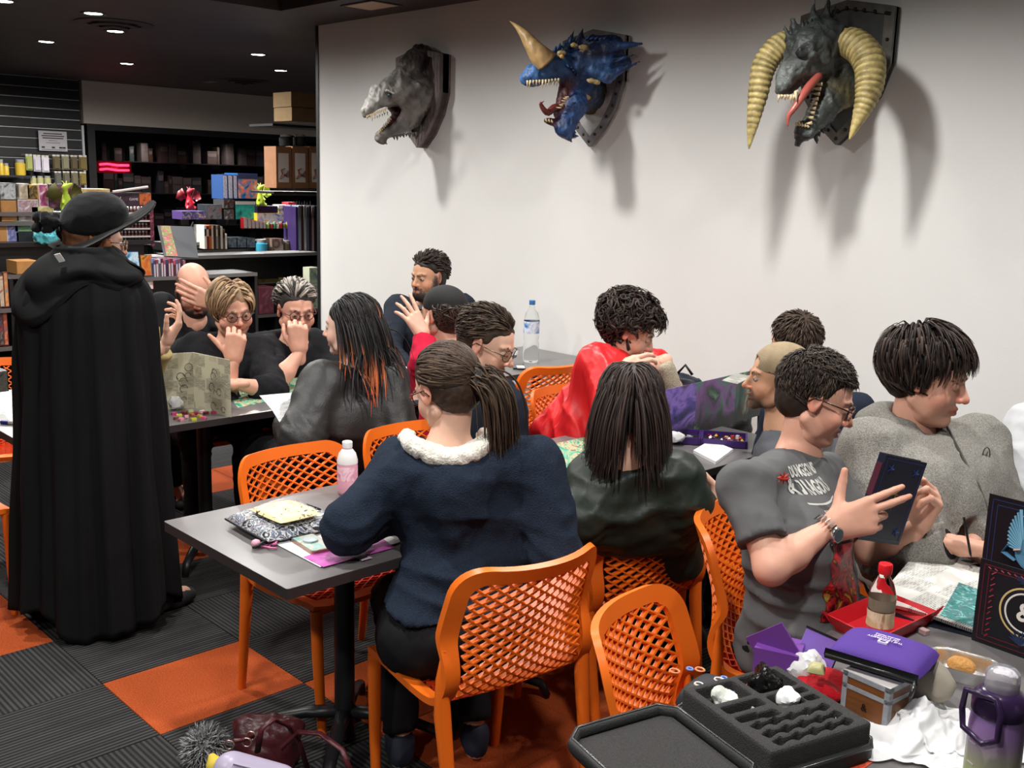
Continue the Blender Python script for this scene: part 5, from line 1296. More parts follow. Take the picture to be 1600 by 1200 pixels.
# crest plates
d.cap((-5.753, 4.360, 2.403), (-5.727, 4.490, 2.512), .030, .075, .03, g1); d.cap((-5.743, 4.480, 2.529), (-5.738, 4.580, 2.604), .075, .085, .02, g3); d.cap((-5.760, 4.440, 2.468), (-5.763, 4.420, 2.557), .02, .004, .02, g2)
d.ell((-5.628, 4.250, 2.319), .020, .012, (.02, .02, .02), op='-'); d.cap((-5.650, 4.240, 2.352), (-5.594, 4.260, 2.335), .014, .010, .012, g2); d.ell((-5.668, 4.120, 2.243), .012, .008, g3, op='-')
for k in range(5): d.ell(np.array((-5.662, 4.440, 2.397)) + RV * .028 * (k - 2) + UV_ * .006 * (k % 2), .017, .010, g2)
P, F, C = d.mesh(g1, disp=scaly(3)); b = Bag(); b.add(P, F, tint(P, C, 4, .55, 40)); b.build('head', m_dr, t)
teeth(t, [((-5.609, 4.210, 2.239), (-5.752, 4.150, 2.186), 11, .030, (0, 0, -1), .006), ((-5.672, 4.300, 2.173), (-5.719, 4.230, 2.071), 9, .032, (-.2, -.1, 1), .0065), ((-5.734, 4.320, 2.226), (-5.805, 4.230, 2.176), 7, .024, (0, 0, -1), .005)], m_bone)
teeth(t, [((-5.698, 4.320, 2.067), (-5.601, 4.460, 2.098), 8, .034, (.2, .1, -1), .012)], mat('grey_resin', (.10, .09, .08), .5), 'neck_spikes')
eye(t, (-5.648, 4.265, 2.321), .016, (.02, .05, .05))
# --- blue horned dragon
t = thing('mounted_dragon', 'blue dragon head with tan nose horn and ear fins on a grey metal shield', 'wall decoration', (-4.2, WY, 2.0), 0, 'dragon heads on the white wall')
st_ = mat('brushed_pewter', (.46, .45, .44), .40, .2, noise=.35, nscale=10); st2 = mat('pewter_rim', (.20, .19, .195), .42, .3, noise=.3, nscale=12); rv = mat('dark_rivet', (.05, .045, .045), .4, .8)
plaque(t, -4.2, 2.0, st_, st2, rv)
B1, B2, B3, G1 = (.020, .055, .165), (.035, .10, .25), (.010, .016, .045), (.42, .31, .14)
d = SDF(.0075)
d.cap((-4.211, 4.650, 2.290), (-4.178, 4.540, 2.316), .105, .10, .03, (.05, .045, .02)); d.cap((-4.181, 4.560, 2.318), (-4.122, 4.400, 2.400), .10, .095, .04, B1)
d.cap((-4.123, 4.400, 2.413), (-4.137, 4.280, 2.431), .085, .075, .04, B1); d.cap((-4.136, 4.280, 2.410), (-4.189, 4.140, 2.360), .064, .058, .03, B2); d.cap((-4.189, 4.140, 2.360), (-4.203, 4.110, 2.338), .052, .04, .02, B2)
d.cap((-4.103, 4.420, 2.338), (-4.066, 4.350, 2.210), .062, .066, .04, B1); d.cap((-4.066, 4.350, 2.210), (-4.052, 4.260, 2.084), .062, .052, .03, B1); d.cap((-4.052, 4.260, 2.084), (-4.033, 4.300, 2.010), .045, .006, .02, B1); d.cap((-4.063, 4.260, 2.098), (-4.114, 4.180, 2.122), .035, .014, .02, (.08, .02, .02))
d.cap((-4.082, 4.260, 2.290), (-4.129, 4.120, 2.241), .045, .066, .02, (.06, .008, .008), op='-')
d.cap((-4.112, 4.350, 2.347), (-4.095, 4.260, 2.161), .050, .034, .02, (.07, .012, .012))
d.cap((-4.108, 4.350, 2.463), (-4.129, 4.240, 2.447), .030, .022, .02, B3)
for x, y, n, dx, dy in ((888, 66, .33, 5, -22), (905, 62, .28, 7, -20), (876, 74, .38, 6, -10), (912, 76, .26, 22, -6)): d.cap((-4.139, 4.360, 2.514), (-4.120, 4.380, 2.623), .03, .003, .02, B3) if x == 888 else (d.cap((-4.114, 4.410, 2.531), (-4.099, 4.430, 2.637), .03, .003, .02, B3) if x == 905 else None)
# ear fins: ribs with webbing
for a_, r0 in ((((-4.059, 4.380, 2.462), (-3.930, 4.480, 2.525), (-3.758, 4.540, 2.539)), .05), (((-4.056, 4.380, 2.422), (-3.926, 4.460, 2.367), (-3.770, 4.540, 2.447)), .042), (((-4.072, 4.380, 2.443), (-3.930, 4.460, 2.442), (-3.792, 4.530, 2.487)), .03)):
    d.cap(a_[0], a_[1], r0, r0 * .72, .03, B2 if r0 < .05 else B3); d.cap(a_[1], a_[2], r0 * .72, .004, .03, B1)
d.cap((-4.055, 4.460, 2.559), (-3.951, 4.530, 2.545), .04, .05, .04, B3); d.ell((-3.972, 4.480, 2.453), (.15, .035, .062), .03, B1, M=np.stack([RV, TV, UV_], 1))
for x, y in ((886, 84), (872, 84), (915, 70), (868, 94)): pass
for p in ((-4.073, 4.240, 2.483), (-4.064, 4.320, 2.531), (-4.024, 4.360, 2.519), (-3.976, 4.380, 2.342), (-3.956, 4.400, 2.336), (-4.022, 4.400, 2.257)): d.ell(p, (.026, .012, .015), .008, G1, M=np.stack([RV, TV, UV_], 1))
P, F, C = d.mesh(B1, disp=scaly(7, .0035, 90, .003, 26)); b = Bag(); b.add(P, F, tint(P, C, 9, .6, 70)); b.build('head', m_dr, t)
horn(t, [(-4.138, 4.180, 2.431), (-4.160, 4.130, 2.485), (-4.212, 4.090, 2.567), (-4.253, 4.070, 2.611), (-4.304, 4.060, 2.645)], [.072, .052, .028, .013, .001], mat('tan_horn', (.36, .23, .10), .45, noise=.3, nscale=20, wave=(8, 'X', 5), bump=.25), name='nose_horn', lab='tan curved nose horn')
horn(t, [(-4.061, 4.320, 2.191), (-4.088, 4.220, 2.192), (-4.091, 4.160, 2.161), (-4.103, 4.120, 2.203), (-4.079, 4.120, 2.219)], [.02, .022, .018, .010, .001], mat('dark_tongue', (.12, .025, .022), .3), name='tongue')
teeth(t, [((-4.046, 4.110, 2.330), (-4.161, 4.060, 2.325), 7, .042, (0, 0, -1), .007), ((-4.056, 4.220, 2.346), (-4.095, 4.160, 2.336), 4, .04, (-.2, 0, -1), .007), ((-4.022, 4.260, 2.254), (-4.048, 4.220, 2.184), 6, .03, (-1, -.5, .1), .006), ((-4.055, 4.180, 2.107), (-4.094, 4.150, 2.113), 3, .03, (-.3, -.2, 1), .006), ((-4.049, 4.320, 2.156), (-4.029, 4.300, 2.031), 7, .026, (.6, .6, -.2), .010)], m_bone)
teeth(t, [((-4.025, 4.300, 2.148), (-4.020, 4.300, 2.038), 6, .030, (.7, .7, -.1), .012)], mat('blue_resin', (.02, .06, .17), .5), 'chin_spikes')
teeth(t, [((-4.121, 4.210, 2.477), (-4.084, 4.340, 2.548), 7, .045, (.5, .2, 1), .012), ((-4.063, 4.400, 2.567), (-3.926, 4.500, 2.567), 7, .035, (.8, .3, .6), .010), ((-4.060, 4.260, 2.424), (-4.045, 4.340, 2.370), 5, .03, (.9, -.3, -.2), .009)], MATS['blue_resin'], 'crest_spikes')
b = MB(); V = [(-4.2 + x, WY - n, 2.0 + z) for n in (.05, .09) for x, z in ((-.12, .30), (0, .20), (.12, .30), (.10, .42), (-.10, .42))]; b.add(V, [(5, 6, 7, 8, 9), (0, 1, 6, 5), (1, 2, 7, 6), (2, 3, 8, 7), (3, 4, 9, 8), (4, 0, 5, 9)]); b.build('mounting_collar', mat('olive_leather', (.07, .06, .025), .55, bump=.5, bscale=40), t, world=True)
eye(t, (-4.048, 4.215, 2.459), .013, (.6, .35, .1))
# --- black dragon with ram horns
t = thing('mounted_dragon', 'large black dragon head with yellow ribbed ram horns on a studded black shield', 'wall decoration', (-2.61, WY, 2.0), 0, 'dragon heads on the white wall')
ir = mat('black_iron_plate', (.06, .062, .058), .42, .2, noise=.5, nscale=9); ir2 = mat('black_iron_rim', (.13, .12, .105), .4, .3, noise=.4, nscale=14)
plaque(t, -2.61, 2.0, ir, ir2, rv)
K1, K2, K3, Y1 = (.040, .046, .044), (.085, .095, .090), (.016, .018, .018), (.22, .18, .07)
d = SDF(.0075)
d.cap((-2.544, 4.650, 2.313), (-2.557, 4.520, 2.308), .135, .125, .03, K1); d.cap((-2.556, 4.560, 2.262), (-2.531, 4.420, 2.208), .085, .075, .04, Y1); d.cap((-2.562, 4.520, 2.359), (-2.585, 4.380, 2.409), .125, .125, .05, K1)
d.cap((-2.586, 4.380, 2.426), (-2.590, 4.280, 2.404), .115, .095, .05, K1); d.cap((-2.586, 4.280, 2.360), (-2.602, 4.180, 2.280), .085, .068, .04, K2); d.cap((-2.602, 4.180, 2.280), (-2.605, 4.120, 2.221), .064, .044, .03, K2)
d.cap((-2.548, 4.440, 2.272), (-2.519, 4.340, 2.159), .07, .062, .04, K1); d.cap((-2.519, 4.340, 2.159), (-2.533, 4.240, 2.042), .056, .040, .03, K1); d.cap((-2.533, 4.240, 2.042), (-2.549, 4.200, 2.054), .036, .024, .02, K1)
d.cap((-2.542, 4.280, 2.225), (-2.539, 4.120, 2.126), .040, .078, .02, (.05, .012, .012), op='-')
for a_, c_, r0 in (((-2.573, 4.380, 2.491), (-2.587, 4.420, 2.668), .035), ((-2.590, 4.320, 2.496), (-2.614, 4.350, 2.634), .03), ((-2.636, 4.260, 2.471), (-2.655, 4.240, 2.536), .028), ((-2.655, 4.220, 2.446), (-2.673, 4.210, 2.507), .022), ((-2.565, 4.430, 2.507), (-2.584, 4.480, 2.615), .03), ((-2.610, 4.280, 2.483), (-2.626, 4.280, 2.522), .02), ((-2.545, 4.460, 2.465), (-2.520, 4.520, 2.514), .05), ((-2.524, 4.280, 2.036), (-2.511, 4.300, 1.980), .022), ((-2.537, 4.250, 2.023), (-2.535, 4.250, 1.995), .016), ((-2.558, 4.220, 2.022), (-2.567, 4.220, 1.977), .016)): d.cap(a_, c_, r0, .003, .02, K1)
d.cap((-2.548, 4.160, 2.378), (-2.522, 4.240, 2.406), .022, .018, .012, K3); d.ell((-2.548, 4.095, 2.260), .014, .01, K3, op='-'); d.cap((-2.520, 4.200, 2.364), (-2.496, 4.280, 2.344), .016, .012, .012, K2)
P, F, C = d.mesh(K1, disp=scaly(13, .006, 60, .010, 26)); b = Bag(); b.add(P, F, tint(P, C, 14, .6, 50)); b.build('head', m_dr, t)
hm = mat('yellow_ribbed_horn', (.36, .28, .10), .5, vc=True, noise=.4, nscale=24, bump=.4, bscale=50)
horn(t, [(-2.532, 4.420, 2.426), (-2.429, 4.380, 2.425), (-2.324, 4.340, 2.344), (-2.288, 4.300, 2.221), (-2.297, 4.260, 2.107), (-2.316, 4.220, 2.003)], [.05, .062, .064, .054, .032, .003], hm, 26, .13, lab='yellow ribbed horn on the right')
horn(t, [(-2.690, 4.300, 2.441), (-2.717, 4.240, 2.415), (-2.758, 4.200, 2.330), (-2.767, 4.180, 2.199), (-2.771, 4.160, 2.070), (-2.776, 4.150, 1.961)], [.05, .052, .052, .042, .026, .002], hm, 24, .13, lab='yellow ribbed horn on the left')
horn(t, [(-2.522, 4.280, 2.285), (-2.514, 4.180, 2.222), (-2.528, 4.120, 2.145), (-2.547, 4.095, 2.097), (-2.543, 4.090, 2.054)], [.017, .019, .015, .010, .002], mat('pink_tongue', (.34, .075, .058), .35), name='tongue')
teeth(t, [((-2.526, 4.110, 2.190), (-2.597, 4.080, 2.190), 6, .032, (0, 0, -1), .008), ((-2.500, 4.280, 2.257), (-2.493, 4.200, 2.064), 9, .038, (-1, -.5, .2), .009), ((-2.528, 4.120, 2.212), (-2.527, 4.100, 2.200), 2, .045, (0, 0, -1), .008), ((-2.504, 4.210, 2.054), (-2.548, 4.160, 2.063), 5, .026, (-.3, -.2, 1), .008)], m_bone)
teeth(t, [((-2.660, 4.210, 2.429), (-2.598, 4.280, 2.493), 7, .05, (-.1, .1, 1), .013), ((-2.590, 4.280, 2.470), (-2.559, 4.440, 2.519), 8, .055, (.1, .2, 1), .015), ((-2.507, 4.300, 2.346), (-2.529, 4.400, 2.440), 6, .035, (.6, -.4, .5), .011), ((-2.500, 4.380, 2.119), (-2.511, 4.260, 2.018), 6, .04, (.4, .2, -1), .012)], mat('black_resin', (.03, .034, .033), .5), 'crest_spikes')
eye(t, (-2.518, 4.205, 2.381), .011, (.55, .12, .08))

# ================================================================== the shop behind
def C3(h): return tuple((int(h[i:i + 2], 16) / 255) ** 2.2 for i in (0, 2, 4))
def pm(h, rough=.4): return mat('print_' + h, C3(h), rough)
m_shelf = mat('shelf_black', (.009, .008, .009), .45)
ARTN = [0]
def artm(*hs, scale=9, kind='noise'):
    ARTN[0] += 1; n = len(hs)
    return art('cover_art_%d' % ARTN[0], [(.28 + .44 * i / max(n - 1, 1), C3(h)) for i, h in enumerate(hs)], scale, kind)
def carton(q, dep, body, face, lab, cat, name, grp=None, band=None, lean=0.):
    """a carton facing the room: body, printed front panel and a title band"""
    y0, y1, z0, z1, X = q; w = y1 - y0; h = z1 - z0
    t = thing(name, lab, cat, (X, (y0 + y1) / 2, z0), 0, grp)
    if lean: t.rotation_euler = (0, -lean, 0)
    b = MB(); b.box(-dep, 0, -w / 2, w / 2, 0, h); b.build('carton', body, t)
    b = MB(); b.box(0, .002, -w / 2 + .004, w / 2 - .004, h * .03, h * (.78 if band else .97)); b.build('front_print', face, t)
    if band: b = MB(); b.box(0, .003, -w / 2 + .004, w / 2 - .004, h * .80, h * .97); b.build('title_band', band, t)
    return t
def shelfunit(x, dep, y0, y1, zs, lab, name='shop_shelf', back=True, top=None, base=0):
    t = thing(name, lab, 'shelf', (x, (y0 + y1) / 2, 0)); w = (y1 - y0) / 2
    for z in zs:
        b = MB(); b.box(-dep, 0, -w, w, z - .022, z); b.build('shelf_board', m_shelf, t)
        b = MB(); b.box(.0, .004, -w, w, z - .024, z + .004); b.build('price_strip', mat('price_rail', (.16, .15, .15), .3, .3), t)
    b = MB(); b.box(-dep - .02, -dep, -w, w, base, (top or zs[-1])); b.build('back_panel', m_shelf, t)
    for s in (-1, 1):
        b = MB(); b.box(-dep, -.02, s * w - .012, s * w + .012, base, (top or zs[-1])); b.build('upright', m_shelf, t)
    return t
def small(name, lab, cat, q, dep, shape, m, grp=None):
    """bottles, tins and tubs as turned shapes"""
    y0, y1, z0, z1, X = q; r = (y1 - y0) / 2; h = z1 - z0; t = thing(name, lab, cat, (X - r, (y0 + y1) / 2, z0), 0, grp)
    b = MB(); b.lathe([(r * .95, 0), (r, .01), (r, h * .72), (r * .75, h * .8)], n=16); b.build('body', m, t, smooth=40)
    b = MB(); b.lathe([(r * .8, h * .8), (r * .82, h * .98), (r * .7, h)], n=16); b.build('lid', mat('lid_grey', (.3, .3, .3), .4), t, smooth=40)
    return t
XR = -8.8
shelfunit(XR, .42, 6.02, 8.05, (.30, .62, .86, 1.07), 'wide black shop shelf unit below the board games', top=1.07)
shelfunit(XR, .30, (4.206, 5.793, 1.381, 1.381, -8.800)[0], 8.0, (1.10, 1.17), 'black stepped display deck carrying boxes and figurines', name='display_deck', top=1.17, base=1.10)
shelfunit(XR + .10, .34, (4.475, 5.038, 1.113, 1.113, -8.700)[0], (4.475, 5.724, 1.105, 1.105, -8.700)[1], (.925,), 'black shelf holding upright rulebooks and tins', top=.925)
gB = 'board games on the far shelves'
carton((4.984, 5.194, 1.560, 1.799, -8.950), .25, pm('1d4e86'), artm('0d2c55', '2f7fc0', 'e0772d', '9fd4f0', scale=12), 'large blue game box with an orange emblem, top of the far display', 'box', 'game_box', band=pm('16305a'))
for i in range(3): carton([(4.831, 4.877, 1.558, 1.781, -8.950), (4.884, 4.930, 1.559, 1.783, -8.950), (4.937, 4.977, 1.559, 1.784, -8.950)][i], .22, pm('2a4470'), artm('16264a', 'b8c4dc', '7a2a3c', scale=40), 'narrow blue and white box, %s of three left of the blue game box' % ('leftmost', 'middle', 'rightmost')[i], 'box', 'game_box')
carton((4.924, 5.140, 1.370, 1.544, -8.900), .25, pm('17302f'), artm('0c4a4a', '2fb6a8', '0a2a30', scale=8), 'teal game box under the large blue game box', 'box', 'game_box', band=pm('b7c0c0'))
carton((4.644, 4.786, 1.372, 1.506, -8.900), .2, pm('2a2f33'), artm('20262b', '6a7379', 'a03c34', scale=16), 'small dark grey game box left of the teal box', 'box', 'game_box')
carton((4.808, 4.914, 1.472, 1.554, -8.900), .2, pm('3a3a3c'), artm('8b8d8f', '2a2a2c', '8a2c2c', scale=20), 'small grey box stacked upper beside the teal box', 'box', 'game_box')
carton((4.806, 4.911, 1.371, 1.466, -8.900), .2, pm('303234'), artm('a8adad', '3c4a48', '8a2c2c', scale=20), 'small grey box stacked lower beside the teal box', 'box', 'game_box')
carton((5.126, 5.347, 1.432, 1.499, -8.850), .2, pm('241a2c'), pm('2b1c33'), 'dark flat box with a pale title under the green dragon figurine', 'box', 'game_box')
carton((5.118, 5.389, 1.330, 1.433, -8.840), .2, pm('d8b52a'), artm('e8cf3c', 'dfe3ea', '4a6cb8', scale=14), 'yellow and blue puzzle box below the dark flat box', 'box', 'game_box')
carton((5.366, 5.465, 1.328, 1.511, -8.860), .12, pm('dcdcd8'), artm('f0efe8', 'c9c7c0', '33343a', scale=22, kind='voronoi'), 'white box with a dark hexagon pattern', 'box', 'game_box')
carton((5.472, 5.559, 1.333, 1.536, -8.860), .12, pm('b02028'), artm('7fb08c', 'd8d8cf', 'b02028', scale=14), 'narrow red and pale green box at the right of the deck', 'box', 'game_box', band=pm('b51f2a'))
for i in range(6): 
    q = [(4.924, 4.964, 1.295, 1.395, -8.750), (4.964, 5.004, 1.294, 1.383, -8.750), (5.004, 5.045, 1.294, 1.371, -8.750), (5.045, 5.085, 1.294, 1.365, -8.750), (5.085, 5.126, 1.293, 1.359, -8.750), (5.126, 5.160, 1.293, 1.347, -8.750)][i]
    carton(q, .06, pm('7a141c'), artm('8e1420', 'd8d0cc', '5c0c14', scale=40), 'small dark red dice pack in the row below the yellow box', 'box', 'dice_pack', 'dark red dice packs')
r_ = random.Random(4)
for i in range(9):
    q = [(5.174, 5.208, 1.292, 1.352, -8.750), (5.208, 5.243, 1.292, 1.340, -8.750), (5.243, 5.277, 1.292, 1.352, -8.750), (5.277, 5.312, 1.291, 1.340, -8.750), (5.312, 5.347, 1.291, 1.352, -8.750), (5.347, 5.382, 1.291, 1.339, -8.750), (5.382, 5.418, 1.290, 1.351, -8.750), (5.418, 5.453, 1.290, 1.339, -8.750), (5.453, 5.489, 1.290, 1.345, -8.750)][i]
    small('dice_tub', 'tiny bright dice tub on the front edge of the deck', 'tub', q, .05, None, pm(['8fae5a', 'c23b34', '4f8a6a', 'd8cf9a', 'b8323c', '6b9a4a', 'c8a43a', '9ab86a', 'cfd06a'][i]), 'bright dice tubs')
cl = ['d9d4cc', '6e2c22', 'a4552f', 'c8a58a', '2e2a2a', '8a7a6a', '3c3a38', 'b9b2a6', '5a4a40', 'e0dcd4']
for i in range(10):
    q = [(4.500, 4.521, 1.119, 1.330, -8.700), (4.523, 4.544, 1.118, 1.324, -8.700), (4.546, 4.569, 1.117, 1.330, -8.700), (4.571, 4.588, 1.117, 1.318, -8.700), (4.590, 4.613, 1.116, 1.329, -8.700), (4.615, 4.633, 1.116, 1.323, -8.700), (4.634, 4.658, 1.115, 1.329, -8.700), (4.660, 4.680, 1.115, 1.317, -8.700), (4.682, 4.703, 1.114, 1.294, -8.700), (4.705, 4.722, 1.114, 1.253, -8.700)][i]
    t = thing('book', ['white spined', 'dark brown', 'rust brown', 'tan', 'black', 'grey brown', 'charcoal', 'pale grey', 'brown and black', 'short white'][i] + ' book upright in the row on the far shelf', 'book', (q[4], (q[0] + q[1]) / 2, q[2]), 0, 'upright books on the far shelf'); w = q[1] - q[0]; h = q[3] - q[2]
    b = MB(); b.box(-.2, 0, -w / 2, w / 2, 0, h); b.build('cover', pm(cl[i]), t); b = MB(); b.box(0, .001, -w / 2 + .002, w / 2 - .002, h * .55, h * .85); b.build('spine_title', pm('c9b8a0' if i % 2 else '2a2220'), t)
for i, q in enumerate([(4.746, 4.831, 1.122, 1.216, -8.720), (4.837, 4.930, 1.120, 1.215, -8.720), (4.936, 5.023, 1.118, 1.207, -8.720)]): carton(q, .15, pm('2b2f34'), artm('22272d', '5d6872', '8fa0ac', scale=22), 'dark slate box with a clear lid, %s of three on the far shelf' % ('leftmost', 'middle', 'rightmost')[i], 'box', 'display_box')
small('canister', 'light blue canister with dark hexagons on the far shelf', 'canister', (5.027, 5.143, 1.042, 1.197, -8.660), .1, None, pm('3f9fc0'))
carton((5.187, 5.313, 1.059, 1.198, -8.700), .15, pm('8a7468'), artm('a48c80', '6a4c48', 'c4b0a4', scale=12, kind='voronoi'), 'dusty tan box with a round emblem beside the blue canister', 'box', 'display_box')
small('tin', 'small dark gold tin at the right end of the far shelf', 'tin', (5.327, 5.405, 1.074, 1.178, -8.700), .1, None, pm('6a5a44'))
hang = ['4a3a6c', '9aa0b8', '55322c', 'b8bcc4', '6a6a70', '3c3440', 'a88c90', '2c2c30']
for i in range(8):
    q = [(5.391, 5.413, 1.061, 1.520, -8.600), (5.420, 5.448, 1.048, 1.532, -8.600), (5.455, 5.476, 1.035, 1.532, -8.600), (5.483, 5.505, 1.022, 1.532, -8.600), (5.512, 5.534, 1.034, 1.521, -8.600), (5.541, 5.563, 1.021, 1.533, -8.600), (5.570, 5.592, 1.032, 1.521, -8.600), (5.599, 5.635, 1.019, 1.533, -8.600)][i]
    t = thing('card_binder', ['purple', 'pale blue grey', 'dark red', 'silver', 'grey', 'dark plum', 'dusty pink', 'near black'][i] + ' binder hanging on the rack beside the white wall', 'binder', (q[4], (q[0] + q[1]) / 2, q[2]), 0, 'hanging binders'); w = q[1] - q[0]; h = q[3] - q[2]
    b = MB(); b.box(-.22, 0, -w / 2, w / 2, 0, h * .96); b.build('cover', pm(hang[i], .25), t); b = MB(); b.tube([(-.1, 0, h * .96), (-.1, 0, h + .02)], .004, 6); b.build('hook', m_black, t)
t = thing('display_rack', 'black rail rack from which binders hang beside the white wall', 'rack', (-8.62, 8.15, 0)); b = MB(); b.tube([(-.1, -.25, 1.31), (-.1, .35, 1.31)], .01, 8); b.tube([(-.1, .35, 0), (-.1, .35, 1.31)], .015, 8); b.build('rail', m_black, t, smooth=40); b = MB(); b.box(-.3, .02, -.1, .4, 0, .03); b.build('foot_plate', m_black, t)
# three books lying open faced on a sloping display
t = thing('sloped_display', 'black sloping book display below the far shelf', 'display', (-8.35, 0, 0)); q = (4.732, 5.491, 0.827, 1.051, -8.350)
b = MB(); b.add([(x, y, z) for y in (q[0], q[1]) for x, z in ((.18, q[2] - .05), (-.10, q[3] - .02), (-.14, q[3] - .02), (-.14, 0), (.18, 0))], [(0, 1, 2, 3, 4), (9, 8, 7, 6, 5), (0, 5, 6, 1), (1, 6, 7, 2), (2, 7, 8, 3), (3, 8, 9, 4), (4, 9, 5, 0)]); b.build('slope', m_shelf, t)
for i, (q, hs, lb) in enumerate([((4.743, 4.938, 0.867, 1.050, -8.300), ('3a3324', '7d6a3c', '1f2a3a'), 'olive and gold covered rulebook, left on the sloping display'), ((4.951, 5.159, 0.875, 1.056, -8.300), ('2c4670', 'd08c2c', '8ab04a', '1c2c4a'), 'blue covered rulebook with an orange figure, middle of the sloping display'), ((5.180, 5.402, 0.883, 1.061, -8.300), ('22331c', '5c8a4a', 'a8cf8c', '1a2416'), 'dark green covered rulebook, right on the sloping display')]):
    w = q[1] - q[0]; t = thing('rulebook', lb, 'book', (-8.19, (q[0] + q[1]) / 2, q[2] - .03)); M_ = frame((0, 0, 0), (0, 1, 0), (-.72, 0, .70)); L_ = .30
    b = MB(); b.box(-w / 2, w / 2, 0, L_, .0, .018, M=M_); b.build('pages', pm('cfc8b8'), t); b = MB(); b.box(-w / 2 - .003, w / 2 + .003, -.003, L_ + .003, .018, .021, M=M_); b.build('cover', artm(*hs, scale=11), t)
# wall bracket shelves beside the white wall
q = (4.943, 5.544, 2.234, 2.267, -8.200)
for zq, lb in ((q[2], 'upper'), ((4.958, 5.540, 1.647, 1.681, -8.200)[2], 'lower')):
    t = thing('bracket_shelf', lb + ' dark bracket shelf beside the top left corner of the white wall', 'shelf', (-8.2, (q[0] + 7.7) / 2, zq)); w = (7.75 - q[0]) / 2
    b = MB(); b.box(-.4, 0, -w, w, -.02, 0); b.build('board', m_shelf, t); b = MB(); b.box(-.4, -.02, w - .06, w - .04, -.16, -.02); b.box(-.42, -.4, w - .06, w - .04, -zq, -.02); b.build('bracket', m_shelf, t)
carton((5.138, 5.440, 2.394, 2.522, -8.250), .3, mat('brown_card', C3('8a7150'), .8, noise=.1), mat('brown_card', (.2, .1, .1)), 'brown cardboard carton, upper of two on the top bracket shelf', 'box', 'cardboard_carton')
carton((5.143, 5.439, 2.271, 2.389, -8.250), .3, MATS['brown_card'], MATS['brown_card'], 'brown cardboard carton, lower of two on the top bracket shelf', 'box', 'cardboard_carton')
for i, q in enumerate([(5.085, 5.204, 2.051, 2.152, -8.300), (5.231, 5.353, 2.058, 2.160, -8.300)]): small('black_tub', 'small black lidded tub, %s of two on the brown figure boxes' % ('left', 'right')[i], 'tub', q, .1, None, pm('1c1f22'))
br_ = mat('kraft_brown', C3('8c6244'), .6, noise=.1)
for i, q in enumerate([(4.946, 5.103, 1.678, 2.040, -8.200), (5.116, 5.277, 1.680, 2.047, -8.200), (5.291, 5.449, 1.683, 2.055, -8.200)]):
    t = carton(q, .2, br_, br_, 'tall brown figure box with a white window, %s of three' % ('left', 'middle', 'right')[i], 'box', 'figure_box', 'tall brown figure boxes'); w = q[1] - q[0]; h = q[3] - q[2]
    b = MB(); b.box(.002, .004, -w * .36, w * .30, h * .14, h * .84); b.build('white_window', pm('d9cfc4'), t); b = MB(); b.tube([(.006, -w * .30, h * .22), (.006, -w * .1, h * .34), (.006, w * .1, h * .30), (.006, w * .26, h * .42)], [.01, .03, .035, .008], 6, flat=.3); b.tube([(.006, -w * .1, h * .30), (.006, -w * .2, h * .44), (.006, w * .05, h * .48)], [.02, .014, .004], 6, flat=.3); b.build('creature_print', pm('6a3c30'), t)
def dragon_fig(p, s, m, m2, lab):
    t = thing('dragon_figurine', lab, 'figurine', p); d = SDF(.006 * s / .2 if s > .15 else .005)
    P = lambda x, y, z: np.array([x, y, z]) * s
    d.cap(P(0, 0, .12), P(0, 0, .35), .16 * s, .11 * s, .03 * s); d.cap(P(0, 0, .35), P(.05, -.04, .62), .08 * s, .06 * s, .03 * s); d.cap(P(.05, -.04, .62), P(.1, .12, .72), .085 * s, .04 * s, .03 * s); d.cap(P(0, 0, .1), P(-.05, .3, .06), .08 * s, .02 * s, .03 * s)
    for x in (-1, 1): d.cap(P(0, x * .08, .1), P(.12, x * .14, .03), .07 * s, .05 * s, .02 * s); d.cap(P(0, x * .08, .3), P(.12, x * .13, .22), .04 * s, .03 * s, .02 * s); d.cap(P(0, x * .02, .7), P(-.1, x * .08, .85), .03 * s, .006 * s, .01 * s)
    Pm, F, C = d.mesh((.5, .5, .5)); b = MB(); b.add(Pm, F.tolist()); b.build('body', m, t, smooth=True)
    for x in (-1, 1):
        b = MB(); b.sheet([[P(-.03, x * .06, .35), P(-.05, x * .25, .75)], [P(-.05, x * .2, .35), P(-.06, x * .42, .62)], [P(-.04, x * .3, .28), P(-.06, x * .5, .38)]], .01 * s); b.build('wing', m2, t, smooth=True)
    return t
lime = mat('lime_plush', C3('a9c23c'), .8, bump=.4, bscale=120); oliv = mat('olive_wing', C3('4d4a1e'), .7); redp = mat('red_plastic_figure', C3('9c2030'), .4)
q = (5.127, 5.307, 1.498, 1.654, -8.850); dragon_fig((-8.95, (q[0] + q[1]) / 2, q[2]), .27, lime, lime, 'lime green dragon plush on the far display deck')
q = (4.387, 4.599, 1.375, 1.587, -8.850); dragon_fig((-8.95, (q[0] + q[1]) / 2, q[2] + .09), .25, redp, mat('dark_red_wing', C3('6a1a24'), .4), 'red dragon figurine with raised tail on the far display deck')
carton((4.369, 4.599, 1.375, 1.449, -8.850), .2, pm('4a3a6a'), artm('6a2a3a', '3c4c8c', 'd8b47c', scale=24), 'low blue and red box under the red dragon figurine', 'box', 'game_box')

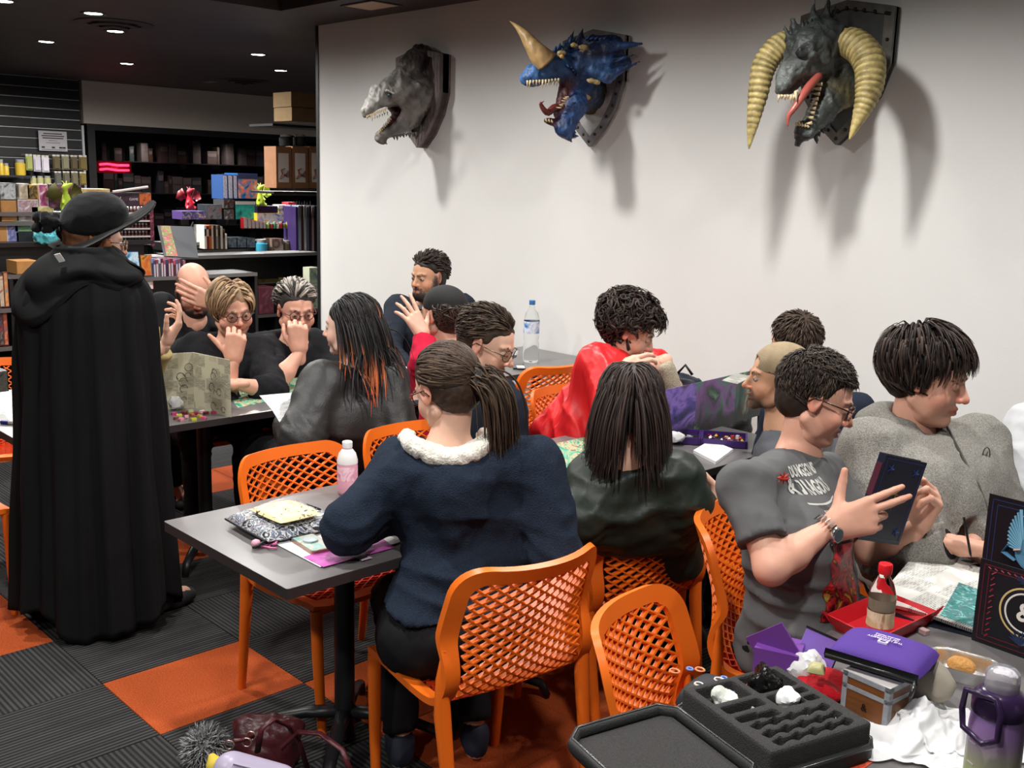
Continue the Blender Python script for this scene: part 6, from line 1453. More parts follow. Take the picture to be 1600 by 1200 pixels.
# left side: counter, boxes and rack in front of the slat wall
XL = -7.6
y1 = (2.412, 3.512, 1.249, 1.267, -7.600)[1]
t = thing('shop_counter', 'long dark shop counter behind the black cape', 'counter', (XL, 0, 0)); zc = (2.413, 2.845, 1.278, 1.291, -7.600)[2]
b = MB(); b.box(-.6, .0, 1.2, y1, zc - .03, zc); b.build('countertop', m_shelf, t); b = MB(); b.box(-.55, -.06, 1.25, y1 - .05, 0, zc - .03); b.build('cabinet', m_shelf, t)
for z in (.35, .62): 
    b = MB(); b.box(-.06, -.02, 1.25, y1 - .05, z, z + .02); b.build('ledge', m_shelf, t)
L_ = [
 ((2.483, 2.585, 1.418, 1.564, -7.750), 'c08a52', ('c08a52', 'b07c46'), 'plain cardboard box at the left edge above the counter'), ((2.461, 2.512, 1.276, 1.414, -7.750), 'c79058', ('c79058', 'b5824c'), 'plain cardboard box at the far left on the counter'),
 ((2.598, 2.734, 1.417, 1.570, -7.750), 'dfdcdc', ('e8e4e4', 'a07c84', 'd4ccd0'), 'white box with a pink brown window behind the black hat'), ((2.512, 2.590, 1.275, 1.413, -7.750), 'd6d8e4', ('b8bcd8', '5c62a0', 'e8e8f0'), 'white and violet box low on the counter'),
 ((2.612, 2.682, 1.574, 1.681, -7.750), 'e4dccb', ('ece6d8', 'b9a890', '3c3434'), 'small cream poster card high on the left'), ((2.664, 2.738, 1.570, 1.673, -7.750), 'd9a53c', ('d9a53c', '3a2c20', 'e6c06a'), 'small yellow and black card high on the left'),
 ((2.744, 2.807, 1.521, 1.679, -7.750), 'ece8ec', ('f2eef0', 'c05080', '4a50a0'), 'tall white box with a pink and blue corner'), ((2.810, 3.048, 1.508, 1.681, -7.750), '3c3440', ('4a3c4c', '7c4470', '241e28'), 'wide dark purple box behind the green plush dragon'),
 ((3.014, 3.257, 1.485, 1.653, -7.750), 'ddcf94', ('e6dca8', 'b99c6c', '8a5c40'), 'large cream framed game box behind the hat crown'), ((2.685, 2.841, 1.417, 1.521, -7.750), 'e0d9ab', ('e6e0b4', 'c9b878', '8a8a60'), 'cream and yellow box beside the hat rosette'),
 ((2.564, 2.681, 1.346, 1.422, -7.750), '6c8a7a', ('54789c', '7ea06a', '2c4460'), 'blue green landscape box on the counter'), ((2.570, 2.692, 1.237, 1.345, -7.750), '22262a', ('22262a', '2c3034'), 'matte black box in front of the blue green box'),
 ((2.480, 2.590, 1.568, 1.683, -7.750), '17181a', ('17181a', 'c8ccd0', '232529'), 'black rack box of white tipped pens at the left edge'), ((2.685, 2.720, 1.254, 1.421, -7.750), 'd8cf94', ('e0d9a4', 'a8a05c'), 'narrow yellow green box left of the teal bag')]

for k, (q, c0, hs, lb) in enumerate(L_):
    X_ = -7.75 - .16 * (q[2] > zc + .12); f_ = X_ / -7.75
    carton((q[0], q[1], q[2], q[3], q[4]), .14, pm(c0), artm(*hs, scale=14), lb, 'box', 'shop_box')
shelfunit(-7.72, .3, 1.3, (2.454, 3.242, 1.418, 1.418, -7.700)[1], ((2.470, 2.729, 1.413, 1.418, -7.750)[2], (2.733, 3.266, 1.480, 1.485, -7.750)[2]), 'black riser shelves on the counter behind the hat', name='riser_shelf', base=zc)
q = (2.827, 2.986, 1.491, 1.641, -7.700); dragon_fig((-7.68, (q[0] + q[1]) / 2, q[2]), .27, lime, oliv, 'lime green plush dragon with dark wings above the black hat')
t = thing('paper_bag', 'crumpled teal tissue parcel beside the hat rosette', 'parcel', (-7.600, 2.747, 1.271)); d = SDF(.008); d.ell((0, 0, .05), (.07, .10, .06), .02)
P, F, C = d.mesh(disp=lambda P, N: .02 * fbm(P, 40, 3, 3, ridge=True)); b = MB(); b.add(P, F.tolist()); b.build('tissue', mat('teal_tissue', C3('4fa8b4'), .6), t)
# paint rack
q = (3.287, 3.537, 1.223, 1.530, -7.700); w = q[1] - q[0]; h = q[3] - q[2]
t = thing('paint_rack', 'black rack of small white capped paint pots with a dark header board', 'rack', (-7.7, (q[0] + q[1]) / 2, q[2]))
b = MB(); b.box(-.3, -.28, -w / 2, w / 2, 0, h); b.box(-.3, 0, -w / 2 - .01, -w / 2, 0, h); b.build('case', m_shelf, t); b = MB(); b.box(-.3, 0, w / 2, w / 2 + .03, 0, h); b.build('pink_side', artm('a02c50', '2a1c24', 'c85a78', scale=30), t)
for k in range(5):
    z = h * (.02 + .19 * k); b = MB(); b.box(-.28, 0, -w / 2, w / 2, z, z + .008); b.box(-.01, .0, -w / 2, w / 2, z, z + .02, 1); b.build('tier', [m_shelf, mat('white_lip', (.55, .53, .52), .5)], t)
pot = None
for k in range(5):
    for j in range(9):
        y = q[0] + w * (j + .5) / 9; z = q[2] + h * (.02 + .19 * k) + .008; n_ = ('bottom', 'second', 'middle', 'fourth', 'top')[k]
        if pot is None:
            pot = thing('paint_pot', 'x', 'pot', (-7.74, y, z), 0, 'paint pots in the rack'); b = MB(); b.lathe([(.011, 0), (.012, .004), (.012, .028), (.008, .034)], n=8); b.build('pot_body', pm('5c3030'), pot, smooth=40); b = MB(); b.lathe([(.009, .034), (.009, .052), (.006, .054)], n=8); b.build('cap', pm('e6e4e0'), pot, smooth=40); p_ = pot
        else: p_ = dup(pot, (-7.74, y, z))
        p_['label'] = 'tiny white capped paint pot on the %s tier of the paint rack' % n_; p_['group'] = 'paint pots on the %s tier' % n_
q = (3.233, 3.550, 1.530, 1.630, -7.700); w = q[1] - q[0]; h = q[3] - q[2]
t = thing('header_board', 'dark header board with an orange corner label above the paint rack', 'sign', (-7.69, (q[0] + q[1]) / 2, q[2]))
b = MB(); b.box(-.02, 0, -w / 2, w / 2, 0, h); b.build('board', artm('1c1420', '3c2430', '241a34', scale=16), t); b = MB(); b.box(0, .003, w * .20, w * .49, h * .1, h * .95); b.build('orange_label', artm('b8502c', 'd06a34', '6a2c1c', scale=30), t)
b = MB(); V, F = text_mesh('joV', h * .55); M_ = frame((.003, -w * .36, h * .5), (0, 1, 0), (0, 0, 1)); b.add(xf(M_, V), F); V, F = text_mesh('GAME', h * .26); M_ = frame((.003, w * .06, h * .5), (0, 1, 0), (0, 0, 1)); b.add(xf(M_, V), F); b.build('lettering', pm('d8c8cc'), t)
b = MB(); b.tube([(.05, -w * .5, h * 1.05), (.05, w * .35, h * 1.45)], .010, 6); b.build('white_rail', pm('c8c0bc'), t)
# slat wall merchandise
def blister(q, body, lab, cat='packet', grp=None, name='blister_pack'):
    y0, y1, z0, z1, X = q; w = y1 - y0; h = z1 - z0; t = thing(name, lab, cat, (X, (y0 + y1) / 2, z0), 0, grp)
    b = MB(); b.box(-.02, 0, -w * .46, w * .46, 0, h * .86); b.box(0, .02, -w * .36, w * .36, h * .08, h * .72); b.build('packet', body, t); b = MB(); b.box(-.012, -.006, -w * .46, w * .46, h * .86, h * .97); b.tube([(-.25, 0, h * .94), (.02, 0, h * .94)], .006, 6); b.build('hanger', pm('c9c4b8'), t)
for i, q in enumerate([(4.681, 4.765, 1.771, 1.972, -13.600), (4.772, 4.864, 1.758, 1.968, -13.600), (4.872, 4.965, 1.752, 1.964, -13.600)]): blister(q, pm(['9aa05a', 'c4bcc8', 'd0cbd4'][i]), '%s hanging packet on the slat wall, %s of the row under the white notice' % (['olive', 'lilac white', 'white'][i], ['leftmost', 'second', 'third'][i]))
for i, q in enumerate([(5.006, 5.101, 1.788, 1.977, -13.600), (5.117, 5.213, 1.791, 1.981, -13.600), (5.229, 5.318, 1.794, 1.978, -13.600), (5.334, 5.440, 1.789, 1.982, -13.600)]): blister(q, pm(['5c5034', '7c7860', '564830', '6a5a30'][i]), 'brown grass tuft packet, %s in the upper row on the slat wall' % ['first', 'second', 'third', 'last'][i])
for i, q in enumerate([(5.019, 5.106, 1.597, 1.772, -13.600), (5.122, 5.211, 1.599, 1.775, -13.600), (5.227, 5.316, 1.601, 1.778, -13.600), (5.332, 5.422, 1.603, 1.773, -13.600)]): blister(q, pm(['57564e', '5f5848', '66604a', '7c6a34'][i]), 'grey green tuft packet, %s in the lower row on the slat wall' % ['first', 'second', 'third', 'last'][i])
for i, q in enumerate([(4.697, 4.773, 1.601, 1.702, -13.500), (4.781, 4.858, 1.603, 1.704, -13.500), (4.866, 4.951, 1.605, 1.707, -13.500)]): small('glass_tub', 'small pale yellow green tub, %s of three low on the slat wall' % ['left', 'middle', 'right'][i], 'tub', q, .1, None, pm('a8a474'))
for i, q in enumerate([(4.338, 4.396, 1.693, 1.891, -13.500), (4.396, 4.455, 1.695, 1.847, -13.500), (4.538, 4.658, 1.707, 1.899, -13.500)]): small('jar', 'yellow filled jar, %s of three on the slat wall shelf' % ['leftmost', 'second', 'rightmost'][i], 'jar', q, .1, None, pm('c8a83c'))
t = thing('wall_shelf', 'thin black shelf on the slat wall under the yellow jars', 'shelf', (-13.5, 0, 0)); q = (4.337, 4.695, 1.689, 1.705, -13.500); b = MB(); b.box(-.42, .05, q[0] - .8, q[1], q[3] - .02, q[3]); b.build('board', m_shelf, t)
q = (4.689, 4.967, 1.595, 1.603, -13.500); b = MB(); b.box(-.42, .05, q[0], q[1], q[3] - .02, q[3]); b.build('board', m_shelf, t)
q = (4.945, 5.297, 2.019, 2.267, -13.850); w = q[1] - q[0]; h = q[3] - q[2]
t = thing('notice', 'white printed notice with bold lines hanging on the slat wall', 'sign', (-13.86, (q[0] + q[1]) / 2, q[2])); b = MB(); b.box(-.01, 0, -w / 2, w / 2, 0, h); b.build('sheet', pm('c9c4c8'), t)
b = MB()
for k, (wd, th) in enumerate(((.66, .05), (.80, .05), (.74, .05), (.30, .02), (.5, .02))): b.box(0, .002, -w * wd / 2, w * wd / 2, h * (.84 - .11 * k), h * (.84 - .11 * k + th))
b.box(0, .002, -w * .42, w * .42, h * .06, h * .08)
for x in (-.36, .0, .26, .38): b.box(0, .002, w * x - .02, w * x + .02, h * .14, h * .22)
b.build('print', pm('2a262a'), t)
# comics and spines right of the cape
carton((3.154, 3.312, 1.036, 1.213, -7.400), .02, pm('2c4a6a'), artm('1f3c5c', '5fa0c8', 'd0e4ee', '10202c', scale=10), 'blue comic with a pale swirling figure beside the black cape', 'comic', 'comic_book', lean=.15)
carton((3.322, 3.410, 1.031, 1.186, -7.400), .02, pm('7a4a1c'), artm('241a14', 'd08a2c', 'c04a24', 'e8d05c', scale=10), 'orange and yellow comic right of the blue comic', 'comic', 'comic_book', lean=.15)
carton((3.255, 3.327, 0.935, 1.005, -7.400), .02, pm('b02c30'), artm('d8d4d0', 'b02c30', 'e8e4e0', scale=12), 'red and white comic, left of the pair on the lower shelf', 'comic', 'comic_book')
carton((3.337, 3.406, 0.931, 1.002, -7.400), .02, pm('b02c30'), artm('c83c34', 'e8e4e0', 'b02c30', scale=12), 'red and white comic, right of the pair on the lower shelf', 'comic', 'comic_book')
sc_ = ['7c8ab0', '4a3c5c', '8a3c50', 'b8bccb', '5a2c3c', 'a04858', '3c4468', '983848', '6a3048', 'c04c58', '4c5a8a', '8c4454', '303850', 'a8606c']
sn_ = ['pale blue', 'plum', 'dusty red', 'silver', 'wine', 'rose', 'navy', 'red', 'maroon', 'coral', 'blue', 'brick', 'dark blue', 'pink']
SP_ = [(3.394, 3.412, 0.996, 1.157, -7.400), (3.413, 3.431, 0.995, 1.142, -7.400), (3.432, 3.450, 0.994, 1.146, -7.400), (3.452, 3.469, 0.993, 1.150, -7.400), (3.471, 3.489, 0.992, 1.154, -7.400), (3.490, 3.508, 0.992, 1.140, -7.400), (3.509, 3.528, 0.991, 1.144, -7.400), (3.529, 3.547, 0.990, 1.148, -7.400), (3.549, 3.567, 0.989, 1.152, -7.400), (3.568, 3.587, 0.988, 1.137, -7.400), (3.588, 3.606, 0.987, 1.141, -7.400), (3.608, 3.626, 0.986, 1.146, -7.400), (3.628, 3.646, 0.985, 1.150, -7.400), (3.647, 3.666, 0.985, 1.135, -7.400)]
for i, q in enumerate(SP_):
    w = q[1] - q[0]; h = q[3] - q[2]; t = thing('book', sn_[i] + ' thin spined book in the row behind the bald man', 'book', (q[4], (q[0] + q[1]) / 2, q[2]), 0, 'thin books behind the bald man'); b = MB(); b.box(-.2, 0, -w * .46, w * .46, 0, h); b.build('cover', pm(sc_[i]), t); b = MB(); b.box(0, .001, -w * .3, w * .3, h * .1, h * .8); b.build('spine_title', pm('c8c4cc' if i % 3 else '2c2430'), t)
zb = (3.144, 3.715, 1.019, 1.024, -7.400)[2]
shelfunit(-7.38, .35, (3.134, 3.715, 1.019, 1.024, -7.400)[0], (3.134, 4.263, 1.008, 1.013, -7.400)[1], (.42, zb), 'low black shelf of comics and thin books behind the seated group', top=zb)
shelfunit(-7.9, .3, (3.647, 4.141, 1.123, 1.128, -7.900)[0], (3.354, 5.197, 1.114, 1.119, -7.900)[1], ((3.647, 4.084, 1.123, 1.129, -7.900)[2],), 'black shelf under the grey flip stand', top=(3.647, 4.084, 1.123, 1.129, -7.900)[2])
# grey flip stand
t = thing('display_stand', 'sloping grey card stand with a colourful strip, above the bald man', 'stand', (-7.700, 3.722, 1.156)); 
b = MB(); b.sheet([[(.16, -.16, .0), (.16, .12, -.02)], [(-.06, -.10, .22), (-.06, .20, .21)]], .006); b.build('panel', mat('grey_card', C3('5a5c60'), .5), t)
b = MB(); b.sheet([[(.163, -.14, .006), (.163, -.05, .0)], [(-.05, -.08, .222), (-.05, .0, .22)]], .002); b.build('print_strip', artm('e8e4e0', 'c84c6a', '6aa05c', 'd8c48a', scale=26), t)
b = MB(); b.box(-.1, .0, -.1, .1, -.0, .01); b.tube([(-.06, .18, .21), (-.06, .2, .25)], .006, 6); b.build('base', m_black, t)
# silver figures and pink box low on the right, comics at far left
for i, q in enumerate([(4.438, 4.500, 0.795, 0.964, -8.400), (4.512, 4.575, 0.791, 0.939, -8.400), (4.587, 4.650, 0.788, 0.953, -8.400), (4.663, 4.721, 0.784, 0.922, -8.400)]): small('figure_tube', 'clear and grey figure tube, %s of four behind the fair haired woman' % ['first', 'second', 'third', 'last'][i], 'tube', q, .1, None, pm(['8a8c8c', '3c3e40', 'a8aaa8', '5c5e60'][i]))
carton((4.575, 4.719, 0.610, 0.842, -7.900), .15, pm('8a4c58'), artm('9c5864', '6a3444', 'b87c84', scale=8), 'dusty pink box between the two women in black', 'box', 'game_box')
carton((4.891, 4.982, 0.667, 1.020, -7.600), .1, pm('c8ccb4'), artm('d8dcc8', '9ca88c', '3c5c7c', scale=12), 'narrow pale display board beside the white wall end', 'board', 'display_board')
for i, q in enumerate([(2.166, 2.196, 0.923, 1.124, -6.900), (2.196, 2.223, 0.922, 1.143, -6.900), (2.150, 2.177, 0.680, 0.899, -6.900), (2.177, 2.204, 0.678, 0.898, -6.900)]): carton(q, .02, pm('6a3c30'), artm(*[('8a2c24', 'c8b49c', '2c5c6c'), ('4a8c9c', 'c87c3c', 'e0d4c0'), ('a83c2c', '2c3c4c', 'c8a46c'), ('2c6c7c', 'b8502c', 'd8d0bc')][i], scale=14), '%s comic at the left edge of the view' % ['upper outer', 'upper inner', 'lower outer', 'lower inner'][i], 'comic', 'comic_book')
shelfunit(-6.88, .3, 1.0, (2.150, 2.242, 0.669, 0.673, -6.900)[1], ((2.150, 2.207, 0.671, 0.675, -6.900)[2], (2.165, 2.222, 0.914, 0.919, -6.900)[2]), 'black comic rack at the left edge behind the black cape', name='comic_rack', top=1.1)
carton((2.414, 2.559, 1.088, 1.174, -7.300), .2, pm('c08a52'), artm('c08a52', 'a87440'), 'cardboard box low on the counter front by the cape shoulder', 'box', 'shop_box')

q = (2.414, 2.559, 1.084, 1.088, -7.300); shelfunit(-7.28, .28, q[0] - .1, q[1] + .05, (q[2],), 'small black plinth carrying the cardboard box by the counter', name='plinth', top=q[2])
q = (4.395, 4.740, 0.785, 0.790, -8.400); shelfunit(-8.38, .25, q[0], q[1], (q[2],), 'low black stand carrying the row of grey figure tubes', name='low_stand', top=q[2])
q = (4.866, 4.995, 0.662, 0.668, -7.600); shelfunit(-7.58, .2, q[0], q[1], (q[2],), 'narrow black stand under the pale display board', name='low_stand', top=q[2])
q = (4.544, 4.745, 0.604, 0.610, -7.900); shelfunit(-7.88, .2, q[0], q[1], (q[2],), 'small black stand under the dusty pink box', name='low_stand', top=q[2])

# ================================================================== things on the tables and the floor
T_ = .741
def ztop(p, z=T_): return (p[0], p[1], z)
def flat_quad(name, lab, cat, P, m, z, th=.0015, parts=None, uvmap=True):
    """a sheet lying on a table, given by its four corners in order"""
    P = np.array([(p[0], p[1]) for p in P]); c = P.mean(0)
    ex = P[1] - P[0]; L = np.linalg.norm(ex); a = atan2(ex[1], ex[0]); t = thing(name, lab, cat, (c[0], c[1], z), a)
    Rm = np.array([[cos(-a), -sin(-a)], [sin(-a), cos(-a)]]); Q = (P - c) @ Rm.T
    b = MB(); b.add([(q[0], q[1], zz) for zz in (0, th) for q in Q], [(3, 2, 1, 0), (4, 5, 6, 7), (0, 1, 5, 4), (1, 2, 6, 5), (2, 3, 7, 6), (3, 0, 4, 7)])
    b.build('sheet', m, t, uv=(0, 1)); return t, Q
green_map = art('green_battle_map', [(.25, C3('16302c')), (.42, C3('4fae90')), (.52, C3('c9b08c')), (.6, C3('2c6a5a')), (.72, C3('8fd8bc')), (.8, C3('6a3c34'))], 7, 'noise', 2.2, stretch=(1, 2.4, 1))
paper = mat('white_paper', (.80, .80, .79), .6); form = printed('printed_form', (.78, .78, .77), (.30, .30, .32), 26, fill=.3)
page = printed('printed_page', (.80, .79, .74), (.16, .15, .15), 46, fill=.4)
# near table
t, Q = flat_quad('paper_sheet', 'white printed character sheet under the navy elbow, upper right one', 'paper', ((-2.423, 1.720, 0.740), (-2.475, 1.993, 0.740), (-2.714, 2.087, 0.740), (-2.634, 1.797, 0.740)), form, T_)
t, Q = flat_quad('paper_sheet', 'white sheet under the phone and pouch on the near table', 'paper', ((-2.508, 1.485, 0.740), (-2.263, 1.481, 0.740), (-2.283, 1.776, 0.740), (-2.563, 1.784, 0.740)), paper, T_ + .0017)
t, Q = flat_quad('flyer', 'magenta printed flyer with a pale patch, at the near table edge', 'flyer', ((-2.354, 1.486, 0.740), (-2.254, 1.485, 0.740), (-2.255, 1.726, 0.740), (-2.373, 1.754, 0.740)), art('magenta_print', [(.3, C3('b03c9c')), (.5, C3('c85cb0')), (.7, C3('9a2c8a'))], 14), T_ + .0035)
b = MB(); b.box(.03, .085, -.02, .015, .0016, .0018); b.build('pale_patch', pm('c8b8d0'), t)
b = MB()
for i, (s_, y) in enumerate((('ORGANISED PLAY', .012), ('ADVENTURE LEAGUE', .0), ('SIGN UP HERE', -.012))): V, F = text_mesh(s_, .011, .0001); V[:, 0] -= .05; V[:, 1] += y; V[:, 2] += .0017; b.add(V, F)
b.build('lettering', pm('e0d0e0'), t)
# patterned zip pouches
def cushion(name, lab, cat, P, z, h, m, seed=0, rr=.02, rise=1., zipm=None, bmp=.004, dispf=30):
    P = np.array([(p[0], p[1]) for p in P]); c = P.mean(0); ex = (P[1] - P[0]) + (P[2] - P[3]); a = atan2(ex[1], ex[0]); lx = (np.linalg.norm(P[1] - P[0]) + np.linalg.norm(P[2] - P[3])) / 4; ly = (np.linalg.norm(P[2] - P[1]) + np.linalg.norm(P[3] - P[0])) / 4
    t = thing(name, lab, cat, (c[0], c[1], z), a); n = 26; G1 = []; G2 = []
    for i in range(n):
        r1 = []; r2 = []
        for j in range(n):
            u, w = 2 * i / (n - 1) - 1, 2 * j / (n - 1) - 1; e = (1 - abs(u) ** 4) * (1 - abs(w) ** 4)
            k = 1 - .06 * (abs(u) * abs(w)) ** 3
            x, y = u * lx * k, w * ly * k; q = np.array([[x, y, 0]]) + seed
            r1.append((x, y, h * .3 + h * .7 * max(e, 0) ** .5 + bmp * fbm(q, dispf, seed, 2)[0] * e)); r2.append((x, y, h * .3 - h * .3 * max(e, 0) ** .4))
        G1.append(r1); G2.append(r2)
    b = MB(); b.sheet(G1); b.sheet([r for r in G2[::-1]]); b.build('fabric', m, t, smooth=True)
    if zipm: b = MB(); b.tube([(-lx * .92, -ly * .99, h * .34), (0, -ly * 1.01, h * .36), (lx * .92, -ly * .99, h * .34)], .0035, 6); b.tube([(lx * .9, -ly * .99, h * .34), (lx * .93, -ly * 1.15, h * .2), (lx * .9, -ly * 1.3, .004)], [.002, .005, .003], 6); b.build('zip', zipm, t, smooth=True)
    return t, lx, ly
darkprint = art('black_white_doodle_print', [(.30, C3('14161a')), (.44, C3('20242c')), (.50, C3('d8d8da')), (.56, C3('2a3040')), (.64, C3('6c7c9a')), (.70, C3('d09a6a')), (.78, C3('14161a'))], 22, 'noise', 3)
creamprint = art('cream_doodle_print', [(.34, C3('2a2420')), (.40, C3('e2cf9a')), (.62, C3('ead9aa')), (.68, C3('3c3028'))], 26, 'noise', 2.5)
cushion('zip_pouch', 'black and white doodle print zip pouch on the near table', 'pouch', ((-2.671, 1.462, 0.740), (-2.437, 1.472, 0.740), (-2.520, 1.684, 0.740), (-2.821, 1.713, 0.740)), T_ + .003, .050, darkprint, 2, zipm=m_black)
cushion('coin_purse', 'small cream doodle print purse lying on the dark pouch', 'pouch', ((-2.624, 1.500, 0.780), (-2.469, 1.509, 0.780), (-2.518, 1.631, 0.780), (-2.707, 1.633, 0.780)), T_ + .054, .022, creamprint, 5)
t = thing('phone', 'phone in a marbled teal case with a round grip, on the white sheet', 'phone', ztop((-2.418, 1.556, 0.745), .7445), atan2(.30, .95) + 1.15)
b = MB(); b.rbox(-.036, .036, -.072, .072, 0, .010, .012); b.build('case', mat('rose_gold_case', C3('9c7c6c'), .3, .4), t); b = MB(); b.rbox(-.033, .033, -.069, .069, .010, .0108, .011); b.build('case_print', artm('e8e4e0', '7ab0ac', 'c8b8a8', '2c4c50', scale=16), t); b = MB(); b.lathe([(.022, .0108), (.022, .016), (.018, .018)], (0, .01, 0), 20); b.build('grip', pm('a8b4b8'), t, smooth=40)
t = thing('bead_charm', 'pink round bead charm beside the pouch', 'charm', ztop((-2.514, 1.431, 0.745), .741)); b = MB(); b.lathe([(.002, 0), (.011, .004), (.014, .012), (.011, .020), (.002, .024)], n=14); b.build('bead', mat('pink_bead', C3('e0a0b4'), .3), t, smooth=True); b = MB(); b.tube([(.012, .004, .006), (.03, .02, .004), (.045, .015, .008), (.055, .035, .004)], .003, 6); b.build('cord', mat('pink_cord', C3('d070a0'), .5), t, smooth=True)
t = thing('ribbon_bow', 'small pink ribbon bow beside the pouch zip', 'ribbon', ztop((-2.499, 1.474, 0.745), .741)); b = MB()
for s_ in (-1, 1): b.tube([(0, 0, .006), (s_ * .012, .008, .014), (s_ * .02, 0, .010), (s_ * .012, -.006, .006), (0, 0, .006)], [.002, .004, .005, .004, .002], 6, flat=.4); b.tube([(0, 0, .004), (s_ * .01, -.02, .002)], .003, 6, flat=.4)
b.build('loops', mat('pink_cord', C3('d070a0'), .5), t, smooth=True)
t = thing('hair_claw', 'black hair claw clip behind the pouch, by the navy sleeve', 'hair clip', ztop((-2.601, 1.680, 0.760), .741)); b = MB()
for k in range(6):
    for s_ in (-1, 1): x = -.03 + .012 * k; b.tube([(x, 0, .045), (x, s_ * .022, .03), (x + .003, s_ * .018, .008), (x + .004, s_ * .004, .001)], [.003, .003, .0025, .001], 6)
b.tube([(-.034, 0, .045), (.036, 0, .047)], .005, 8); b.build('claw', mat('glossy_black', (.01, .01, .01), .15), t, smooth=True)
def bottle(name, lab, cat, p, prof, capprof, m, mcap, rot=0, extra=(), scale=1.):
    t = thing(name, lab, cat, p, rot); S_ = scale
    b = MB(); b.lathe([(r * S_, z * S_) for r, z in prof], n=28, cap=False); b.build('body', m, t, smooth=True)
    b = MB(); b.lathe([(r * S_, z * S_) for r, z in capprof], n=24); b.build('cap', mcap, t, smooth=40)
    for nm, pr_, mm in extra: b = MB(); b.lathe([(r * S_, z * S_) for r, z in pr_], n=28, cap=False); b.build(nm, mm, t, smooth=True)
    return t
clear = mat('clear_plastic', (.96, .98, .98), .04, trans=1., ior=1.15)
bottle('drink_bottle', 'pink milk drink bottle with a white cap behind the navy elbow', 'bottle', ztop((-2.776, 1.927, 0.740)), [(.001, 0), (.031, .002), (.034, .012), (.034, .05), (.032, .07), (.034, .09), (.034, .118), (.028, .14), (.016, .156), (.014, .162)], [(.016, .160), (.017, .163), (.017, .180), (.015, .182)], mat('pink_milk', C3('dc9cae'), .25), mat('white_cap', (.85, .85, .85), .35), extra=[('frosted_shoulder', [(.0345, .108), (.0346, .118), (.0286, .141), (.0166, .157)], mat('frosted', (.75, .72, .72), .4)), ('label', [(.0344, .052), (.0344, .100)], art('pink_label', [(.35, C3('d890a8')), (.5, C3('f0c8d4')), (.65, C3('c8607c'))], 18))])
# left tables
def panel_screen(name, lab, P, h, m_out, m_in, z=T_, lean=0., th=.003, arts=None):
    P = [np.array(p[:2]) for p in P]; t = thing(name, lab, 'game screen', (float(P[0][0]), float(P[0][1]), z)); O = P[0]
    for k in range(len(P) - 1):
        a, c = P[k] - O, P[k + 1] - O; d = (c - a) / np.linalg.norm(c - a); n = np.array([-d[1], d[0]]) * th
        V = [(q[0], q[1], zz) for zz in (0, h) for q in (a, c, c + n, a + n)]
        b = MB(); b.add(V, [(3, 2, 1, 0), (4, 5, 6, 7), (0, 1, 5, 4), (1, 2, 6, 5), (2, 3, 7, 6), (3, 0, 4, 7)]); o = b.build('panel', (arts[k] if arts else m_out), t)
    return t
t = thing('rules_screen', 'folded cream card screen printed with text and doodles, standing on the left table', 'game screen', (-4.291, 1.973, 0.740)); O = np.array(t.location)
pgs = printed('cream_print', C3('b8b49c'), C3('4a4840'), 34, fill=.5)
for k, (p, q) in enumerate((((-4.322, 1.997, 0.740), (-4.292, 2.147, 0.740)), ((-4.292, 2.147, 0.740), (-4.023, 2.182, 0.740)))):
    a, c = np.array(p) - O, np.array(q) - O; w = np.linalg.norm(c - a); d = (c - a) / w; h = .255
    o_ = bpy.data.objects.new('x', None); bpy.data.objects.remove(o_)
    b = MB(); b.box(0, w, -.0015, .0015, 0, h); ob = b.build('panel', pgs, t, uv=(0, 2)); ob.location = a; ob.rotation_euler = (0, 0, atan2(d[1], d[0]))
    b = MB(); r_ = random.Random(k)
    for j in range(7):
        cx, cz = w * r_.uniform(.5, .9), h * r_.uniform(.1, .75); rr = r_.uniform(.008, .02); b.tube([(cx + rr * cos(s_), -.002, cz + rr * sin(s_)) for s_ in np.linspace(0, r_.uniform(3.5, 6.28), 10)], .0012, 4)
    g = b.build('doodles', pm('3c3a34'), t); g.location = a; g.rotation_euler = (0, 0, atan2(d[1], d[0]))
cc = ['c8407c', 'd8d05c', '8a2c2c', 'e8a0b4', 'c86c3c', 'e0e0a0', 'b0305c', 'd8b03c', 'f0c0c8', '6a2c2c', 'd0d84c', 'a83c5c', 'e090a0', 'c8c83c', '8c4c4c', 'e05c8c']
r_ = random.Random(9)
for i, p in enumerate([(-4.214, 2.011, 0.740), (-4.167, 2.012, 0.740), (-4.200, 2.052, 0.740), (-4.125, 2.026, 0.740), (-4.146, 2.061, 0.740), (-4.218, 2.091, 0.740), (-4.169, 2.093, 0.740), (-4.103, 2.075, 0.740), (-4.177, 2.125, 0.740), (-4.144, 2.126, 0.740), (-4.192, 2.170, 0.740), (-4.136, 2.159, 0.740), (-4.095, 1.985, 0.740), (-4.062, 2.027, 0.740), (-4.130, 1.979, 0.740), (-4.060, 2.071, 0.740)]):
    t = thing('sweet', 'bright wrapped sweet in the scatter before the folded card screen', 'sweet', ztop(p), r_.uniform(0, 3), 'wrapped sweets on the left table'); b = MB(); b.rbox(-.012, .012, -.008, .008, 0, .010, .004); b.build('sweet_body', mat('wrap_' + cc[i], C3(cc[i]), .3), t)
    b = MB()
    for s_ in (-1, 1): b.add([(s_ * .012, 0, .005), (s_ * .022, -.008, .008), (s_ * .022, .008, .003)], [(0, 1, 2)])
    b.build('twisted_end', MATS['wrap_' + cc[i]], t)
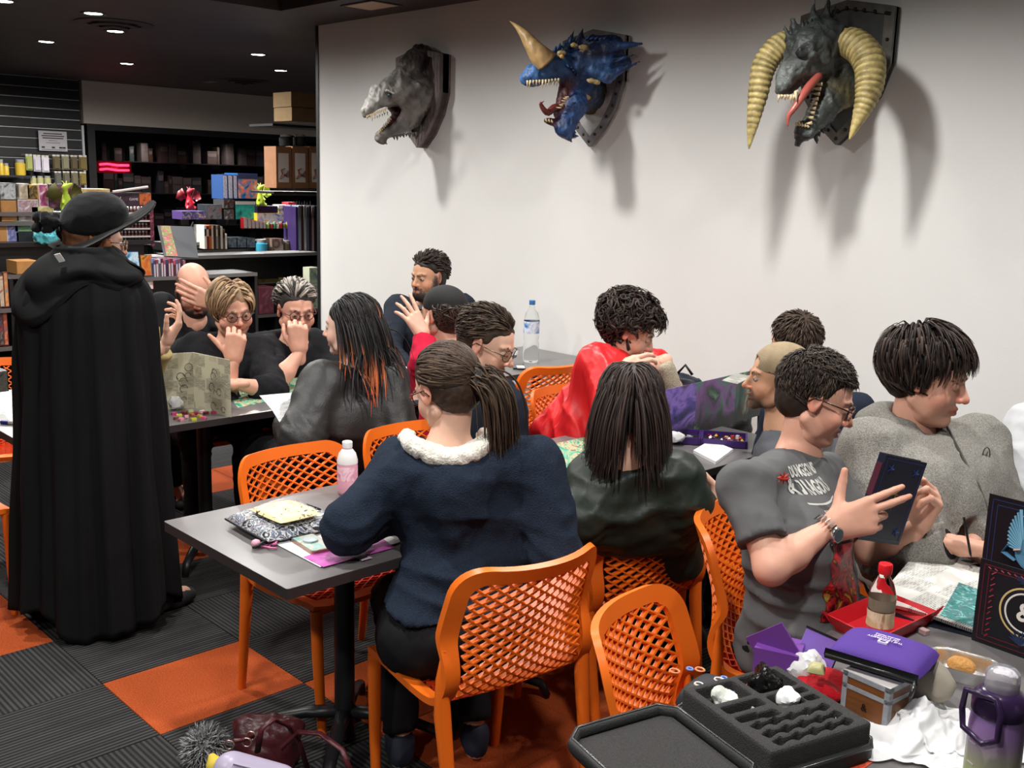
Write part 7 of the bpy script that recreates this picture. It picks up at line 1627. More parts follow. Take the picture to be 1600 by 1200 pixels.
def crumple(name, lab, cat, p, r, m, seed, h=.008, amp=.02, f=30, sq=1., part='film'):
    t = thing(name, lab, cat, p); d = SDF(h); d.ell((0, 0, r[2] * .9), r, .02); d.box((0, 0, -.2), (1, 1, .2), 0, .004, op='-')
    P, F, C = d.mesh(disp=lambda P, N: amp * fbm(P, f, seed, 4, ridge=True), smooth=0); P[:, 2] = np.maximum(P[:, 2], .0005); b = MB(); b.add(P, F.tolist()); b.build(part, m, t, smooth=30); return t
film = mat('thin_white_film', (.85, .85, .86), .3, trans=.25, ior=1.1)
crumple('plastic_bag', 'small clear plastic bag beside the wrapped sweets', 'bag', ztop((-4.306, 2.062, 0.740)), (.035, .03, .03), film, 4, amp=.012, f=50)
flat_quad('battle_map', 'green and brown game map on the left table before the seated women', 'map', ((-4.166, 2.295, 0.740), (-4.562, 2.447, 0.740), (-4.667, 2.944, 0.740), (-4.294, 2.762, 0.740)), green_map, T_)
t, lx, ly = cushion('dice_bag', 'small purple dice bag on the left table by the fair haired woman', 'bag', ((-4.611, 2.572, 0.740), (-4.611, 2.659, 0.740), (-4.731, 2.729, 0.740), (-4.746, 2.648, 0.740)), T_, .03, artm('2c1c6a', '4a3c9c', '141030', scale=30), 3)
# sheet held by the person in leather
t = thing('paper_sheet', 'printed character sheet held up by the person in the leather jacket', 'paper', (-3.596, 2.176, 0.851)); G = [[(-3.711, 2.142, 0.895), (-3.680, 2.320, 0.894)], [(-3.605, 2.137, 0.855), (-3.604, 2.234, 0.829)], [(-3.512, 2.130, 0.799), (-3.532, 2.166, 0.790)]]
b = MB(); b.sheet(np.array(G) - np.array(t.location), .001); b.build('sheet', form, t, uv=(0, 2))
# left edge of the left table
carton((1.356, 1.400, 0.885, 0.970, -4.420), .12, pm('3c3c3a'), artm('4a4a46', '8a8a84', '1c1c1c', scale=20), 'dark box with grey print at the left end of the left table', 'box', 'card_box')
t = thing('sheet_stand', 'white printed sheet standing at the left end of the left table', 'paper', (-4.442, 1.388, 0.740)); O = np.array(t.location); b = MB(); b.sheet(np.array([[(-4.490, 1.363, 0.740), (-4.464, 1.436, 0.740)], [(-4.774, 1.459, 0.817), (-4.769, 1.538, 0.820)]]) - O, .001); b.build('sheet', form, t, uv=(1, 2))
t = thing('marker_pen', 'blue capped marker pen lying at the left end of the left table', 'pen', ztop((-4.448, 1.400, 0.740), .747)); O = np.array(t.location); b = MB(); b.tube([(-.03, -.02, .0), (.0, .0, 0)], .008, 10); b.build('cap', mat('blue_cap', (.02, .04, .35), .3), t, smooth=40); b = MB(); b.tube([(.0, .0, 0), (.055, .035, 0)], .0075, 10); b.build('barrel', pm('d8d8d8'), t, smooth=40)
# far left table: bottle, phone, papers
p = (-4.273, 4.272, 0.740)
bottle('water_bottle', 'large clear water bottle with a blue cap against the white wall', 'bottle', (p[0], p[1] - .0, T_), [(.001, .0), (.040, .002), (.044, .012), (.044, .10), (.040, .125), (.044, .15), (.044, .235), (.034, .275), (.016, .305), (.014, .325)], [(.016, .322), (.017, .325), (.017, .345), (.015, .347)], clear, mat('blue_bottle_cap', C3('3c7ab4'), .4), extra=[('label', [(.0446, .165), (.0446, .232)], art('blue_water_label', [(.36, C3('2c6ab0')), (.5, C3('e0e8f0')), (.6, C3('3c7cc4'))], 9))], scale=1.06)
t = thing('phone', 'dark phone lying by the water bottle', 'phone', ztop((-4.190, 4.092, 0.740)), .9); b = MB(); b.rbox(-.036, .036, -.075, .075, 0, .009, .01); b.build('body', mat('glossy_black', (.01, .01, .01), .15), t); b = MB(); b.rbox(-.015, .03, -.09, -.02, .009, .014, .004); b.build('card', pm('cfcfcf'), t)
flat_quad('paper_sheet', 'white sheet on the far left table, the farther one', 'paper', ((-4.490, 3.456, 0.740), (-4.392, 3.460, 0.740), (-4.502, 3.647, 0.740), (-4.621, 3.658, 0.740)), paper, T_)
flat_quad('paper_sheet', 'white sheet on the far left table, the nearer one', 'paper', ((-4.234, 3.302, 0.740), (-4.018, 3.141, 0.740), (-4.041, 3.275, 0.740), (-4.264, 3.446, 0.740)), form, T_)
# middle table: map, screen, dice tray, papers, bags
flat_quad('battle_map', 'green swirling game map on the middle table by the red cape', 'map', ((-2.329, 2.450, 0.740), (-2.808, 2.884, 0.740), (-2.820, 3.294, 0.740), (-2.328, 2.827, 0.740)), green_map, T_ + .002)
flat_quad('paper_sheet', 'white sheet edge below the green map by the bomber sleeve', 'paper', ((-2.200, 2.335, 0.740), (-2.335, 2.443, 0.740), (-2.286, 2.623, 0.740), (-2.157, 2.495, 0.740)), paper, T_)
s1 = art('violet_forest_painting', [(.28, C3('1c1830')), (.40, C3('4a3c8c')), (.50, C3('8a6cc4')), (.60, C3('3c2c5c')), (.72, C3('c05c8c'))], 6, dist=.6, stretch=(1, 1, 2), vdark=.12); s2 = art('green_ruins_painting', [(.30, C3('18201c')), (.42, C3('3c7c60')), (.52, C3('7a4c8c')), (.62, C3('2c3c34')), (.74, C3('8ac0a0'))], 7, dist=.6, stretch=(1, 1, 1), vdark=.12); s3 = art('teal_wood_painting', [(.3, C3('141c1c')), (.45, C3('2c5c54')), (.55, C3('6a3c2c')), (.65, C3('7ad0b4')), (.75, C3('20302c'))], 8, dist=.6, stretch=(1, 1, .8), vdark=.12); s0 = art('dusky_painting', [(.35, C3('15151f')), (.55, C3('3c3444')), (.7, C3('6a3c3c'))], 6)
panel_screen('painted_screen', 'long folding screen painted with a violet and green haunted forest', [(-2.734, 3.116, 0.740), (-2.616, 3.100, 0.740), (-2.550, 3.320, 0.740), (-2.566, 3.570, 0.740), (-2.588, 3.898, 0.740), (-2.604, 4.161, 0.740)], .225, s0, None, arts=[s0, s1, s1, s2, s3])
t = thing('card_flap', 'grey printed card folded over the painted screen top', 'card', (-2.230, 3.355, 1.060)); O = np.array(t.location); b = MB(); b.sheet(np.array([[(-2.239, 3.274, 1.062), (-2.301, 3.458, 1.061)], [(-2.196, 3.315, 1.050), (-2.253, 3.505, 1.050)]]) - O, .002); b.build('card', printed('grey_card_print', C3('a8a8a0'), C3('4a4a48'), 30), t, uv=(0, 1))
t = thing('dice_tray', 'open purple and black dice tray full of red and white dice', 'tray', ztop((-2.472, 3.492, 0.740), .744), .6); 
for s_ in (-1, 1):
    b = MB(); x0 = s_ * .095; b.box(x0 - .09, x0 + .09, -.075, .075, 0, .006); b.build('tray_floor', m_black, t); b = MB(); b.box(x0 - .09, x0 + .09, -.08, -.072, 0, .028); b.box(x0 - .09, x0 + .09, .072, .08, 0, .028); b.box(x0 - .094, x0 - .086, -.08, .08, 0, .028); b.box(x0 + .086, x0 + .094, -.08, .08, 0, .028); b.build('tray_wall', pm('3c2460'), t)
r_ = random.Random(3); Tm = Matrix.Translation(t.location) @ Matrix.Rotation(.6, 4, 'Z'); dcol = ['a02c34', 'e0dcd8', '6a2034', 'c84c3c', 'b8b8c0', '50305c', 'd8a84c']
for k in range(34):
    x = r_.uniform(.03, .17) if k % 4 else r_.uniform(-.16, -.03); y = r_.uniform(-.06, .06); p = Tm @ Vector((x, y, .006)); c_ = dcol[k % 7]
    t2 = tag(None, None) if False else None
    b = MB(); s_ = .0085; V = np.array([(1, 0, 0), (-1, 0, 0), (0, 1, 0), (0, -1, 0), (0, 0, 1), (0, 0, -1)]) * s_; b.add(V + (0, 0, s_ * .8), [(0, 2, 4), (2, 1, 4), (1, 3, 4), (3, 0, 4), (2, 0, 5), (1, 2, 5), (3, 1, 5), (0, 3, 5)]) if k % 2 else b.box(-.007, .007, -.007, .007, 0, .014)
    o = b.build('die', mat('die_' + c_, C3(c_), .2), None); o.location = p; o.rotation_euler = (0, 0, r_.uniform(0, 3)); tag(o, 'small polished die lying in the purple dice tray', 'die', 'dice in the purple tray')
crumple('plastic_bag', 'small clear plastic bag left of the dice in the purple tray', 'bag', ((-2.519, 3.366, 0.750)[0], (-2.519, 3.366, 0.750)[1], .752), (.05, .035, .02), film, 6, amp=.01, f=60)
for k, dz in enumerate((.0, .004, .008)): flat_quad('notepad', ('lowest', 'middle', 'topmost printed')[k] + ' pad in the paper stack beside the dice tray', 'paper', ((-2.376, 3.310, 0.740), (-2.216, 3.236, 0.740), (-2.288, 3.456, 0.740), (-2.434, 3.506, 0.740)), form if k == 2 else paper, T_ + dz, .0035)
def backpack(p, s, lab, m, r=0):
    t = thing('backpack', lab, 'bag', p, r); d = SDF(.012); d.ell((0, 0, .2 * s), (.15 * s, .09 * s, .2 * s), .04); d.ell((0, -.08 * s, .13 * s), (.10 * s, .05 * s, .10 * s), .03); d.box((0, 0, -.1), (.5, .5, .1), 0, .005, op='-')
    P, F, C = d.mesh(disp=creases(8, 16, .012)); b = MB(); b.add(P, F.tolist()); b.build('bag_body', m, t, smooth=True); b = MB()
    for x in (-.06, .06): b.tube([(x * s, .06 * s, .36 * s), (x * s, .14 * s, .30 * s), (x * s, .15 * s, .15 * s), (x * s, .08 * s, .05 * s)], .014, 6, flat=.4)
    b.tube([(-.04 * s, 0, .39 * s), (0, 0, .44 * s), (.04 * s, 0, .39 * s)], .008, 6); b.build('strap', m_black, t, smooth=True)
nav = cloth('navy_pack_nylon', (.012, .015, .028), 'nylon')
backpack((-3.17, 4.30, .45), .98, 'dark navy backpack resting on a chair behind the painted screen', nav, .5)
backpack((-2.90, 4.36, .45), .86, 'black rounded bag behind the painted screen, right of the navy backpack', cloth('black_pack_nylon', (.014, .014, .016), 'nylon'), -.3)
chair(-3.05, 4.30, .3, 1, 'orange lattice chair beyond the red cape, a corner of it showing')

# foreground table: held book
t = thing('hardback_book', 'dark navy patterned hardback held up by the man in the grey t-shirt', 'book', (-1.190, 2.562, 0.977)); O = np.array(t.location)
c0, c1, c2 = np.array((-1.226, 2.442, 0.893)), np.array((-1.182, 2.621, 0.846)), np.array((-1.204, 2.464, 1.101)); ex = nrm(c1 - c0); w = .165; ez = nrm((c2 - c0) - ex * ex.dot(c2 - c0)); h = .235; ny = np.cross(ez, ex)
if ny.dot(TV) < 0: ny = -ny
Mb = np.eye(4); Mb[:3, 0] = ex; Mb[:3, 1] = ny; Mb[:3, 2] = ez; Mb[:3, 3] = c0 - O + ex * .01
navy = mat('navy_book_cloth', C3('171a2c'), .4); blue_orn = mat('blue_foil', C3('2c3c74'), .35, .2)
b = MB(); b.box(0, w, 0, .003, 0, h, M=Mb); b.box(0, w, -.020, -.017, 0, h, M=Mb); b.box(-.003, 0, -.020, .003, 0, h, M=Mb); b.build('cover', navy, t)
b = MB(); b.box(.001, w - .004, -.017, 0, .003, h - .003, M=Mb); b.build('page_block', pm('d8d8d8'), t)
b = MB(); b.box(-.0045, -.003, -.018, .001, .12, .21, M=Mb); b.build('spine_title', pm('4a1a2c'), t)
b = MB()
for x0_, x1_, z0_, z1_ in ((.008, .157, .008, .010), (.008, .157, .225, .227), (.008, .010, .008, .227), (.155, .157, .008, .227)): b.box(x0_, x1_, .003, .0036, z0_, z1_, M=Mb)
for cx, cz in ((.032, .20), (.134, .20), (.134, .035), (.032, .035)):
    for k in range(5): a_ = k * 2 * pi / 5; b.tube([xf(Mb, [(cx, .0036, cz)])[0], xf(Mb, [(cx + .014 * cos(a_), .0036, cz + .014 * sin(a_))])[0]], [.003, .0008], 5)
b.build('ornament', blue_orn, t); b = MB(); b.tube([xf(Mb, [(.083, .0036, .09)])[0], xf(Mb, [(.083, .0036, .155)])[0]], [.0006, .002], 5); b.tube([xf(Mb, [(.073, .0036, .135)])[0], xf(Mb, [(.093, .0036, .135)])[0]], .001, 5); b.build('sword_mark', mat('brass_foil', C3('8a6c3c'), .35, .5), t)
# open book
A_, B_, C_, D_ = [np.array(p) for p in ((-1.128, 2.385, 0.745), (-0.824, 2.440, 0.745), (-0.944, 2.872, 0.745), (-1.229, 2.834, 0.745))]
t = thing('open_book', 'open rulebook with columns of text and a teal map picture', 'book', (float((A_ + C_)[0] / 2), float((A_ + C_)[1] / 2), T_)); O = np.array(t.location)
def bil(u, v_, z): p = A_ * (1 - u) * (1 - v_) + B_ * u * (1 - v_) + C_ * u * v_ + D_ * (1 - u) * v_; p = p - O; return (p[0], p[1], z)
b = MB(); b.sheet([[bil(u, v_, .004) for v_ in (-.02, 1.02)] for u in (-.02, 1.02)], .003); b.build('cover', pm('20242c'), t)
b = MB(); b.sheet([[bil(u, v_, .008 + .018 * abs(math.sin(pi * (u * .5 + .5))) ** .4 * (1 if u < .97 else .3) + (.004 * sin(u * 6))) for v_ in np.linspace(0, 1, 5)] for u in np.linspace(0, 1, 20)], .008); b.build('pages', page, t, smooth=True, uv=(1, 0))
b = MB(); b.sheet([[bil(u, v_, .0085 + .018 * abs(math.sin(pi * (u * .5 + .5))) ** .4 + .004 * sin(u * 6)) for v_ in np.linspace(.04, .62, 5)] for u in np.linspace(.50, .82, 8)]); b.build('picture', art('teal_map_print', [(.3, C3('1c2c30')), (.45, C3('2c8c84')), (.55, C3('5c6c7c')), (.65, C3('7ad0c0')), (.75, C3('24343c'))], 30, 'noise', 3), t, smooth=True)
flat_quad('paper_sheet', 'white note paper under the hoodie boy hand', 'paper', ((-1.173, 2.997, 0.750), (-1.067, 3.009, 0.750), (-1.086, 3.155, 0.750), (-1.198, 3.109, 0.750)), paper, .752)
t = thing('pencil', 'slim dark pencil in the hoodie boy hand', 'pencil', (-1.085, 2.809, 0.843)); O = np.array(t.location); b = MB(); b.tube([np.array((-1.100, 2.811, 0.907)) - O, np.array((-1.064, 2.793, 0.814)) - O], .0035, 6); b.tube([np.array((-1.064, 2.793, 0.814)) - O, np.array((-1.060, 2.794, 0.803)) - O], [.0035, .0004], 6); b.build('barrel', m_black, t, smooth=40)
# standing screens at the right
def dm_panel(name, lab, P0, P1, z0, h, borderc, kind):
    P0, P1 = np.array(P0[:2]), np.array(P1[:2]); w = np.linalg.norm(P1 - P0); d = (P1 - P0) / w
    t = thing(name, lab, 'game screen', (float(P0[0]), float(P0[1]), z0), atan2(d[1], d[0])); b = MB(); b.box(0, w, 0, .004, 0, h); b.build('board', mat('screen_black', C3('15151b'), .4), t)
    b = MB(); g = .010
    for a in (g, g + .012): b.box(a, w - a, -.0006, 0, a, a + .002); b.box(a, w - a, -.0006, 0, h - a - .002, h - a); b.box(a, a + .002, -.0006, 0, a, h - a); b.box(w - a - .002, w - a, -.0006, 0, a, h - a)
    b.build('border_print', mat('border_' + borderc, C3(borderc), .4), t); return t, w
P0, P1 = (-0.891, 2.405, 0.740), (-0.710, 2.392, 0.740)
t, w = dm_panel('folding_screen', 'lower black game screen with a red border and a ringed ampersand emblem', P0, P1, T_, .205, '5c1c28', 0)
cx, cz = .115, .105
for r0, cl_ in ((.058, 'c8ac74'), (.050, '1c1c24'), (.046, 'd8d4d0')):
    b = MB(); b.lathe([(r0 - .0022, 0), (r0, .0008), (r0 + .0022, 0)], n=40, cap=False, M=frame((cx, -.0008, cz), (1, 0, 0), (0, 0, 1))); b.build('ring', pm(cl_), t, smooth=True)
V, F = text_mesh('&', .062, .0005, 1., .0012); b = MB(); b.add(xf(frame((cx, -.0014, cz), (1, 0, 0), (0, 0, 1)), V), F); b.build('emblem', pm('e0d8d0'), t)
b = MB(); r_ = random.Random(2)
for sz, cz2 in ((1, .178), (-1, .030)):
    for k in range(9): a_ = pi * k / 8; b.tube([(cx, -.001, cz2), (cx + .030 * cos(a_), -.001, cz2 - sz * .022 * sin(a_) + .01)], [.006, .001], 5)
b.build('beast_ornament', pm('24304c'), t)
b = MB()
for k in range(12): b.tube([(.030, -.001, .02 + .014 * k), (.036 + .004 * (k % 2), -.001, .028 + .014 * k)], .0016, 5); b.tube([(.02 + .015 * k, -.001, .190), (.027 + .015 * k, -.001, .186)], .0014, 5)
b.build('red_ornament', pm('8a2434'), t)
p = np.array(P0); q = np.array(P1)
t, w = dm_panel('folding_screen', 'upper black game screen with a winged blue figure, behind the ringed one', p + np.array([-.035, .10, 0]), q + np.array([-.035, .10, 0]), T_, .335, '24345c', 1)
b = MB()
for k in range(11): a_ = radians(100 + 7 * k); L_ = .115 - .006 * k; b.tube([(.09, -.001, .245 - .003 * k), (.09 + L_ * .55 * cos(a_), -.0015, .245 - .003 * k + L_ * sin(a_) * .62)], [.004, .0045], 5, flat=.5)
b.build('wing', pm('7ab0cc'), t); b = MB(); b.lathe([(.001, .0), (.022, .001), (.028, 0)], n=20, M=frame((.115, -.001, .265), (1, 0, 0), (0, 0, 1))); b.lathe([(.001, .0), (.04, .001), (.045, 0)], n=20, M=frame((.12, -.001, .215), (1, 0, 0), (0, 0, 1))); b.tube([(.06, -.001, .225), (.05, -.0015, .205), (.08, -.001, .19)], [.012, .016, .012], 6, flat=.2); b.build('figure_print', pm('5a8cac'), t)
b = MB(); b.tube([(.10, -.003, .235), (.12, -.003, .25), (.135, -.003, .24)], [.008, .010, .006], 6, flat=.3); b.tube([(.075, -.002, .215), (.09, -.002, .22)], .008, 6, flat=.3); b.build('skin_print', pm('c8a088'), t); b = MB()
for x_, z_ in ((.09, .300), (.118, .305), (.145, .300), (.115, .29)): b.tube([(x_ - .004, -.002, z_), (x_ + .004, -.002, z_)], .0025, 5)
b.build('red_stars', pm('c83c44'), t)
# red tray
def tray(P, z, h, m, lab):
    P = np.array([p[:2] for p in P]); c = P.mean(0); t = thing('dice_tray', lab, 'tray', (c[0], c[1], z)); Q = P - c; I_ = Q * .80
    b = MB(); b.add([(*q, 0) for q in I_] + [(*q, .003) for q in I_], [(3, 2, 1, 0), (4, 5, 6, 7), (0, 1, 5, 4), (1, 2, 6, 5), (2, 3, 7, 6), (3, 0, 4, 7)]); b.build('tray_floor', m, t)
    for k in range(4): i, j = k, (k + 1) % 4; b = MB(); G = [[(*I_[i], 0), (*I_[j], 0)], [(*(Q[i] * .98), h), (*(Q[j] * .98), h)]]; b.sheet(G, .003); b.build('side_wall', m, t)
    for k in range(4): b = MB(); q = Q[k]; b.add([(*(q * .97), h * .95), (*(q * 1.10), h * 1.25), (*(q * .90), h * .3), (*(q * .97 + .003), h * .95), (*(q * 1.10 + .003), h * 1.25), (*(q * .90 + .003), h * .3)], [(0, 1, 2), (5, 4, 3), (0, 3, 4, 1), (1, 4, 5, 2), (2, 5, 3, 0)]); b.build('corner_tab', m, t)
    return t
tray(((-1.151, 2.186, 0.750), (-1.002, 2.147, 0.750), (-0.985, 2.418, 0.750), (-1.130, 2.441, 0.750)), T_, .040, mat('red_leatherette', C3('b81c26'), .4), 'red folding tray behind the soft drink bottle')
p = (-1.038, 2.231, 0.740)
bottle('soft_drink_bottle', 'small clear soft drink bottle with a red cap and beige label', 'bottle', (p[0], p[1], T_ + .003), [(.001, 0), (.026, .002), (.030, .014), (.030, .04), (.0285, .055), (.030, .075), (.0305, .105), (.022, .135), (.013, .150), (.0125, .160)], [(.0145, .157), (.0155, .160), (.0155, .178), (.014, .180)], clear, mat('red_cap', C3('d01c28'), .35), extra=[('label', [(.0308, .035), (.0296, .055), (.0308, .072)], art('beige_label', [(.4, C3('c8ac84')), (.5, C3('e0d0b4')), (.6, C3('a88458'))], 14)), ('foam_drink', [(.028, .074), (.0285, .10)], mat('milky_tea', C3('a89c88'), .5))], scale=1.04)
t = thing('eraser', 'small grey and pink eraser beside the open book', 'eraser', ztop((-0.992, 2.352, 0.740)), -.3); b = MB(); b.rbox(-.024, .0, -.009, .009, 0, .012, .003); b.build('sleeve', pm('4a5060'), t); b = MB(); b.rbox(-.0, .022, -.0085, .0085, .0005, .0115, .003); b.build('rubber', pm('b89a98'), t)
# purple pouch resting on folded beige cloth
crumple('folded_cloth', 'folded beige cloth under the purple zip pouch', 'cloth', ztop((-0.887, 2.014, 0.740)), (.115, .05, .058), cloth('beige_linen', (.36, .32, .26), 'cotton'), 12, amp=.010, f=22, part='fabric')
t, lx, ly = cushion('pencil_case', 'purple pencil case with a black zip side and white lettering', 'pouch', ((-0.973, 1.836, 0.860), (-0.781, 1.880, 0.860), (-0.806, 2.022, 0.860), (-0.988, 2.011, 0.860)), T_ + .100, .036, mat('purple_neoprene', C3('4a2c84'), .75, bump=.15, bscale=300), 3, bmp=.002)
b = MB(); G = []
for x_ in np.linspace(-lx * .985, lx * .985, 12): G.append([(x_, -ly * 1.0, .002), (x_, -ly * 1.06, .012), (x_, -ly * .99, .024)])
b.sheet(G, .002); b.build('zip_panel', mat('black_nylon_tape', (.012, .012, .014), .6), t, smooth=True)
b = MB(); b.tube([(-lx * .95, -ly * 1.065, .013), (lx * .95, -ly * 1.065, .013)], .0022, 6); b.tube([(lx * .93, -ly * 1.07, .013), (lx * .96, -ly * 1.22, .004), (lx * .94, -ly * 1.35, -.012)], [.002, .004, .004], 6); b.build('zip', mat('dark_zip_metal', (.08, .08, .08), .3, .8), t, smooth=True)
b = MB()
for s_, y_, sz in (('THE UNIVERSITY', .004, .0095), ('OF SYDNEY', .014, .0095), ('SERVING PEOPLE', .023, .0065)):
    V, F = text_mesh(s_, sz, .0002, 1., .0002); V = V * np.array([-1, -1, 1]); V[:, 1] += y_ - .004; V[:, 2] += .0425; b.add(V, F)
b.build('lettering', pm('d8d0e8'), t); b = MB(); b.rbox(-.010, .010, -.018, -.006, .0385, .0428, .002); b.build('crest', pm('d8d0e8'), t); b = MB(); b.rbox(-.006, .006, -.015, -.009, .0428, .0432, .002); b.build('crest_mark', pm('4a2c84'), t)
# chest shaped box
p = np.array((-0.820, 1.837, 0.740)); q = np.array((-0.924, 1.846, 0.740)); r = np.array((-0.845, 1.986, 0.740)); ex = nrm((p - q) * (1, 1, 0)); w = float(np.linalg.norm((p - q)[:2]))
t = thing('treasure_chest_box', 'small card box printed as a brown treasure chest with grey straps', 'box', (float(q[0]), float(q[1]), T_), atan2(ex[1], ex[0])); dpt = .085; h = .092; woo = mat('printed_wood', C3('6c4224'), .45, noise=.3, nscale=10, wave=(25, 'Z', 3), bump=.05); stp = mat('printed_steel', C3('8a8c92'), .4, noise=.2, nscale=60)
b = MB(); b.box(0, w, 0, dpt, 0, h); b.build('carton', woo, t); b = MB()
for x0_, x1_, z0_, z1_ in ((0, .011, 0, h), (w - .011, w, 0, h), (0, w, 0, .009), (0, w, h - .010, h), (0, w, h * .62, h * .62 + .009)): b.box(x0_, x1_, -.0008, 0, z0_, z1_); 
for y0_, y1_, z0_, z1_ in ((0, .011, 0, h), (dpt - .011, dpt, 0, h), (0, dpt, h - .010, h), (0, dpt, h * .62, h * .62 + .009)): b.box(w, w + .0008, y0_, y1_, z0_, z1_)
b.build('strap_print', stp, t); b = MB(); b.box(.0, w, 0, dpt, h, h + .001); b.build('lid_print', pm('b8b4b4'), t); V, F = text_mesh('&', .022, .0002); b = MB(); b.add(xf(frame((w * .5, -.001, h * .33), (1, 0, 0), (0, 0, 1)), V), F); b.build('mark', pm('14100c'), t)
b = MB()
for x_ in (.0055, w - .0055):
    for z_ in (.005, h * .66, h - .006): b.lathe([(.0022, 0), (.0018, .001), (0, .0014)], n=8, M=frame((x_, -.0008, z_), (1, 0, 0), (0, 0, 1)))
b.build('rivet_print', pm('4a4c52'), t)
# purple open box, baggie, red cloth
t = thing('deck_box', 'open purple card deck box with its lid hinged back', 'box', ztop((-1.092, 1.908, 0.740)), .35); pu = mat('purple_leatherette', C3('6a3c8c'), .4); pl_ = mat('lilac_lining', C3('8c6cc8'), .6); k_ = m_black
b = MB(); b.box(-.06, .035, -.045, .045, 0, .065); b.build('box_body', pu, t)
Mq = frame((-.02, -.02, .062), (.78, -.2, .6), (-.62, .05, .78)); b = MB(); b.box(-.05, .05, -.045, .045, 0, .004, M=Mq); b.build('lid_panel', pu, t)
Mq = frame((.06, .03, .045), (.25, .3, .9), (.9, .2, -.3)); b = MB(); b.box(-.04, .05, -.04, .04, 0, .003, M=Mq); b.build('lid_lining', pl_, t); b = MB(); b.box(.045, .05, -.042, .042, -.001, .004, M=Mq); b.box(-.04, .05, .040, .043, -.001, .004, M=Mq); b.build('lid_edge', k_, t)
crumple('plastic_bag', 'clear crinkled packet spilling from the purple deck box', 'bag', ztop((-1.036, 1.911, 0.740)), (.03, .05, .035), film, 14, amp=.014, f=45)
crumple('red_pouch', 'dark red velvet pouch behind the foam case', 'pouch', ztop((-0.984, 1.900, 0.740)), (.06, .065, .022), cloth('red_velvet', (.35, .006, .012), 'velvet'), 15, amp=.008, f=30, part='fabric')
cushion('yellow_pouch', 'pale yellow cloth scrap between the red pouch and purple box', 'cloth', ((-1.000, 1.828, 0.790), (-0.966, 1.842, 0.790), (-0.976, 1.878, 0.790), (-1.007, 1.863, 0.790)), T_ + .06, .014, pm('a8a474'), 3)
cushion('print_pouch', 'black pouch printed with colourful rings, behind the foam case lid', 'pouch', ((-1.152, 1.588, 0.780), (-1.104, 1.604, 0.780), (-1.069, 1.727, 0.780), (-1.172, 1.719, 0.780)), T_, .05, mat('black_print_cloth', (.015, .016, .022), .6), 7)
bb = MB(); r_ = random.Random(5); Pp = bpy.data.objects[[o.name for o in bpy.data.objects if o.name.startswith('print_pouch')][0]]
for k in range(12): x_, y_ = r_.uniform(-.075, .075), r_.uniform(-.045, .045); rr = r_.uniform(.006, .011); bb.tube([(x_ + rr * cos(s_), y_ + rr * .8 * sin(s_), .0515) for s_ in np.linspace(0, 2 * pi, 13)[:-1]], .0022, 5, closed=True, m=k % 4)
bb.build('ring_print', [pm('d8c8c0'), pm('d04c34'), pm('e0885c'), pm('6c8cd0')], Pp)
# foam miniature case
A_, B_, C_, D_ = (np.array((-0.866, 1.493, 0.800)), np.array((-0.799, 1.728, 0.800)), np.array((-1.015, 1.832, 0.800)), np.array((-1.097, 1.610, 0.800)))
ex = nrm(B_ - A_); ey = nrm(D_ - A_); ey = nrm(ey - ex * ex.dot(ey)); LX = float(np.linalg.norm(B_ - A_)); LY = float(np.linalg.norm(D_ - A_))
t = thing('foam_case', 'open black miniature case with grey foam compartments and its lid folded left', 'case', (float(A_[0]), float(A_[1]), T_), atan2(ex[1], ex[0])); foam = mat('grey_foam', (.055, .053, .053), .95, spec=.1, bump=.6, bscale=420, noise=.25, nscale=400); shellm = mat('black_case_fabric', (.016, .016, .017), .6, bump=.2, bscale=300)
ht = .062; CF = t; b = MB(); b.rbox(-.012, LX + .012, -.012, LY + .012, 0, .030, .03); b.build('case_shell', shellm, t, smooth=40); b = MB(); b.tube([(-.013, -.013 + .03, .030), (-.013, LY, .030), (.02, LY + .013, .030), (LX, LY + .013, .030), (LX + .013, LY - .02, .030), (LX + .013, .01, .030), (LX - .01, -.013, .030), (.02, -.013, .030)], .004, 6, closed=True); b.build('zip', mat('dark_zip_metal', (.08, .08, .08), .3, .8), t, smooth=True)
# foam: solid block with pockets cut as real hollows
d = SDF(.0035); d.box((LX / 2, LY / 2, .046), (LX / 2, LY / 2, .026), .006, .002)
def pocket(u0, u1, v0, v1): d.box((LX * (u0 + u1) / 2, LY * (v0 + v1) / 2, .075), (LX * (u1 - u0) / 2, LY * (v1 - v0) / 2, .032), .004, .002, op='-')
for a_ in ((.08, .46, .70, .94), (.53, .93, .68, .95), (.53, .78, .44, .63), (.80, .93, .56, .63), (.80, .93, .44, .51), (.08, .46, .54, .64), (.08, .30, .40, .48), (.30, .46, .38, .46)): pocket(*a_)
for j, v0 in enumerate((.29, .17, .06)):
    for k in range(5):
        u0 = .10 + .165 * k; d.box((LX * (u0 + .075), LY * (v0 + .035), .075), (LX * .060, LY * .034, .032), .002, .002, op='-', M=[[cos(.35), -sin(.35), 0], [sin(.35), cos(.35), 0], [0, 0, 1]]); 
        if k < 4: d.box((LX * (u0 + .158), LY * (v0 + .035), .075), (LX * .04, LY * .016, .032), .002, .002, op='-')
P, F, C = d.mesh(smooth=0); b = MB(); b.add(P, F.tolist()); b.build('foam_tray', foam, t, smooth=25)
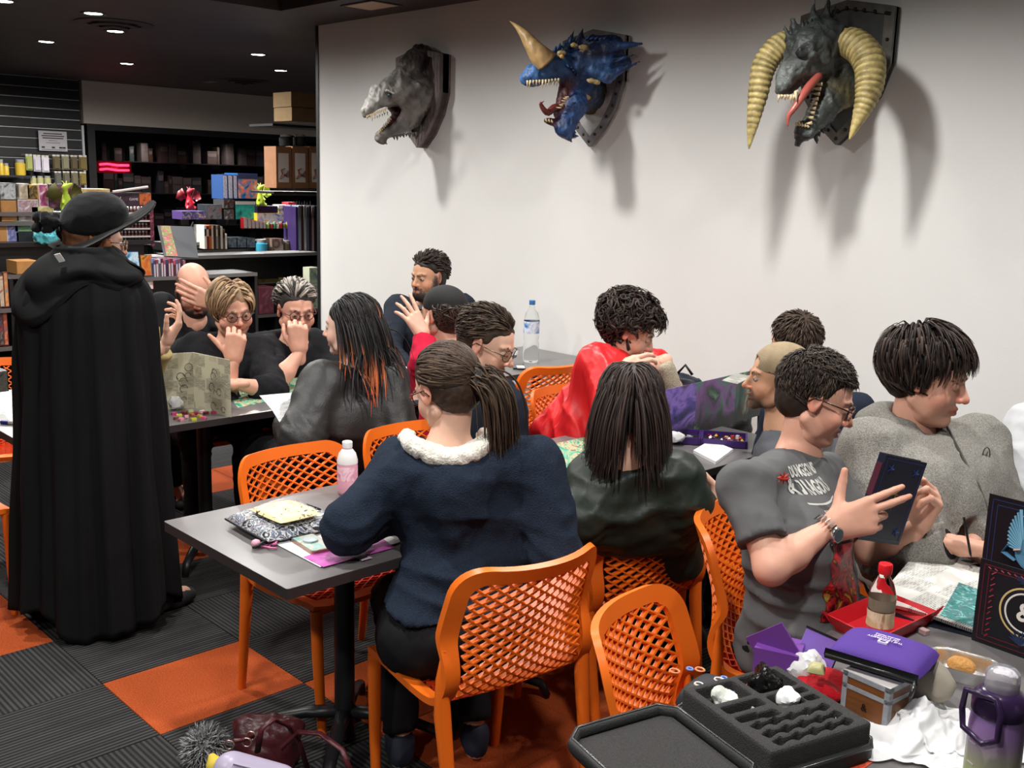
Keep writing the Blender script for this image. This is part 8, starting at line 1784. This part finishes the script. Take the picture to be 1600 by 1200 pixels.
# lid lying open to the left
lw = .20; E0 = np.array([0., 0.]); b = MB(); Ml = frame((-.016, LY * .5, .010), x=(1, 0, .03), z=(-.03, 0, 1)); Lx0, Lx1 = -.245, -.004
b.rbox(Lx0, Lx1, -LY / 2 - .01, LY / 2 + .01, .0, .006, .03, M=Ml); b.build('lid_shell', shellm, t, smooth=40)
b = MB(); rim = [(Lx1 - .03, -LY / 2 - .01), (Lx1, -LY / 2 + .02), (Lx1, LY / 2 - .02), (Lx1 - .03, LY / 2 + .01), (Lx0 + .03, LY / 2 + .01), (Lx0, LY / 2 - .02), (Lx0, -LY / 2 + .02), (Lx0 + .03, -LY / 2 - .01)]
b.tube([xf(Ml, [(x, y, .020)])[0] for x, y in rim], .010, 8, closed=True, flat=1.6); b.build('lid_rim', shellm, t, smooth=True)
b = MB(); b.tube([xf(Ml, [(x * 1.0, y, .034)])[0] for x, y in rim], .003, 6, closed=True); b.build('lid_zip', MATS['dark_zip_metal'], t, smooth=True)
b = MB(); b.rbox(Lx0 + .012, Lx1 - .012, -LY / 2 + .002, LY / 2 - .002, .006, .016, .02, M=Ml); b.build('lid_foam', foam, t)
def on_case(u, v_, z): p = A_[:2] + ex[:2] * LX * u + ey[:2] * LY * v_; return (float(p[0]), float(p[1]), z)
crumple('tissue', 'pale crumpled tissue in the large left foam pocket', 'tissue', on_case(.27, .82, T_ + .045), (.032, .022, .014), mat('soft_tissue', (.55, .58, .53), .8), 21, h=.005, amp=.012, f=60, part='paper')
crumple('tissue', 'bright white tissue ball in the middle foam pocket', 'tissue', on_case(.70, .56, T_ + .045), (.022, .020, .022), mat('white_tissue', (.8, .8, .8), .8), 22, h=.005, amp=.006, f=70, part='paper')
crumple('miniature', 'glossy black monster miniature in the top right foam pocket', 'figurine', on_case(.73, .82, T_ + .045), (.032, .026, .026), mat('glossy_black', (.01, .01, .01), .15), 23, h=.004, amp=.016, f=60, part='body')
mw, mbk = pm('c8c8cc'), pm('2a2a2e')
for i, (u, v_, m_, lb) in enumerate(((.17, .32, mw, 'pale winged'), (.36, .30, mbk, 'dark hunched'), (.18, .09, mw, 'white round based'), (.35, .10, pm('5c6c9c'), 'blue grey caped'), (.52, .08, mw, 'small white'), (.56, .33, mw, 'white spear bearing'), (.70, .34, mw, 'white crouching'), (.66, .20, mw, 'tiny pale'), (.86, .22, mw, 'pale curled'), (.22, .58, mbk, 'black armed'), (.40, .59, mw, 'grey striding'))):
    t = thing('miniature', lb + ' gaming miniature lying in a foam slot', 'figurine', on_case(u, v_, T_ + .046), i * .9); d = SDF(.0022); d.cap((-.008, 0, .005), (.006, 0, .006), .0045, .0035, .003); d.ell((.011, 0, .007), .0035, .002); d.cap((0, 0, .006), (.004, .009, .012), .002, .0012, .002); d.cap((-.006, 0, .004), (-.012, -.005, .004), .0022, .0016, .002); d.cap((-.006, 0, .004), (-.012, .005, .004), .0022, .0016, .002)
    P, F, C = d.mesh(); b = MB(); b.add(P, F.tolist()); b.build('body', m_, t, smooth=True); b = MB(); b.lathe([(.006, 0), (.006, .002), (.005, .0025)], (-.014, 0, .003), 10); b.build('base', m_, t)
# white carrier bag, foil tray, purple bottle
t = thing('carrier_bag', 'crumpled white carrier bag spread in front of the chest box', 'bag', ztop((-0.729, 1.891, 0.740)), .3); n = 84; U_ = np.linspace(-1, 1, n); X_, Y_ = np.meshgrid(U_, U_, indexing='ij'); th_ = np.arctan2(Y_, X_); Rr = np.sqrt(X_ ** 2 + Y_ ** 2)
Pq = np.c_[X_.ravel() * .16, Y_.ravel() * .13, np.zeros(n * n)]; w_ = fbm(Pq, 22, 5, 3, ridge=True).reshape(n, n); w2_ = fbm(Pq, 60, 8, 2, ridge=True).reshape(n, n)
hh = np.exp(-((X_ + .1) ** 2 / .30 + (Y_ - .15) ** 2 / .30)); Zz = .004 + hh * (.050 + .045 * w_ + .010 * w2_) + .006 * np.maximum(w_, 0); ed = 1 + .10 * np.sin(5 * th_) * (Rr > .6) + .05 * np.sin(11 * th_) * (Rr > .6)
b = MB(); b.sheet(np.stack([X_ * .16 * ed + .012 * w_, Y_ * .13 * ed + .012 * w2_, np.maximum(Zz, .002)], -1)); b.build('film', mat('white_carrier', (.74, .74, .75), .35, trans=.12, ior=1.1), t, smooth=True)
t = thing('foil_tray', 'silver foil food tray holding a golden fritter', 'food tray', ztop((-0.830, 2.200, 0.740)), .2); b = MB(); n = 48
prof = [(.060, .042, .0), (.066, .048, .03), (.073, .055, .032), (.073, .055, .034)]; V = []
for i, (a_, c_, z_) in enumerate(prof):
    for k in range(n): s_ = 2 * pi * k / n; rp = 1 + .03 * (k % 2) * (i in (1,)); V.append((a_ * rp * np.sign(cos(s_)) * abs(cos(s_)) ** .5, c_ * rp * np.sign(sin(s_)) * abs(sin(s_)) ** .5, z_))
b.add(V, [(i * n + k, i * n + (k + 1) % n, (i + 1) * n + (k + 1) % n, (i + 1) * n + k) for i in range(3) for k in range(n)] + [tuple(range(n))]); b.build('foil', mat('foil', (.8, .8, .8), .25, 1.), t, smooth=35)
crumple('fritter', 'golden brown fritter in the foil tray', 'food', ((-0.829, 2.201, 0.760)[0], (-0.829, 2.201, 0.760)[1], T_ + .006), (.030, .024, .018), mat('golden_crumb', (.50, .24, .06), .7, bump=.6, bscale=200), 33, h=.005, amp=.005, f=60, part='crumb')
p = (-0.560, 1.663, 0.740)
grad = bpy.data.materials.new('purple_to_green_plastic'); grad.use_nodes = True; nt = grad.node_tree; tc = nt.nodes.new('ShaderNodeTexCoord'); sx = nt.nodes.new('ShaderNodeSeparateXYZ'); nt.links.new(tc.outputs['Object'], sx.inputs[0]); mr = nt.nodes.new('ShaderNodeMapRange'); mr.inputs['From Max'].default_value = .24; nt.links.new(sx.outputs['Z'], mr.inputs[0]); rp_ = ramp(nt, [(.34, C3('9ac06a')), (.54, C3('b0b48c')), (.74, C3('9a7cac')), (1, C3('6c4c8c'))]); nt.links.new(mr.outputs[0], rp_.inputs[0]); pb = nt.nodes['Principled BSDF']; nt.links.new(rp_.outputs[0], pb.inputs['Base Color']); pb.inputs['Roughness'].default_value = .32; pb.inputs['Transmission Weight'].default_value = .12; MATS['grad'] = grad
pdk = mat('smoky_purple', C3('3c2c4c'), .2, trans=.3)
t = bottle('sports_bottle', 'large purple to green sports bottle with a clear lid and carry loop', 'bottle', (p[0], p[1], T_), [(.001, 0), (.040, .002), (.043, .015), (.043, .185), (.041, .21), (.040, .216)], [(.042, .214), (.0425, .217), (.0425, .240), (.036, .250), (.028, .256)], grad, pdk, extra=[('spout_lid', [(.026, .252), (.027, .262), (.026, .284), (.020, .290), (.001, .291)], mat('clear_lid', (.85, .82, .88), .08, trans=.8, ior=1.2))])
b = MB(); b.tube([np.array(q_) for q_ in [(-.010, -.045, .255), (-.040, -.040, .252), (-.046, -.032, .215), (-.040, -.036, .185), (.0, -.055, .178), (.020, -.050, .190), (.020, -.048, .235), (.010, -.045, .255)]], .0052, 8, closed=True); b.build('carry_loop', pdk, t, smooth=True)
b = MB()
for k in range(5): M_ = rotz(radians(-150)); b.box(-.0435, -.0428, -.006, .008, .02 + .036 * k, .022 + .036 * k, M=rotz(radians(62)))
b.build('level_mark', pm('c8c0d4'), t)
flat_quad('flyer', 'red and orange printed card corner under the foam case', 'flyer', ((-0.832, 1.651, 0.740), (-0.785, 1.672, 0.740), (-0.785, 1.744, 0.740), (-0.826, 1.711, 0.740)), artm('8a1c2c', 'c84c34', '2c1c2c', scale=14), T_)
# on the floor: handbag, pompom, lilac flask
t = thing('handbag', 'maroon leather handbag with long straps on the carpet', 'bag', (-2.573, 1.488, 0.000)); lea = mat('maroon_leather', C3('4c2228'), .38, bump=.25, bscale=60); d = SDF(.009)
d.box((0, 0, .08), (.095, .060, .08), .03, .02); d.cap((-.085, 0, .14), (.085, 0, .14), .024, k=.03); d.ell((.0, -.06, .06), (.05, .025, .045), .03)
P, F, C = d.mesh(disp=creases(6, 20, .010)); P = P @ np.array(rotz(.75))[:3, :3].T; b = MB(); b.add(P, F.tolist()); b.build('bag_body', lea, t, smooth=True)
O = np.array(t.location)
for pts in (((-2.232, 1.262, 0.294), (-2.201, 1.257, 0.373), (-2.199, 1.293, 0.389), (-2.249, 1.369, 0.320), (-2.255, 1.404, 0.257), (-2.245, 1.421, 0.178)), ((-2.254, 1.347, 0.260), (-2.231, 1.384, 0.306), (-2.173, 1.417, 0.314), (-2.094, 1.434, 0.294), (-2.055, 1.433, 0.251))): b = MB(); b.tube([np.array(p) - O for p in pts], .009, 8, flat=.6); b.build('strap', lea, t, smooth=True)
b = MB(); b.tube([np.array(p) - O for p in ((-2.230, 1.249, 0.345), (-2.213, 1.211, 0.356), (-2.212, 1.184, 0.363))], .006, 8); b.build('handle_tab', lea, t, smooth=True); b = MB()
for p in ((-2.217, 1.236, 0.356), (-2.205, 1.217, 0.350), (-2.202, 1.166, 0.364)): c_ = np.array(p) - O; b.tube([c_ + RV * .012 * cos(s_) + UV_ * .012 * sin(s_) for s_ in np.linspace(0, 2 * pi, 13)[:-1]], .0025, 6, closed=True)
b.build('ring', mat('rose_metal', (.6, .42, .38), .25, .9), t, smooth=True)
t = thing('pompom', 'fluffy grey pompom charm beside the maroon handbag', 'charm', (-2.711, 1.356, 0.000)); bg = Bag(); r_ = np.random.RandomState(3); n = 900; U = r_.normal(size=(n, 3)); U /= np.linalg.norm(U, axis=1, keepdims=True); c_ = np.array([0, 0, .056]); 
d = SDF(.01); d.ell(c_, .045); P, F, C = d.mesh((.25, .25, .25)); bg.add(P, F, C)
locks(bg, np.eye(4), 1400, .035, lambda U: U, .1, .0018, [(.30, .30, .30), (.20, .20, .21), (.42, .42, .42)], lift=.02, seed=3, ell=(c_, (.045, .045, .045)), curl=.3, ds=.008, face=False, zfree=9); o = bg.build('fluff', mat('grey_fluff', (.3, .3, .3), .9, vc=True), None); me_ = o; me_.parent = t; KIDS.setdefault(t.name, []).append(o.name)
t = thing('glasses_case', 'lilac rounded case lying in front of the handbag', 'case', (-2.051, 1.146, 0.367)); O = np.array(t.location); d = SDF(.006); d.cap(np.array((-2.070, 1.101, 0.380)) - O, np.array((-2.003, 1.189, 0.341)) - O, .045, k=.01); P, F, C = d.mesh(); b = MB(); b.add(P, F.tolist()); b.build('shell', mat('lilac_plastic', C3('a8a0b8'), .35), t, smooth=True); b = MB(); b.tube([np.array((-2.037, 1.087, 0.417)) - O, np.array((-1.976, 1.170, 0.382)) - O], .002, 6); b.build('seam', pm('5c5468'), t, smooth=True)
t = thing('plush_charm', 'small yellow plush charm beside the lilac case', 'charm', (-2.114, 1.084, 0.373)); d = SDF(.005); d.ell((0, 0, 0), (.028, .024, .028), .01); d.ell((-.02, 0, .02), .01, .01); d.ell((.02, 0, .02), .01, .01); P, F, C = d.mesh(); b = MB(); b.add(P, F.tolist()); b.build('plush', mat('yellow_plush', C3('c8b040'), .8), t, smooth=True)
for nm_ in ('water_bottle',): pass

# t-shirt print, badge and watch on the man with the book
from mathutils.bvhtree import BVHTree
t, M, I = TEE; g = I['top']; me = g.data; bv = BVHTree.FromPolygons([tuple(v_.co + Vector(t.location)) for v_ in me.vertices], [tuple(p.vertices) for p in me.polygons])
def decal(name, cen, right, upv, shapes, mats, off=.003, lab=None):
    """drape flat shapes (in metres, about a centre) onto the shirt along the camera-independent chest normal"""
    cen = np.array(cen); right = nrm(right); upv = nrm(np.array(upv) - right * right.dot(upv)); nn = np.cross(right, upv); b = MB()
    for (V, F, m) in shapes:
        out = []
        for v_ in V:
            p = cen + right * v_[0] + upv * v_[1] + nn * .25; h = bv.ray_cast(Vector(p), Vector(-nn), .6)
            out.append(np.array(h[0]) + nn * (off + (v_[2] if len(v_) > 2 else 0)) if h[0] is not None else p - nn * .25)
        b.add(out, F, m)
    o = b.build(name, mats, t, world=True); 
    if lab: o['label'] = lab
    return o
def txt(s_, size, x, y, w=1., bold=.0006):
    V, F = text_mesh(s_, size, .0, w, bold); V = V.copy(); V[:, 0] += x; V[:, 1] += y; return V, F, 0
rt = nrm(np.array((-1.280, 2.418, 1.009)) - np.array((-1.319, 2.264, 1.021))); upd = UV_ * .96 + RV * .10
cen = np.array((-1.297, 2.373, 1.014))
rect = lambda x0, x1, y0, y1, m=0: (np.array([(x, y, 0) for x in np.linspace(x0, x1, 16) for y in (y0, y1)]), [(2 * i, 2 * i + 2, 2 * i + 3, 2 * i + 1) for i in range(15)], m)
decal('chest_lettering', cen, rt, upd, [txt('DUNGEONS', .031, .010, .034, .68, .0012), txt('DRAGONS', .033, .014, .004, .70, .0012), txt('&', .050, -.062, .008, .85, .0015), rect(-.062, .074, -.020, -.0175), rect(-.062, .074, -.045, -.0425), txt('ROLE PLAYING GAME', .010, .006, -.031, .9, .0002), txt('BASIC RULES', .017, .012, -.058, .85, .0004)], [pm('b8b8b4')], .0035, 'pale lettering printed on the chest')
gx, gy = np.linspace(-.075, .085, 18), np.linspace(-.10, .10, 20)
V = np.array([(x + .008 * sin(9 * y * 10), y, 0) for x in gx for y in gy]); F = [(i * 20 + j, (i + 1) * 20 + j, (i + 1) * 20 + j + 1, i * 20 + j + 1) for i in range(17) for j in range(19)]
decal('shirt_artwork', (-1.227, 2.360, 0.811), rt, UV_, [(V, F, 0)], [art('red_dragon_artwork', [(.25, C3('141014')), (.38, C3('6a1420')), (.48, C3('b82c2c')), (.56, C3('2a1a20')), (.64, C3('c8782c')), (.74, C3('8a9a4c')), (.85, C3('141014'))], 14, 'noise', 2)], .003, 'red and orange picture printed on the shirt')
bd = MB(); c_ = np.array((-1.278, 2.153, 1.099)); h = bv.ray_cast(Vector(c_), Vector(-TV + RV * 0), .5); c_ = np.array(h[0]) if h[0] is not None else c_
MbD = frame(c_ + TV * .004, RV, TV)
bd = MB(); bd.lathe([(.0, .0), (.014, .0), (.014, .003), (.0, .005)], n=8, M=frame(c_ + TV * .002, RV, TV)); [bd.tube([c_ + TV * .004, c_ + TV * .004 + (RV * cos(k * pi / 4) + UV_ * sin(k * pi / 4)) * .016], [.004, .001], 5) for k in range(8)]; bd.build('pin_badge', mat('red_gold_badge', C3('a83c34'), .3, .4), t, smooth=40, world=True)['label'] = 'red starburst pin badge'
E_, W_ = I['arms'][0]; ax_ = nrm(W_ - E_); c_ = W_ - ax_ * .012; side = nrm(np.cross(ax_, UV_)); side = side if side.dot(TV) > 0 else -side; top_ = np.cross(side, ax_); top_ = top_ if top_[2] > 0 else -top_
b = MB()
for k in range(22): a_ = 2 * pi * k / 22; cc_ = c_ + (side * cos(a_) + top_ * sin(a_)) * .036; M_ = frame(cc_, ax_, side * cos(a_) + top_ * sin(a_)); b.box(-.010, .010, -.0045, .0045, -.0015, .0015, M=M_)
b.build('watch_bracelet', mat('steel', (.6, .6, .6), .25, 1.), t, world=True); M_ = frame(c_ + side * .037, ax_, side); Mc = frame(c_ + side * .037, x=ax_, z=side)
b = MB(); b.lathe([(.019, -.004), (.021, 0), (.021, .006), (.018, .009)], n=24, M=Mc); b.build('watch_case', MATS['steel'], t, smooth=40, world=True); b = MB(); b.lathe([(.0, .0095), (.0165, .0092)], n=24, M=Mc, cap=False); b.build('watch_dial', mat('dark_dial', C3('4a5458'), .15), t, world=True)
# hoodie zip and chest emblem on the boy
t, M, I = BOY; g = I['top']; me = g.data; bv = BVHTree.FromPolygons([tuple(v_.co + Vector(t.location)) for v_ in me.vertices], [tuple(p.vertices) for p in me.polygons])
def onsurf(p, n=None):
    n = nrm(np.array([0, 0, CAM_Z]) - np.array(p)); h = bv.ray_cast(Vector(np.array(p) + n * .3), Vector(-n), .8); return np.array(h[0]) + n * .002 if h[0] is not None else np.array(p)
pts = [onsurf(p) for p in ((-1.232, 2.942, 1.129), (-1.198, 2.935, 1.083), (-1.153, 2.922, 1.028), (-1.111, 2.921, 0.972), (-1.081, 2.933, 0.902), (-1.060, 2.929, 0.813))]
b = MB(); b.tube(pts, .004, 6); b.build('zip', mat('dark_zip', (.06, .055, .05), .5), t, smooth=True, world=True)
c_ = onsurf((-1.145, 3.036, 1.036)); s_ = RV; b = MB(); b.tube([c_ + s_ * .011 * cos(a_) + UV_ * .026 * sin(a_) for a_ in np.linspace(0, 2 * pi, 17)[:-1]], .002, 6, closed=True); b.tube([c_ - s_ * .004 - UV_ * .014, c_ + s_ * .004 + UV_ * .014], .002, 6); b.build('chest_emblem', mat('dark_zip', (.06, .055, .05), .5), t, smooth=True, world=True)
